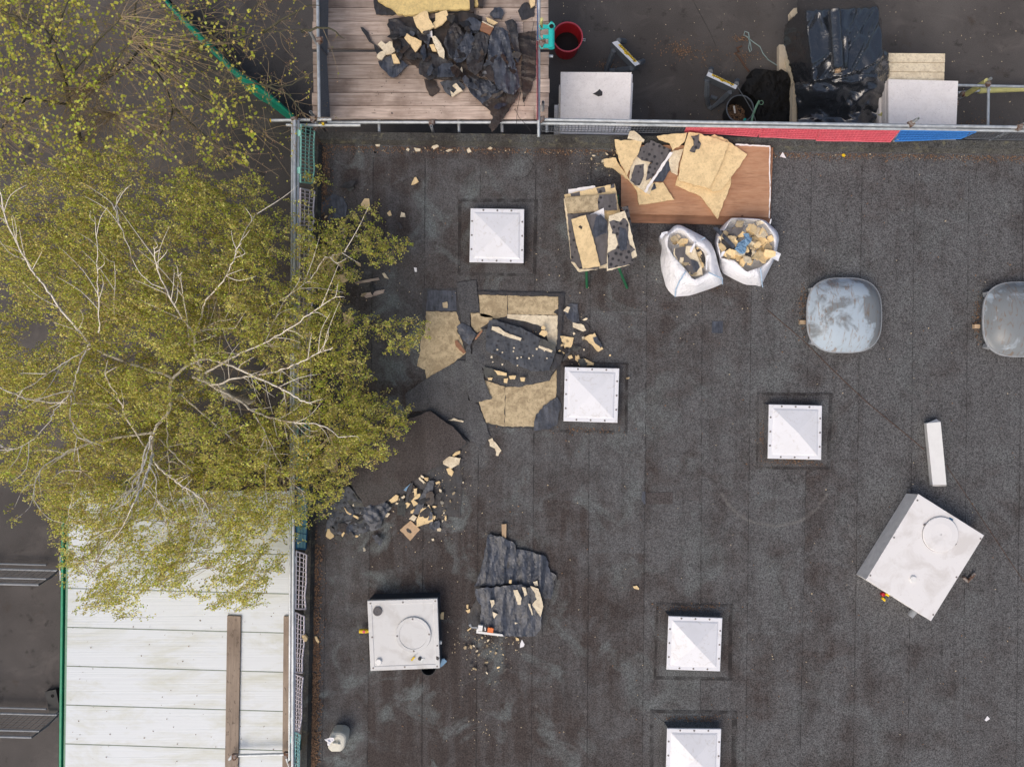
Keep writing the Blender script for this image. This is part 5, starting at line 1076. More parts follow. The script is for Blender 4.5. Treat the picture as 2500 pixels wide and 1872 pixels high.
for lab, f in (('round yellow insulation lump near the top right panel', [1345, 610, 1370, 575, 1415, 580, 1425, 610, 1395, 635]), ('small whitish lump above the yellow one', [1365, 545, 1390, 533, 1410, 552, 1395, 572, 1370, 565]),
               ('pale wedge below the olive scrap', [940, 930, 1058, 960, 1055, 985, 975, 975]), ('tan lump left of three under the fold', [1030, 1010, 1070, 1005, 1060, 1050, 1030, 1045]), ('tan lump middle of three under the fold', [1075, 985, 1140, 982, 1130, 1015, 1085, 1015]), ('tan lump right of three under the fold', [1175, 1000, 1225, 1000, 1215, 1035, 1185, 1035]), ('tiny tan lump at the left end under the fold', [885, 1000, 930, 1000, 920, 1025, 890, 1022])):
    rp(IB, f, .115, .03, 'foam', lab, IC, jag=.4)
rp('wood_splinter', [590, 670, 615, 665, 690, 770, 665, 785, 600, 720], .03, .02, 'plywood_edge', 'brown timber splinter on the left exposed panel', 'splinter', jag=.3)
rp('wood_splinter', [770, 650, 830, 575, 840, 585, 780, 662], .06, .02, 'plywood_edge', 'short brown splinter above the grainy felt edge', 'splinter', jag=.3)
rp('felt_strip', [1520, 240, 1578, 236, 1550, 600, 1560, 740, 1500, 745, 1515, 600, 1525, 300], .026, .006, 'felt_black', 'black torn felt edge right of the exposed panels', 'felt', amp=.008)
rp('felt_strip', [800, 225, 1525, 240, 1518, 272, 800, 257], .026, .006, 'felt_black', 'black torn felt edge along the top of the patch', 'felt', amp=.006)
rp('felt_scrap', [1440, 940, 1480, 840, 1500, 780, 1560, 800, 1540, 880, 1500, 920], .06, .01, 'felt_black', 'black curled felt end between fold and skylight', 'felt', amp=.02)
rp('felt_scrap', [1300, 1400, 1320, 1330, 1410, 1240, 1510, 1170, 1550, 1250, 1520, 1340, 1510, 1420, 1430, 1465, 1300, 1475], .03, .006, 'felt_blue', 'blue-black felt scrap at the bottom right of the patch', 'felt', amp=.012)
rp('felt_scrap', [1570, 390, 1620, 335, 1690, 340, 1710, 490, 1650, 505, 1600, 470], .02, .006, 'felt_blue', 'blue-grey felt scrap right of the patch', 'felt', amp=.01)
rp(IB, [1565, 400, 1600, 360, 1628, 370, 1610, 415], .03, .02, 'foam_pale', 'cream chip on the blue-grey felt scrap', IC)
rp('felt_scrap', [1640, 490, 1750, 495, 1815, 555, 1770, 612, 1690, 590], .018, .006, 'felt_black', 'black felt scrap under the cream plate', 'felt', amp=.006)
rp(IB, [1650, 503, 1750, 530, 1772, 575, 1745, 587, 1650, 545], .03, .02, 'foam_pale', 'cream plate on the black scrap right of the patch', IC)
rp(IB, [1535, 628, 1660, 640, 1640, 720, 1570, 787, 1555, 770, 1580, 740], Z0, .04, 'foam', 'tan shard pointing down, right of the patch', IC)
rp(IB, [1745, 640, 1850, 598, 1925, 742, 1880, 770, 1820, 700], Z0, .045, 'foam', 'large tan shard with a dark face, right of the patch', IC)
rp('felt_scrap', [1832, 640, 1870, 630, 1915, 720, 1900, 735, 1850, 690], .062, .004, 'felt_blue', 'dark felt face on the large tan shard', 'felt')
rp(IB, [1600, 805, 1640, 798, 1652, 825, 1620, 836], Z0, .03, 'foam', 'small tan nugget above the marked skylight, left', IC)
rp(IB, [1675, 800, 1722, 830, 1695, 858, 1672, 840], Z0, .03, 'foam', 'small tan nugget above the marked skylight, middle', IC)
rp(IB, [1700, 870, 1750, 825, 1842, 870, 1835, 890, 1710, 895], Z0, .04, 'foam', 'speckled tan lump touching the top of the marked skylight', IC)
# torn black sheets around the big brown flap
rp('felt_sheet', [440, 930, 560, 870, 700, 1040, 860, 1130, 850, 1240, 620, 1310, 440, 1290, 370, 1130], .02, .008, 'felt_dots_dark', 'large torn dark felt sheet left of the brown flap foot', 'felt', key='R7', amp=.035, freq=.05, step=5)
rp('felt_sheet', [690, 1050, 880, 1010, 940, 1060, 860, 1180, 760, 1210, 680, 1150], .05, .008, 'felt_blue', 'crumpled blue-black felt at the foot of the brown flap', 'felt', key='R7', amp=.04, freq=.08, step=4)
rp('felt_sheet', [1280, 178, 1430, 275, 1520, 330, 1640, 480, 1410, 668, 1110, 858, 880, 1040, 690, 1080, 590, 890, 435, 640, 555, 545, 845, 355, 1075, 255], .022, .01, 'felt_black', 'black torn underlay showing round the big brown flap', 'felt', key='R7', amp=.006, step=12)
# big brown flap and the rubbish below it
o = relief('felt_flap', q('R7', 1290, 195, 1420, 290, 1500, 340, 1620, 480, 1400, 650, 1100, 840, 870, 1020, 700, 1060, 600, 880, 450, 640, 560, 560, 850, 370, 1080, 270), lambda x, y: .105 + .06 * max(0, min(1, (x - 1000) / 130)) + .012 * noise.noise(Vector((x * .02, y * .02, 1))), .006, M['flap_felt'], step=10, jag=.8); tag(o, 'big brown-black felt flap folded back beside the birch', 'felt')
rp('felt_sheet', [1100, 840, 1400, 650, 1590, 620, 1560, 1150, 1300, 1140, 1120, 1110, 900, 1020], Z0 - .001, .006, 'felt_black', 'bare black felt area below the big brown flap', 'felt', key='R7', amp=.004)
rp(IB, [1450, 275, 1500, 258, 1590, 285, 1585, 298, 1500, 282], .05, .012, 'foam_pale', 'thin pale sliver in the slit above the brown flap', IC, key='R7')
rp(IB, [1810, 455, 1850, 437, 1930, 550, 1900, 600, 1880, 595, 1870, 530, 1825, 510], Z0, .015, 'foam_pale', 'irregular cream flake right of the big brown flap', IC, key='R7')
for lab, f, m, zz, t in (('large tan slab with dark specks at the bottom of the rubbish', [360, 700, 405, 590, 490, 560, 530, 660, 525, 715, 360, 770], 'foam', .03, .04), ('square cardboard with an oval hole', [190, 800, 300, 705, 395, 795, 295, 910], 'cardboard', .02, .012),
        ('small pale block between cardboard and tan slab', [280, 690, 325, 645, 362, 670, 335, 712], 'foam_pale', .04, .03), ('cracked cream slab at the top right of the rubbish', [625, 90, 680, 55, 805, 75, 790, 130, 715, 180, 630, 135], 'foam_pale', .03, .04),
        ('tan lump below the cracked cream slab', [660, 185, 700, 170, 735, 215, 715, 260, 680, 235], 'foam', .025, .04), ('tan lump with a dark top at the left of the rubbish', [80, 500, 150, 445, 180, 455, 170, 500, 110, 530], 'foam', .025, .05), ('pale egg-shaped lump at the left of the rubbish', [178, 490, 235, 448, 243, 470, 190, 505], 'foam_pale', .025, .05),
        ('tan lump at the lower left of the rubbish', [220, 545, 265, 520, 298, 535, 262, 585, 225, 570], 'foam', .025, .05), ('upright tan stub in the middle of the rubbish', [330, 385, 365, 380, 362, 450, 335, 460], 'foam', .03, .05), ('long tan stub next to the dark felt roll', [360, 440, 400, 430, 375, 540, 330, 560, 305, 510], 'foam', .03, .05),
        ('straight pale batten end below the brown flap', [390, 265, 445, 320, 430, 335, 378, 280], 'foam_pale', .03, .05), ('tan chip right of the dark felt roll', [550, 320, 590, 305, 600, 325, 560, 340], 'foam', .03, .03), ('tan chip by the pale batten end', [430, 270, 480, 270, 478, 300, 445, 300], 'foam', .03, .03),
        ('flat tan chip at the bottom left of the rubbish', [150, 520, 218, 535, 205, 552, 150, 540], 'foam_pale', .02, .02), ('tan chip left of the cardboard', [300, 610, 340, 585, 320, 635, 300, 630], 'foam', .02, .03), ('tan wedge at the right tip of the brown flap', [720, 50, 760, 10, 800, 0, 800, 30, 740, 55], 'foam', .03, .04),
        ('round cream pebble of insulation right of the tan slab', [565, 790, 590, 775, 612, 790, 600, 815, 570, 810], 'foam_pale', Z0, .03), ('small cream pebble of insulation right of the cardboard', [510, 890, 535, 885, 538, 910, 515, 910], 'foam_pale', Z0, .02)):
    o = rp(IB if 'cardboard with' not in lab else 'cardboard', f, zz, t, m, lab, IC if 'cardboard with' not in lab else 'cardboard', key='D7', jag=.4)
    if 'cardboard with' in lab: rp('hole', [255, 790, 270, 780, 300, 800, 312, 825, 295, 835, 262, 815], .0325, .002, 'felt_black', None, None, key='D7', jag=0, parent=o)
o = relief('felt_roll', q('D7', 320, 640, 430, 400, 490, 300, 540, 300, 525, 400, 440, 530, 380, 640), lambda x, y: .09, .06, M['felt_blue'], step=6, jag=.6); tag(o, 'dark rolled felt strip lying upright through the rubbish', 'felt')
rp('felt_strip', [240, 520, 300, 330, 325, 320, 290, 440, 275, 520], .06, .02, 'felt_black', 'thin black felt strip left of the felt roll', 'felt', key='D7')
rp('felt_strip', [260, 520, 320, 340, 340, 400, 320, 480, 290, 530], .04, .012, 'felt_olive', 'olive dotted felt strip beside the thin black strip', 'felt', key='D7')
rp('blue_cloth', [228, 398, 300, 330, 270, 372, 255, 410], .07, .01, 'blue_cloth', 'pale blue sliver of cloth under the brown flap', 'cloth', key='D7', jag=.2)
# lower left rubbish by the guards
rp('felt_sheet', [460, 960, 560, 940, 700, 860, 910, 1130, 960, 1200, 880, 1260, 760, 1280, 660, 1260, 560, 1250, 440, 1160], .03, .008, 'felt_olive', 'mottled olive felt sheet under the birch tips', 'felt', key='A6', amp=.02, freq=.06)
rp('felt_scrap', [560, 1440, 590, 1360, 640, 1300, 780, 1280, 870, 1380, 830, 1430, 760, 1450], .03, .012, 'felt_blue', 'torn bluish felt lump with white chips near the west kerb', 'felt', key='A6', amp=.02, freq=.09, step=4)
rp('felt_scrap', [880, 1330, 970, 1220, 1040, 1230, 1100, 1300, 1060, 1380, 980, 1400], .03, .012, 'felt_blue', 'rounded bluish felt scrap below the cream slab', 'felt', key='A6', amp=.015, step=4)
rp('felt_scrap', [560, 1440, 640, 1450, 660, 1470, 620, 1520, 560, 1490], Z0, .008, 'felt_olive', 'olive felt corner poking out at the bottom of the rubbish', 'felt', key='A6')
for lab, f, m in (('curved tan strip lying on the olive felt', [660, 1120, 720, 1190, 835, 1240, 825, 1265, 690, 1190], 'foam'), ('cream fish-shaped slab at the foot of the brown flap', [985, 1185, 1080, 1160, 1195, 1200, 1160, 1240, 1030, 1225], 'foam_pale'), ('rounded tan slab near the blue guard', [450, 1460, 470, 1370, 550, 1385, 545, 1470, 500, 1495], 'foam'),
                  ('broad exposed tan insulation under the birch twigs', [440, 480, 560, 400, 720, 330, 960, 330, 900, 420, 720, 510, 580, 590, 600, 690, 540, 740, 420, 640], 'foam_old'), ('grey stone-like slab above the brown flap', [790, 270, 945, 228, 965, 300, 910, 300], 'lead')):
    rp(IB, f, .06 if 'curved' in lab else .02, .03, m, lab, IC, key='A6', jag=.5)
# upper left rubbish under the birch
for nm, lab, cat, f, m, t in (('felt_sheet', 'wet blue-black felt sheet near the pale green guard', 'felt', [270, 160, 370, 80, 460, 110, 490, 180, 480, 260, 330, 300, 270, 200], 'felt_blue', .01), ('felt_scrap', 'thin black felt fold beside the wet felt', 'felt', [230, 230, 260, 230, 310, 320, 290, 330], 'felt_black', .03),
        (IB, 'tan scrap with dark holes at the tip of the birch', IC, [600, 160, 630, 115, 665, 115, 675, 205, 665, 215, 605, 185], 'foam', .02), (IB, 'small ragged tan chip, left of a pair by the birch tip', IC, [810, 235, 835, 212, 850, 250, 825, 258], 'foam', .02), (IB, 'small cream chip, right of a pair by the birch tip', IC, [915, 265, 925, 225, 955, 235, 960, 265], 'foam_pale', .02),
        ('felt_scrap', 'small black felt scrap below the pair of chips', 'felt', [880, 310, 915, 310, 940, 355, 915, 362], 'felt_black', .01), (IB, 'tan slab under the thin birch branch', IC, [325, 640, 460, 630, 440, 700, 325, 715], 'foam', .03), (IB, 'bright tan slab below the branch with a dark side', IC, [360, 725, 520, 735, 490, 780, 420, 830, 400, 760], 'foam', .045),
        ('felt_scrap', 'dark grey felt left of the bright tan slab', 'felt', [315, 730, 400, 740, 430, 800, 390, 830, 320, 780], 'felt_blue', .03), (IB, 'tan corner at the west kerb under the branch', IC, [255, 650, 310, 660, 290, 715, 250, 715], 'foam', .03), (IB, 'upright tan chunk above the branch', IC, [275, 525, 330, 540, 310, 590, 290, 575], 'foam', .03),
        (IB, 'pale slanted chip at the birch fringe', IC, [770, 720, 790, 715, 825, 765, 790, 755], 'foam_pale', .02), ('paper_scrap', 'small white paper scrap on the dark roof', 'paper', [1028, 672, 1050, 675, 1052, 708, 1035, 708], 'paper_white', .008), ('timber_batten', 'greyish batten under the birch leaves, upper one', 'batten', [540, 790, 740, 755, 750, 770, 560, 807], 'plank', .03),
        ('timber_batten', 'greyish batten under the birch leaves, lower one', 'batten', [600, 885, 790, 850, 780, 880, 640, 920], 'plank', .03), (IB, 'tan shard seen through the birch leaves', IC, [455, 1040, 550, 1080, 500, 1165, 460, 1120], 'foam', .03)):
    rp(nm, f, .02, t, m, lab, cat, key='A5', jag=.5)
rp(IB, [1035, 515, 1060, 455, 1075, 450, 1097, 487, 1060, 510], Z0, .025, 'foam', 'single tan shard alone on the roof below the north kerb', IC, key='R5', jag=.4)
for lab, f in (('cream chip in the north gutter, leftmost', [735, 180, 775, 178, 770, 195, 740, 195]), ('cream chip in the north gutter beside the first', [990, 225, 1005, 208, 1020, 220, 1012, 235]), ('long cream chip in the north gutter', [1055, 205, 1110, 215, 1108, 235, 1070, 237]), ('thick tan chip in the north gutter', [1205, 195, 1250, 182, 1265, 195, 1220, 222]), ('cream pair-like chip in the north gutter', [1320, 232, 1350, 218, 1380, 222, 1340, 242]), ('cream chip in the north gutter, above the skylight', [1495, 225, 1515, 205, 1535, 240, 1505, 250]), ('cream chip in the north gutter, rightmost of the row', [1670, 212, 1690, 198, 1710, 210, 1690, 222])):
    rp(IB, f, .02, .02, 'foam_pale', lab, IC, key='R5', jag=.3)
rp('paper_scrap', [185, 212, 208, 175, 236, 225], .02, .012, 'paper_white', 'white triangular scrap right of the plywood', 'paper', key='A2', jag=.1)
rp('paper_scrap', [1857, 1130, 1885, 1095, 1907, 1122, 1870, 1142], Z0, .01, 'paper_white', 'white scrap alone at the bottom right of the roof', 'paper', key='P', jag=.1) if False else chunk('paper_scrap', [(2404, 1757), (2411, 1747), (2417, 1754), (2408, 1760)], Z0, .01, M['paper_white'], jag=.1, label='white scrap alone at the bottom right of the roof', cat='paper')
rp(IB, [1185, 1330, 1225, 1325, 1252, 1350, 1245, 1362, 1200, 1352], Z0, .02, 'foam', 'small bent tan chip alone above the lower skylights', IC, key='P') if False else chunk(IB, [(1545, 1431), (1555, 1429), (1561, 1436), (1559, 1439), (1548, 1436)], Z0, .02, M['foam'], jag=.2, label='small bent tan chip alone above the lower skylights', cat=IC)
tag(relief('yellow_ring', q('A2', 700, 195, 715, 188, 730, 200, 722, 215, 705, 212), lambda x, y: .035, .012, M['yellow_plastic'], step=0, jag=.1), 'small yellow ring by the north kerb', 'ring')
rp(IB, [745, 300, 780, 295, 805, 330, 795, 360, 775, 365], .13, .05, 'foam', 'tan chunk caught in the pink guard', IC, key='C7', jag=.2)
rp(IB, [878, 310, 895, 308, 928, 365, 915, 380, 890, 350], .02, .03, 'foam', 'long tan chip in the west gutter', IC, key='C7', jag=.3)
# ------------------------------------------------------------------ heap of felt in the lower middle
rp('felt_sheet', [310, 200, 440, 210, 600, 300, 620, 350, 760, 370, 920, 430, 970, 590, 1045, 640, 1000, 800, 960, 930, 900, 1140, 880, 1260, 480, 1275, 100, 1150, 90, 1060, 190, 880, 160, 740, 230, 560, 280, 380], Z0, .012, 'felt_black', 'black felt sheet at the bottom of the heap above the fan unit', 'felt', key='B5', amp=.012)
o = relief('felt_sheet', q('B5', 310, 200, 440, 210, 600, 300, 610, 350, 760, 370, 930, 430, 975, 590, 1040, 630, 980, 880, 880, 860, 740, 740, 560, 712, 370, 740, 165, 742, 225, 600, 270, 420), lambda x, y: .07 + .05 * noise.noise(Vector((x * .055, y * .012, 4))) + .02 * noise.noise(Vector((x * .11 + y * .03, y * .03, 1))), .008, M['felt_blue'], step=5, jag=1.2); tag(o, 'wrinkled blue-black felt sheet, upper half of the heap', 'felt')
o = relief('felt_sheet', q('B5', 180, 770, 400, 745, 640, 725, 860, 790, 890, 940, 880, 1180, 820, 1275, 480, 1275, 230, 1190, 240, 950, 190, 880), lambda x, y: .145 + .03 * noise.noise(Vector((x * .06, y * .015, 9))) + .016 * noise.noise(Vector((x * .12 + y * .03, y * .03, 2))), .008, M['felt_blue'], step=5, jag=1.2); tag(o, 'wrinkled blue-black felt sheet with cream patches, lower half of the heap', 'felt'); fs = o
for f in ([580, 785, 625, 780, 668, 870, 660, 940, 625, 940], [670, 750, 710, 760, 730, 830, 700, 850], [760, 740, 850, 770, 890, 910, 900, 960, 870, 1070, 780, 940, 830, 880, 800, 800], [735, 925, 760, 930, 790, 1050, 775, 1050], [330, 890, 375, 890, 380, 930, 350, 975], [357, 1015, 412, 1040, 375, 1085], [595, 1125, 630, 1135, 600, 1148]):
    rp('foam_patch', f, .178, .006, 'foam_pale', None, None, key='B5', jag=.6, parent=fs)
rp(IB, [790, 700, 835, 685, 845, 740, 810, 740], .12, .012, 'foam_pale', 'cream chip in the crease of the felt heap', IC, key='B5', jag=.4)
rp(IB, [533, 680, 562, 676, 562, 712, 535, 712], .12, .03, 'foam', 'small tan block in the crease of the felt heap', IC, key='B5', jag=.2)
o = B(); P = [W(a_, b__, .07) for a_, b__ in q('B5', 455, 85, 508, 82, 502, 255, 460, 250)]; o.loft([[v - Vector((0, 0, .045)) for v in ccwv(P)], ccwv(P)]); tag(o.build('wood_stick', M['stick']), 'split wooden stick poking out of the top of the felt heap', 'stick')
def sealant():
    c = W(*q('C4', 900, 700)[0], .03); t = thing('blade_saw', 'white tool with a grey tip and orange block at the foot of the felt heap', 'tool', (c.x, c.y, .02))
    def P(f, z_, th, m, nm): relief(nm, q('C4', *f), lambda x, y: z_ + .12, th, M[m], t, step=0, jag=0)
    P([575, 590, 650, 600, 640, 690, 1640, 815, 1690, 895, 1450, 880, 555, 765], .075, .03, 'white_plastic', 'blade_cover'); P([640, 430, 835, 455, 800, 690, 640, 665], .11, .045, 'white_plastic', 'white_block')
    P([1040, 530, 1275, 575, 1250, 755, 1015, 715], .10, .04, 'orange_plastic', 'orange_block'); P([240, 420, 330, 380, 360, 500, 650, 520, 645, 580, 360, 555, 260, 470], .10, .03, 'lead', 'handle'); P([900, 520, 940, 520, 950, 665, 905, 665], .10, .04, 'white_plastic', 'clip')
sealant()
rp('paper_scrap', [672, 1310, 700, 1360, 690, 1385, 650, 1398, 655, 1350], Z0, .01, 'paper_white', 'white leaf-shaped scrap below the felt heap', 'paper', key='B5', jag=.1)
for lab, f in (('tan chip at the left foot of the felt heap, upper', [80, 940, 102, 935, 100, 985, 85, 980]), ('tan chip at the left foot of the felt heap, lower', [75, 1000, 120, 985, 120, 1020, 95, 1028]), ('tan chip by the tip of the white tool', [88, 1210, 130, 1180, 132, 1195, 95, 1222]), ('olive tan chip below the felt heap', [605, 1285, 640, 1300, 640, 1322, 610, 1320])):
    rp(IB, f, Z0, .02, 'foam', lab, IC, key='B5', jag=.2)
for lab, f in (('tan scrap right of the grey fan unit', [1610, 480, 1640, 410, 1685, 405, 1675, 540, 1605, 530]),): rp(IB, f, Z0, .015, 'foam', lab, IC, key='C3', jag=.2)

# ragged scraps and chips round the work areas, alike within each area
def scatter(zone, nf, ni, rf, ri, fl, il, gr, seed, zz=.022):
    rg = random.Random(seed)
    def pt(): return (rg.gauss(zone[0], zone[2]), rg.gauss(zone[1], zone[3]))
    for i in range(nf):
        x, y = pt(); chunk('felt_shard', blob_poly(x, y, rg.uniform(*rf), 8, rg.uniform(1, 1.7), rg), zz + rg.uniform(0, .03), .006, M[rg.choice(['felt_black', 'felt_blue', 'felt_olive', 'felt_brown'])], tilt=(rg.uniform(-.002, .002), rg.uniform(-.002, .002)), amp=.006, freq=.12, step=5, jag=1.1, jstep=4, label=fl, cat='felt', group='felt shards ' + gr)
    for i in range(ni):
        x, y = pt(); chunk('insulation_chip', blob_poly(x, y, rg.uniform(*ri), 6, rg.uniform(1, 1.6), rg), zz + rg.uniform(.0, .03), rg.uniform(.01, .03), M[rg.choice(['foam', 'foam_pale', 'foam_old'])], tilt=(rg.uniform(-.004, .004), rg.uniform(-.004, .004)), jag=.4, jstep=4, label=il, cat='insulation', group='insulation chips ' + gr)
scatter((1050, 1215, 40, 42), 10, 22, (8, 20), (2.2, 5), 'small ragged felt shard in the rubbish below the brown flap', 'small insulation chip in the rubbish below the brown flap', 'below the brown flap', 51)
scatter((850, 1270, 42, 32), 12, 14, (8, 20), (2.5, 6), 'small ragged felt shard near the blue guard', 'small insulation chip near the blue guard', 'near the blue guard', 52)
scatter((820, 610, 42, 75), 12, 30, (7, 17), (3, 8), 'small ragged felt shard under the birch fringe', 'small insulation chip under the birch fringe', 'under the birch fringe', 53)
scatter((1390, 860, 40, 35), 6, 16, (5, 12), (2.5, 5), 'small ragged felt shard beside the marked skylight', 'small insulation chip beside the marked skylight', 'beside the marked skylight', 54)
scatter((1180, 1600, 26, 26), 3, 18, (4, 7), (2, 4.5), 'small felt shard on the bare roof below the felt heap', 'small insulation chip on the bare roof below the felt heap', 'below the felt heap', 55)
scatter((1490, 385, 28, 14), 2, 14, (4, 8), (2.5, 5), 'small felt shard left of the plywood', 'small insulation chip left of the plywood', 'left of the plywood', 56)
# ------------------------------------------------------------------ heap on the plank platform
PB = PZ + .006
def hp(name, key, f, lvl, t, m, label, cat, amp=0, fold=0, ang=0, freq=.045, jag=.9, step=5, parent=None):
    return chunk(name, q(key, *f), PB + lvl, t, M[m], parent, amp=amp, fold=fold, ang=ang, freq=freq, jag=jag, step=step, label=label, cat=cat)
hp('felt_sheet', 'B2', [320, -50, 1900, -50, 1850, 190, 700, 215, 620, 240, 370, 222, 340, 120], .0, .02, 'felt_black', 'black felt under the big yellow board at the top edge', 'felt', amp=.01)
hp(IB, 'B2', [395, 10, 420, -300, 1830, -300, 1828, 135, 1640, 150, 1300, 168, 1000, 225, 820, 242, 700, 215, 620, 140, 480, 65], .05, .05, 'foam_yellow', 'big yellow insulation board cut off by the top edge', IC)
for lab, f in (('dark upright batten right of the big yellow board', [1820, -300, 1895, -300, 1890, 190, 1828, 190]), ('dark upright batten farther right at the top edge', [1965, -300, 2040, -300, 2030, 105, 1960, 105])): hp('felt_batten', 'B2', f, .06, .06, 'felt_brown', lab, 'batten', jag=.3)
hp(IB, 'B2', [1900, -300, 1955, -300, 1955, 95, 1905, 105], .02, .04, 'foam_yellow', 'yellow strip between the two dark battens', IC)
L = [('felt_sheet', 'B2', [560, 300, 700, 280, 950, 240, 1200, 300, 1500, 230, 1800, 190, 2020, 260, 2030, 500, 2140, 700, 2050, 1000, 1800, 1280, 1300, 1230, 1000, 1050, 800, 900, 600, 600], .005, .02, 'felt_brown', 'brown-black felt layer at the bottom of the platform heap', 'felt', .03, 0, 0),
     ('felt_sheet', 'B1', [640, 880, 800, 930, 960, 960, 1100, 1080, 1000, 1150, 860, 1240, 740, 1120, 660, 1000], .03, .012, 'felt_blue', 'ribbed dark felt sheet at the near side of the heap', 'felt', .01, .035, .9),
     ('felt_sheet', 'B1', [1290, 400, 1500, 370, 1500, 900, 1440, 1070, 1350, 1220, 1330, 1000, 1320, 850, 1340, 700, 1300, 560], .004, .02, 'felt_brown', 'brown crumbling felt along the right rail', 'felt', .02, .02, .2),
     ('felt_sheet', 'B2', [580, 310, 700, 290, 860, 420, 1000, 440, 1090, 560, 900, 545, 830, 560, 740, 580, 660, 620, 590, 600], .05, .012, 'felt_black', 'jagged black felt at the upper left of the heap', 'felt', .03, .02, .3),
     ('felt_sheet', 'B2', [600, 600, 720, 580, 830, 600, 900, 700, 1000, 830, 1000, 930, 880, 930, 780, 840, 690, 720], .06, .012, 'felt_black', 'grainy black felt tongue at the left of the heap', 'felt', .012, 0, 0),
     ('felt_strap', 'B2', [125, 420, 170, 430, 220, 480, 290, 630, 340, 690, 420, 760, 490, 800, 400, 870, 350, 780, 330, 690, 260, 650, 180, 520, 150, 480], .004, .012, 'felt_black', 'thin curling black felt strap reaching left over the planks', 'felt', .01, 0, 0),
     ('felt_roll', 'B2', [400, 950, 470, 930, 600, 860, 720, 900, 880, 1020, 790, 1080, 690, 1190, 600, 1200, 500, 1100, 420, 1020], .02, .02, 'felt_blue', 'curled black felt loop at the left end of the heap', 'felt', .05, 0, 0),
     ('felt_sheet', 'B2', [1040, 1000, 1100, 880, 1200, 820, 1450, 900, 1560, 980, 1590, 1100, 1600, 1200, 1300, 1210, 1200, 1250, 1040, 1150], .06, .012, 'felt_black', 'broad flat black felt in the near middle of the heap', 'felt', .03, 0, 0),
     ('felt_sheet', 'B2', [1310, 1080, 1400, 990, 1550, 980, 1595, 1100, 1600, 1195, 1320, 1205], .10, .01, 'felt_blue', 'blue-black flat felt flap in the near middle', 'felt', .012, 0, 0),
     ('felt_sheet', 'B2', [1640, 200, 1860, 190, 2010, 300, 1900, 320, 1760, 430, 1650, 380], .04, .01, 'felt_brown', 'dark brown felt behind the lump of the heap', 'felt', .03, 0, 0),
     ('felt_sheet', 'B2', [1420, 680, 1480, 480, 1590, 350, 1640, 400, 1700, 480, 1740, 560, 1700, 700, 1570, 920, 1500, 900, 1470, 780], .10, .012, 'felt_black', 'humped black felt in the centre of the heap', 'felt', .05, .03, 1.2),
     ('felt_sheet', 'B2', [1570, 920, 1600, 800, 1700, 640, 1780, 480, 1860, 500, 1900, 620, 1830, 840, 1700, 970, 1620, 980], .14, .012, 'felt_blue', 'long bluish felt slab across the centre of the heap', 'felt', .02, .02, 2.0),
     ('felt_sheet', 'B2', [1750, 330, 1830, 270, 1900, 280, 2010, 350, 1980, 470, 1880, 480, 1760, 440], .16, .012, 'felt_blue', 'square bluish felt lump with white chips', 'felt', .02, 0, 0),
     ('felt_sheet', 'B1', [670, 680, 720, 500, 790, 400, 860, 380, 950, 430, 920, 600, 880, 740, 860, 830, 780, 900, 690, 820], .12, .012, 'felt_black', 'folded black felt left of the big ribbed sheet', 'felt', .03, .03, 1.9),
     ('felt_sheet', 'B1', [940, 480, 1000, 320, 1100, 330, 1170, 380, 1200, 560, 1290, 900, 1320, 1030, 1240, 1130, 1080, 1080, 1020, 1000, 920, 800, 930, 620], .12, .014, 'felt_blue', 'biggest ribbed felt sheet on the right of the heap', 'felt', .012, .04, 1.35),
     ('felt_sheet', 'B1', [900, 760, 940, 740, 1000, 860, 1010, 980, 960, 960, 890, 900], .14, .012, 'felt_brown', 'rusty brown felt strip along the big ribbed sheet', 'felt', .02, 0, 0),
     ('felt_sheet', 'B1', [860, 1240, 980, 1150, 1100, 1100, 1200, 1110, 1280, 1080, 1310, 1110, 1180, 1320, 1060, 1480, 980, 1575, 935, 1500, 990, 1410, 960, 1320], .05, .012, 'felt_brown', 'pointed felt tongue hanging over the platform edge', 'felt', .02, .02, 2.1),
     ('felt_sheet', 'B1', [1130, 260, 1220, 230, 1280, 290, 1290, 480, 1320, 700, 1290, 720, 1230, 560, 1190, 400], .10, .012, 'felt_black', 'narrow black felt flap at the upper right of the heap', 'felt', .02, .02, 1.3),
     ('felt_sheet', 'B1', [360, 980, 560, 920, 660, 1040, 630, 1080, 500, 1155, 420, 1090], .03, .012, 'felt_dots_dark', 'felt corner with white foam stuck to it at the near edge', 'felt', .01, 0, 0),
     ('felt_sheet', 'B1', [170, 940, 300, 960, 350, 1080, 270, 1150, 230, 1130, 190, 1030], .004, .015, 'felt_brown', 'brown peaty felt scrap at the near left of the heap', 'felt', .015, 0, 0),
     ('felt_lump', 'B1', [950, 170, 1010, 90, 1080, 90, 1120, 160, 1090, 230, 1000, 220], .0, .03, 'felt_blue', 'round dark felt lump on the planks near the top', 'felt', .03, 0, 0),
     ('felt_sheet', 'B1', [1290, 130, 1330, 60, 1400, 30, 1490, 70, 1480, 200, 1330, 245], .0, .01, 'felt_black', 'flat dark felt piece beside the top of the right rail', 'felt', .004, 0, 0)]
for nm, key, f, lvl, t, m, lab, cat, am, fo, an in L: hp(nm, key, f, lvl, t, m, lab, cat, amp=am, fold=fo, ang=an)
heap = q('B2', 590, 320, 900, 260, 1300, 300, 1700, 230, 2000, 330, 2130, 700, 2600, 800, 2650, 1300, 2300, 1700, 1800, 1350, 1300, 1200, 1000, 1000, 640, 850)
rg = random.Random(31); k = 0
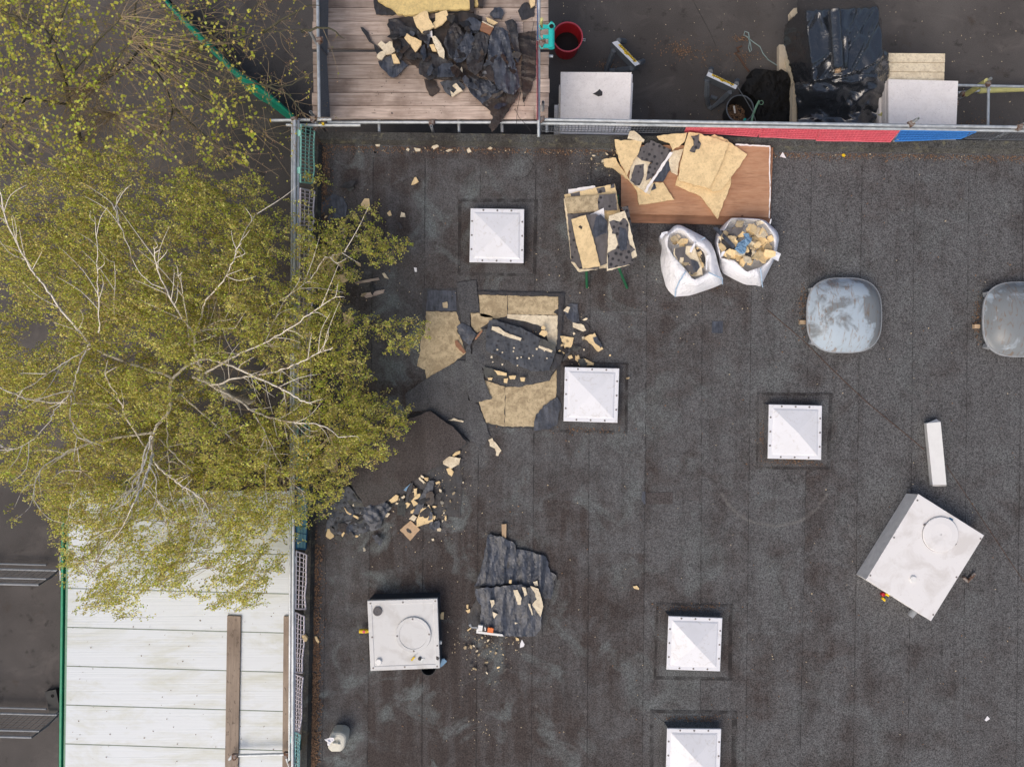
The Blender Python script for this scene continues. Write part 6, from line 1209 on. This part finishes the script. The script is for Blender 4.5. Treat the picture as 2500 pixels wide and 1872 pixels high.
while k < 70:
    x, y = rg.uniform(950, 1290), rg.uniform(40, 270)
    if not inside(heap, x, y): continue
    k += 1
    chunk('felt_shard', blob_poly(x, y, rg.uniform(6, 15), 7, rg.uniform(1.0, 1.8), rg), PB + rg.uniform(.05, .14), .008, M[rg.choice(['felt_black', 'felt_black', 'felt_blue', 'felt_brown', 'felt_brown'])], tilt=(rg.uniform(-.006, .006), rg.uniform(-.006, .006)), amp=.012, freq=.12, step=4, jag=1.0, jstep=4, label='small torn dark felt shard in the platform heap', cat='felt', group='felt shards in the platform heap')
for lab, key, f, lvl, m in (('square tan insulation piece at the top of the heap', 'B2', [945, 265, 1130, 170, 1170, 180, 1200, 300, 1280, 420, 1095, 530, 1000, 420], .16, 'foam'), ('tan insulation piece right of the square one', 'B2', [1295, 210, 1470, 165, 1500, 270, 1400, 380, 1280, 445, 1250, 370, 1290, 330], .13, 'foam'),
        ('tan arrow-shaped insulation piece on the left of the heap', 'B2', [810, 590, 850, 520, 900, 560, 1080, 640, 1070, 700, 985, 815, 900, 700], .14, 'foam'), ('long cream insulation shard in the middle of the heap', 'B2', [1240, 570, 1290, 560, 1380, 680, 1435, 800, 1430, 910, 1350, 870, 1290, 730], .16, 'foam_pale'),
        ('cream broken slab at the left end of the heap', 'B2', [395, 690, 450, 635, 520, 690, 580, 645, 640, 660, 680, 740, 660, 800, 600, 840, 520, 850, 460, 930, 375, 890, 430, 810, 490, 790], .09, 'foam_pale'), ('tan block below the cream broken slab', 'B2', [610, 850, 670, 840, 740, 980, 640, 985], .11, 'foam'),
        ('pale stub under the square tan piece', 'B2', [1110, 530, 1240, 480, 1245, 580, 1140, 560], .12, 'foam_white'), ('half hidden tan lump behind the cream shard', 'B2', [1200, 700, 1270, 690, 1310, 800, 1240, 790], .12, 'foam'), ('tan triangle at the top of the right rail', 'B1', [1410, -60, 1492, -60, 1490, 60, 1440, 95], .03, 'foam'),
        ('tan shard behind the narrow black flap', 'B1', [910, 205, 1050, 270, 1000, 300, 930, 270], .12, 'foam'), ('white foam face on the near felt corner', 'B1', [510, 1020, 550, 990, 630, 1080, 500, 1155, 485, 1080, 520, 1110, 560, 1060], .06, 'foam_pale'), ('small cream chip in the hollow of the heap', 'B1', [580, 840, 620, 795, 630, 860], .13, 'foam_pale'), ('cream sliver lying on the planks right of the heap', 'B1', [1235, 610, 1260, 605, 1290, 720, 1260, 720], .02, 'foam_old')):
    hp(IB, key, f, lvl, .03, m, lab, IC, jag=.5)
o = B(); P = [W(a_, b__, PB + .2) for a_, b__ in q('B1', 865, 255, 1000, 325, 955, 415, 835, 355)]; P = ccwv(P); o.loft([[v - Vector((0, 0, .05)) for v in P], P]); t = o.build('wooden_box', M['plywood_edge']); tag(t, 'brown box lid with a pale edge on the platform heap', 'box')
o = B(); P = [W(a_, b__, PB + .215) for a_, b__ in q('B1', 865, 250, 1003, 320, 998, 330, 862, 262)]; P = ccwv(P); o.loft([[v - Vector((0, 0, .02)) for v in P], P]); o.build('edge_strip', M['timber_pale'], t)
# ------------------------------------------------------------------ trees
def catmull(P, n=5):
    out = []
    for i in range(len(P) - 1):
        p0, p1, p2, p3 = P[max(i - 1, 0)], P[i], P[i + 1], P[min(i + 2, len(P) - 1)]
        for k in range(n):
            t = k / n; out.append(.5 * ((2 * p1) + (p2 - p0) * t + (2 * p0 - 5 * p1 + 4 * p2 - p3) * t * t + (3 * p1 - p0 - 3 * p2 + p3) * t ** 3))
    out.append(P[-1]); return out
class Foliage:
    def __init__(s): s.v = []; s.c = []; s.tw = B()
    def leaf(s, p, d, w, l, col):
        side = d.cross(Vector((rnd.gauss(0, .75), rnd.gauss(0, .75), 1)))
        if side.length < 1e-4: return
        side.normalize(); side *= w * .5; t = p + d * l; m = p + d * l * .42
        s.v += [p, m + side, t, m - side]; s.c.append(col)
    def build(s, name, parent, mat='leaf', kind='stuff'):
        n = len(s.v) // 4; me = bpy.data.meshes.new(name); o0 = s.v[0].copy()
        o0 = WL[parent.name]
        me.vertices.add(4 * n); me.vertices.foreach_set('co', [c for v in s.v for c in (v.x - o0.x, v.y - o0.y, v.z - o0.z)])
        me.loops.add(4 * n); me.loops.foreach_set('vertex_index', list(range(4 * n)))
        me.polygons.add(n); me.polygons.foreach_set('loop_start', list(range(0, 4 * n, 4)))
        me.update(calc_edges=True)
        ca = me.color_attributes.new('Col', 'FLOAT_COLOR', 'CORNER')
        ca.data.foreach_set('color', [x for c in s.c for _ in range(4) for x in (*c, 1)])
        me.materials.append(M[mat]); o = bpy.data.objects.new(name, me); link(o, o0, parent); o['kind'] = kind; return o
def twig_to(fo, a, b, r0=.006, sag=.12, n=4):
    r0 *= .62
    m = (a + b) / 2 + Vector((rnd.gauss(0, .05), rnd.gauss(0, .05), rnd.uniform(0, sag))); pts = catmull([a, m, b], n); fo.tw.path(pts, [lerp(r0, .0018, i / (len(pts) - 1)) for i in range(len(pts))], 3, cap=False); return pts
def jit(c, k=.2):
    f = math.exp(rnd.gauss(0, k)); return tuple(max(0, x * f * math.exp(rnd.gauss(0, k * .35))) for x in c)

# --- the big birch
def birch():
    BZ = GZ; base = W(608, 968, BZ)
    t = thing('birch_tree', 'big multi-stemmed birch with white branches and fresh olive leaves', 'tree', base)
    brs = []
    def br(key, f, z0, z1, r0, r1, pow_=1.0):
        px = q(key, *f); n_ = len(px); P = [W(a_, b_, .25 + lerp(z0, z1, (i / (n_ - 1)) ** pow_)) for i, (a_, b_) in enumerate(px)]; brs.append((P, r0, r1)); return P
    K = 'R14'
    br(K, [1330, 850, 1270, 820, 1200, 740], -.3, .7, .07, .05); br(K, [1450, 880, 1250, 860, 1060, 960], -.3, .9, .07, .05)
    br(K, [1060, 960, 1050, 1030, 960, 1150, 950, 1300, 980, 1370, 1060, 1440, 1160, 1510, 1260, 1570, 1300, 1650], 1.3, 2.1, .055, .012)
    br(K, [950, 1300, 930, 1380, 890, 1480, 830, 1600], 1.9, 2.5, .044, .022); br(K, [950, 1180, 905, 1270, 880, 1390, 830, 1480, 775, 1590], 1.8, 2.4, .030, .012); br(K, [940, 1180, 915, 1300, 880, 1400, 850, 1520, 800, 1600], 1.9, 2.4, .026, .010); br(K, [930, 1370, 970, 1440, 975, 1560, 1010, 1640], 2.1, 2.2, .018, .006)
    br(K, [950, 1160, 720, 1195, 600, 1220, 480, 1250, 380, 1305, 290, 1360, 220, 1450, 210, 1580], 1.1, 2.0, .042, .009)
    br(K, [905, 1250, 790, 1080, 760, 990, 690, 870, 650, 780], 1.3, 2.1, .03, .01); br(K, [990, 1200, 1060, 1270, 1130, 1340, 1200, 1400], 1.2, 1.6, .028, .012); br(K, [1040, 1080, 1045, 1250, 1055, 1420], 1.2, 1.6, .022, .012)
    br(K, [1060, 960, 1070, 830, 1180, 740, 1250, 710, 1330, 710, 1420, 740, 1560, 800, 1730, 880, 1850, 945, 1936, 985], .9, 2.0, .05, .018)
    br(K, [1200, 815, 1290, 850, 1370, 900, 1500, 970, 1580, 1030, 1700, 1070, 1830, 1100, 1950, 1105, 2050, 1140, 2110, 1190], .8, 2.0, .05, .01)
    br(K, [1300, 860, 1370, 860, 1450, 825, 1580, 810, 1750, 775, 1850, 730, 1980, 670, 2070, 632], 1.2, 2.1, .035, .01)
    br(K, [1280, 790, 1400, 720, 1500, 670, 1650, 600, 1760, 540, 1870, 470, 2000, 370, 2090, 318], 1.2, 2.2, .035, .008)
    br(K, [1200, 740, 1250, 770, 1215, 680, 1210, 580, 1190, 520, 1100, 400, 1030, 270, 970, 110, 960, 0], .9, 2.6, .05, .01); br(K, [1210, 560, 1250, 440, 1280, 340, 1390, 220, 1450, 100, 1470, 20], 1.3, 2.4, .03, .008)
    br(K, [1210, 550, 1330, 480, 1440, 455], 1.3, 1.5, .03, .02); br(K, [1220, 550, 1300, 520, 1460, 515], 1.3, 1.6, .02, .01); br(K, [1230, 720, 1310, 690, 1390, 650], 1.1, 1.3, .016, .008); br(K, [1180, 620, 1170, 560, 1130, 250, 1090, 170], 1.3, 2.4, .022, .006)
    br(K, [1640, 400, 1820, 290, 1936, 200, 2010, 90, 2090, 55, 2152, 35], 1.2, 1.7, .018, .006)
    br(K, [1070, 830, 1030, 800, 830, 740, 650, 670, 560, 610, 460, 490, 340, 350, 270, 240, 200, 150, 120, 20, 40, -150, -10, -380], .9, 2.9, .05, .014)
    br(K, [615, 540, 615, 480, 610, 300, 605, 150, 600, 0, 590, -180], 1.9, 2.7, .02, .006); br(K, [712, 440, 710, 100], 1.7, 2.2, .012, .006); br(K, [-60, 865, 100, 920, 200, 960, 420, 980, 700, 980], 2.3, 1.4, .014, .022)
    br(K, [560, 610, 500, 720, 460, 860, 430, 930, 350, 1010, 300, 1100, 180, 1220, 20, 1290], 1.8, 2.3, .022, .006); br(K, [440, 930, 440, 1080, 480, 1190], 2.0, 2.2, .012, .006); br(K, [1580, 1040, 1640, 1150, 1700, 1270, 1750, 1370, 1765, 1480], 1.5, 1.3, .018, .006)
    br(K, [1130, 930, 1280, 1060, 1370, 1140, 1500, 1240, 1650, 1350, 1800, 1450, 1900, 1540], 1.0, 1.5, .024, .006); br(K, [560, 640, 380, 740, 220, 850, 80, 930], 2.0, 2.4, .014, .005); br(K, [1350, 860, 1400, 950, 1380, 1050], 1.3, 1.5, .012, .005)
    br(K, [1160, 1510, 1240, 1680, 1280, 1850, 1300, 2000], 1.6, 1.0, .014, .004); br(K, [830, 1600, 760, 1750, 640, 1900, 560, 2050], 2.0, 1.2, .014, .004); br(K, [890, 1480, 960, 1560, 1020, 1650, 1050, 1800], 1.9, 1.3, .012, .004); br(K, [480, 1250, 500, 1400, 450, 1560, 400, 1750], 1.8, 1.2, .012, .004)
    br(K, [1030, 270, 880, 180, 760, -100, 700, -250], 2.2, 2.5, .014, .005); br(K, [1450, 100, 1520, -80, 1600, -200], 2.3, 2.1, .01, .004); br(K, [1650, 600, 1700, 480, 1780, 320], 1.9, 1.6, .012, .005)
    # trunk
    tp = [base, base.lerp(W(1050, 900, 0), .0) + Vector((-.05, .1, .9)), W(*q(K, 1360, 850)[0], -.35), W(*q(K, 1270, 820)[0], .3)]
    b = B(); P = catmull(tp, 5); b.path(P, [lerp(.16, .085, i / (len(P) - 1)) for i in range(len(P))], 12); b.build('trunk', M['birch_bark'], t, smooth=True)
    segs = []
    for P, r0, r1 in brs:
        C = catmull(P, 5); C = [v + Vector((rnd.gauss(0, .006), rnd.gauss(0, .006), rnd.gauss(0, .01))) if 0 < i < len(C) - 1 else v for i, v in enumerate(C)]
        b = B(); b.path(C, [lerp(r0, r1, (i / (len(C) - 1)) ** .7) * .52 for i in range(len(C))], 7); b.build('branch', M['birch_bark'], t, smooth=True); segs += [(v, i / (len(C) - 1)) for i, v in enumerate(C)]
    fo = Foliage(); cat_ = Foliage(); sub = B()
    # crown outline in pixels
    outl = [(-80, 310), (60, 300), (190, 318), (330, 335), (430, 355), (520, 380), (600, 420), (660, 455), (725, 440), (770, 400), (790, 440), (760, 500), (800, 520), (880, 498), (930, 500), (900, 545), (1000, 590), (960, 630), (890, 650), (850, 700), (930, 740), (990, 770), (1040, 805), (1000, 850), (930, 870), (930, 930), (950, 960), (1000, 1020), (980, 1055), (930, 1085), (960, 1120), (900, 1140), (870, 1175), (830, 1200), (800, 1240), (760, 1290), (735, 1320), (700, 1330), (690, 1400), (660, 1450), (600, 1495), (500, 1490), (430, 1460), (370, 1450), (330, 1520), (240, 1525), (170, 1490), (120, 1420), (135, 1340), (60, 1300), (-80, 1290)]
    leafc = [(.58, .59, .10), (.70, .68, .17), (.46, .53, .08), (.80, .75, .27), (.60, .52, .16)]
    hsh = {}
    for v, tt in segs:
        k_ = F / (H - v.z); hsh.setdefault((int((1250 + v.x * k_) // 18), int((936 - v.y * k_) // 18)), []).append(v.z)
    def bpx(x, y):
        best = None
        for i in (-1, 0, 1):
            for j in (-1, 0, 1):
                for z_ in hsh.get((int(x // 18) + i, int(y // 18) + j), ()): best = z_ if best is None else min(best, z_)
        return best if rnd.random() < (.93 if math.hypot(x - 365, y - 1140) < 120 else .68 if math.hypot(x - 500, y - 950) < 260 else .34) else None
    pts = []; tries = 0
    while len(pts) < 11000 and tries < 90000:
        tries += 1; x, y = rnd.uniform(-90, 1045), rnd.uniform(310, 1530)
        if not inside(outl, x, y): continue
        ed = edge_dist(outl, x, y); cl = noise.noise(Vector((x * .011, y * .011, 3.3))) + .5 * noise.noise(Vector((x * .03, y * .03, 7.1)))
        dens = .74 + .9 * cl
        if ed < 85: dens -= .42 * (1 - ed / 85)
        if x < 140 and noise.noise(Vector((x * .006, y * .006, 21))) < -.05: dens -= .5      # open left fringe
        if y < 480: dens -= .12
        if 430 < x < 730 and 880 < y < 1010: dens -= .33                                     # the open heart where the branches show
        if y > 1210 and ed < 130: dens -= .12
        if 690 < x < 900 and 440 < y < 770: dens -= .16
        if 690 < x < 900 and 1030 < y < 1180: dens -= .2
        if rnd.random() > dens: continue
        d = math.hypot((x - 430) / 620, (y - 900) / 640)
        zt_ = 2.5 - 1.7 * min(1.15, d) ** 2
        z_ = zt_ - abs(rnd.gauss(0, .55)) + .1
        z_ = max(z_, .75 if x > 690 else (.35 if y > 1150 and x > 140 else -.2))
        zb_ = bpx(x, y)
        if zb_ is not None: z_ = min(z_, zb_ - rnd.uniform(.05, .5))
        pts.append(W(x, y, z_))
    # spatial hash of branch points for twig links
    cell = {}
    for v, tt in segs: cell.setdefault((int(v.x // .6), int(v.y // .6)), []).append(v)
    def near(p):
        cx, cy = int(p.x // .6), int(p.y // .6)
        c_ = cell.get((cx + rnd.choice((-1, 0, 0, 1)), cy + rnd.choice((-1, 0, 0, 1))))
        return rnd.choice(c_) if c_ else None
    for k, p in enumerate(pts):
        nb = near(p)
        if nb is not None and rnd.random() < .22 and (nb - p).length < .8: twig_to(fo, nb, p, .006 if rnd.random() < .8 else .010)
        # hanging spray
        L = rnd.uniform(.16, .42); out = Vector((rnd.gauss(0, 1), rnd.gauss(0, 1), 0)).normalized() * rnd.uniform(.15, .75)
        dirv = (out + Vector((.12, 0, -rnd.uniform(.35, 1.0)))).normalized(); e = p + dirv * L * .6 + Vector((0, 0, -L * .45))
        if e.z < .12 and p.x > -3.5: e.z = .12 + rnd.uniform(0, .1)
        tp_ = [p, p.lerp(e, .5) + out * .06, e]; fo.tw.path(tp_, [.003, .0022, .0012], 3, cap=False)
        tint = rnd.choice(leafc); nl = rnd.randint(14, 26)
        shade = math.exp(rnd.gauss(0, .12))
        for i in range(nl):
            u = (i + rnd.random()) / nl; a_ = (tp_[0].lerp(tp_[1], u * 2) if u < .5 else tp_[1].lerp(tp_[2], u * 2 - 1)) + Vector((rnd.gauss(0, .018), rnd.gauss(0, .018), rnd.gauss(0, .018)))
            dl = Vector((rnd.gauss(0, .8), rnd.gauss(0, .6), rnd.gauss(-.5, .45))).normalized(); l = rnd.uniform(.019, .037)
            c = jit(rnd.choice(leafc) if rnd.random() < .4 else tint, .16); fo.leaf(a_, dl, l * rnd.uniform(.65, .85), l, tuple(x * shade for x in c))
        for i in range(rnd.choice((1, 2, 3, 3, 5))):
            a_ = p.lerp(e, rnd.random()) + Vector((rnd.gauss(0, .02), rnd.gauss(0, .02), 0)); dd = Vector((rnd.gauss(0, .2), rnd.gauss(0, .2), -1)).normalized(); cat_.leaf(a_, dd, .011, rnd.uniform(.04, .085), jit((.78, .60, .28), .2))
    # bare white side twigs
    for P, r0, r1 in brs:
        C = catmull(P, 4)
        for k in range(max(2, len(C) // 3)):
            i = rnd.randrange(len(C) // 4, len(C)); a_ = C[i]; dv = (C[min(i + 1, len(C) - 1)] - C[max(i - 1, 0)]).normalized(); s_ = Vector((-dv.y, dv.x, 0)) * rnd.choice((-1, 1))
            e = a_ + (dv * rnd.uniform(.3, .9) + s_ * rnd.uniform(.2, .8)) * rnd.uniform(.25, .75) + Vector((0, 0, rnd.uniform(-.05, .25))); m_ = (a_ + e) / 2 + Vector((rnd.gauss(0, .04), rnd.gauss(0, .04), 0)); sub.path(catmull([a_, m_, e], 3), [lerp(.006, .0018, q_ / 6) for q_ in range(7)], 4, cap=False)
    fo.build('crown', t); cat_.build('catkins', t); tag(fo.tw.build('twigs', M['twig'], t), kind='stuff'); tag(sub.build('side_twigs', M['birch_bark'], t), kind='stuff')
birch()
# --- smaller, sparser trees in the upper left corner
def sparse_tree(name, label, base, trunk, limbs, zone, n_spr, leafc, lsize, nl, zr, twigcol='twig', bark='bark_dark', dens=lambda x, y: 1, bud=None, r0=.05):
    t = thing(name, label, 'tree', W(*base, GZ), 'trees at the upper left')
    tp = [W(a_, b_, z_) for a_, b_, z_ in trunk]; C = catmull(tp, 5); b = B(); b.path(C, [lerp(r0, r0 * .5, i / (len(C) - 1)) for i in range(len(C))], 9); b.build('trunk', M[bark], t, smooth=True)
    seg = list(C)
    for L in limbs:
        P = catmull([W(a_, b_, z_) for a_, b_, z_ in L], 5); P = [v + Vector((rnd.gauss(0, .01), rnd.gauss(0, .01), rnd.gauss(0, .01))) for v in P]; b = B(); b.path(P, [lerp(.022, .005, i / (len(P) - 1)) for i in range(len(P))], 6); b.build('branch', M[bark], t, smooth=True); seg += P
    fo = Foliage(); k = 0; tr = 0
    while k < n_spr and tr < n_spr * 30:
        tr += 1; x, y = rnd.uniform(zone[0], zone[2]), rnd.uniform(zone[1], zone[3])
        if rnd.random() > dens(x, y): continue
        k += 1; p = W(x, y, rnd.uniform(*zr)); nb = min(rnd.sample(seg, min(45, len(seg))), key=lambda v: (v - p).length)
        pts_ = twig_to(fo, nb, p, .006, .08, 4) if (nb - p).length < 1.5 else [p, p]
        e = p + Vector((rnd.gauss(0, .12), rnd.gauss(0, .12), rnd.uniform(-.12, .03))); fo.tw.path([p, e], [.0025, .0015], 3, cap=False)
        for i in range(rnd.randint(*nl)):
            a_ = p.lerp(e, rnd.random()) if rnd.random() < .6 else pts_[rnd.randrange(len(pts_) // 2, len(pts_))].copy(); a_ = a_ + Vector((rnd.gauss(0, .02), rnd.gauss(0, .02), rnd.gauss(0, .01)))
            l = rnd.uniform(*lsize); dl = Vector((rnd.gauss(0, 1), rnd.gauss(0, 1), rnd.gauss(0, .35))).normalized()
            if bud and rnd.random() < bud[0]: fo.leaf(a_, dl, .009, rnd.uniform(.02, .035), jit(bud[1], .25))
            else:
                sd_ = dl.cross(Vector((rnd.gauss(0, .4), rnd.gauss(0, .4), 1))).normalized() * l * .45; m_ = a_ + dl * l * .5; fo.v += [a_, m_ + sd_, a_ + dl * l, m_ - sd_]; fo.c.append(jit(rnd.choice(leafc), .2))
    fo.build('crown', t); tag(fo.tw.build('twigs', M[twigcol], t), kind='stuff')
lime = [(.56, .57, .08), (.44, .49, .06), (.62, .60, .14)]
sparse_tree('hazel_tree', 'sparse tree with round lime green leaves in the top left corner', (195, 345), [(195, 345, GZ), (185, 300, -.9), (170, 255, .2), (160, 200, .9)],
    [[(170, 255, .2), (240, 270, .7), (285, 275, 1.1)], [(170, 255, .3), (60, 240, .9), (0, 200, 1.3)], [(160, 200, .9), (120, 110, 1.5), (40, 40, 1.9)], [(160, 200, .9), (230, 110, 1.4), (300, 40, 1.8)], [(120, 110, 1.4), (150, 40, 1.8), (180, -30, 2)], [(165, 230, .6), (260, 180, 1.2), (320, 95, 1.5)], [(60, 240, .9), (20, 300, 1.2), (-20, 330, 1.3)], [(10, 30, 1.6), (110, 75, 1.5), (160, 140, 1.2)]],
    (-40, -30, 620, 420), 620, lime, (.035, .06), (4, 8), (.6, 2.0), dens=lambda x, y: (1.0 if (x < 225 and y < 130) else .75 if x < 215 else .28 if y < 250 else .42) * (.9 if y < 260 else .7), bud=(.12, (.35, .22, .10)))
sparse_tree('budding_tree', 'twiggy tree just coming into bud over the green netting fence', (395, 170), [(395, 170, GZ), (380, 150, -.8), (360, 130, 0), (350, 110, .5)],
    [[(350, 110, .5), (430, 140, .8), (520, 90, 1.1), (590, 50, 1.3), (640, -10, 1.4)], [(430, 140, .8), (540, 105, 1.0), (640, 80, 1.2), (735, 75, 1.3)], [(360, 130, .2), (470, 225, .7), (560, 215, .9), (640, 205, 1.0), (700, 210, 1.1), (755, 180, 1.2)], [(360, 130, .3), (420, 260, .8), (390, 330, 1.1)], [(350, 110, .5), (330, 40, 1.0), (345, -20, 1.3)], [(350, 110, .4), (270, 190, .8), (190, 220, 1.0)], [(640, 205, 1.0), (700, 230, 1.1), (740, 275, 1.1)], [(470, 225, .7), (560, 280, .9), (650, 330, 1.0)], [(520, 90, 1.1), (490, 20, 1.3), (480, -30, 1.4)], [(420, 260, .8), (500, 330, 1.0), (560, 370, 1.1)], [(640, 80, 1.2), (720, 30, 1.3), (780, 10, 1.3)], [(735, 75, 1.3), (800, 70, 1.35), (840, 95, 1.35)]],
    (-20, -20, 850, 450), 640, [(.50, .49, .09), (.44, .35, .10), (.56, .53, .10)], (.022, .042), (3, 7), (.5, 1.5), dens=lambda x, y: ((.4 if y < 230 else .8) if x < 220 else .9 if x < 600 else .55 if x < 740 else .10) * (1 if y < 330 else .7), bud=(.62, (.42, .25, .14)))
# ------------------------------------------------------------------ leaf litter and crumbs nobody could count
def flakes(name, label, cat, n, gen, size, mat, thick=.3):
    v = []; f = []
    for k in range(n):
        x, y, z_ = gen(k); p = W(x, y, z_); l = rnd.uniform(*size); a_ = rnd.uniform(0, 6.28); d = Vector((math.cos(a_), math.sin(a_), rnd.gauss(0, .25))) * l; e = Vector((-math.sin(a_), math.cos(a_), rnd.gauss(0, .25))) * l * rnd.uniform(.3, .8); i = len(v)
        up = Vector((0, 0, l * thick)); v += [p - d, p + e + up, p + d, p - e + up * .5]; f.append((i, i + 1, i + 2, i + 3))
    o = mesh_obj(name, v, f, M[mat]); tag(o, label, cat, kind='stuff')
def g_west(k):
    y = rnd.choice((rnd.uniform(1330, 1900), rnd.uniform(1560, 1900), rnd.uniform(360, 900))); y = y if rnd.random() < .9 else rnd.uniform(400, 1900); return wx_in(y) + abs(rnd.gauss(5, 8)), y, .03
flakes('leaf_litter', 'brown leaf litter in the west gutter', 'leaf litter', 2600, g_west, (.008, .024), 'litter')
def g_north(k):
    x = rnd.uniform(800, 2500); return x, ny_in(x) + 3 + abs(rnd.gauss(3, 7)), .028
flakes('leaf_litter', 'brown leaf litter along the north kerb', 'leaf litter', 1800, g_north, (.006, .018), 'litter')
def g_yard(k):
    cx, cy, s_ = rnd.choice(((1650, 115, 22), (1665, 122, 14), (1700, 135, 40), (1810, 95, 10), (1820, 140, 20), (1790, 290, 30), (2400, 310, 40), (1480, 160, 12))); return rnd.gauss(cx, s_), rnd.gauss(cy, s_ * .45), GZ + .01
flakes('leaf_litter', 'rusty brown leaf litter on the yard tarmac', 'leaf litter', 700, g_yard, (.008, .022), 'litter')
def g_gut(k):
    u = rnd.random(); a_, b_ = q('R12', 366, 150)[0], q('R12', 348, 1656)[0]; return lerp(a_[0], b_[0], u) + rnd.gauss(0, 2), lerp(a_[1], b_[1], u), CZ - .045
flakes('leaf_litter', 'brown leaf litter in the canopy gutter', 'leaf litter', 700, g_gut, (.01, .025), 'litter')
def g_can(k): return rnd.uniform(170, 700), rnd.choice((rnd.uniform(1200, 1870), rnd.uniform(1200, 1550))), CZ + .008
flakes('leaf_litter', 'scattered leaf bits on the white canopy', 'leaf litter', 220, g_can, (.006, .016), 'litter')
def g_sky(k):
    cx, cy, sx_, sy_ = rnd.choice(((1865, 1070, 5, 25), (1695, 1484, 45, 5), (1940, 1128, 35, 4), (1700, 1753, 45, 4), (1960, 750, 6, 30), (2385, 780, 6, 30), (1440, 1050, 50, 6), (790, 350, 12, 30))); return rnd.gauss(cx, sx_), rnd.gauss(cy, sy_), .03
flakes('leaf_litter', 'moss and leaf litter collected against the rooflights', 'leaf litter', 900, g_sky, (.006, .018), 'litter')
spots = [(1270, 880, 90, 60), (1060, 1190, 60, 60), (1170, 1590, 30, 40), (1170, 1620, 40, 60), (1480, 400, 30, 20), (1560, 380, 90, 40), (900, 620, 80, 90), (1000, 1250, 120, 80), (1210, 1560, 50, 20), (1080, 1140, 40, 50), (1040, 1280, 40, 60), (1500, 690, 200, 60), (1170, 1780, 30, 40)]
def g_cr(k):
    if rnd.random() < .22: return rnd.uniform(800, 2480), rnd.uniform(400, 1860), .022
    if rnd.random() < .2:
        x = rnd.uniform(850, 2450); return x, ny_in(x) + rnd.uniform(2, 16), .03
    cx, cy, sx_, sy_ = rnd.choice(spots); return rnd.gauss(cx, sx_), max(400, rnd.gauss(cy, sy_)), .022
flakes('insulation_crumbs', 'tan insulation crumbs scattered over the roof', 'crumbs', 900, g_cr, (.004, .017), 'crumb', .8)
def g_straw(k): return rnd.uniform(800, 2480), rnd.uniform(400, 1860), .022
flakes('straw_bits', 'fine straw and twig bits scattered over the roof', 'straw', 260, g_straw, (.008, .02), 'litter', .2)
def g_cry(k): return rnd.uniform(1350, 2480), rnd.uniform(0, 290), GZ + .01
flakes('insulation_crumbs', 'pale crumbs scattered over the yard tarmac', 'crumbs', 220, g_cry, (.005, .018), 'crumb', .6)
def g_plat(k): return rnd.uniform(900, 1310), rnd.uniform(5, 285), PZ + .012
flakes('insulation_crumbs', 'dark crumbs scattered over the platform planks', 'crumbs', 300, g_plat, (.004, .012), 'felt_brown', .6)
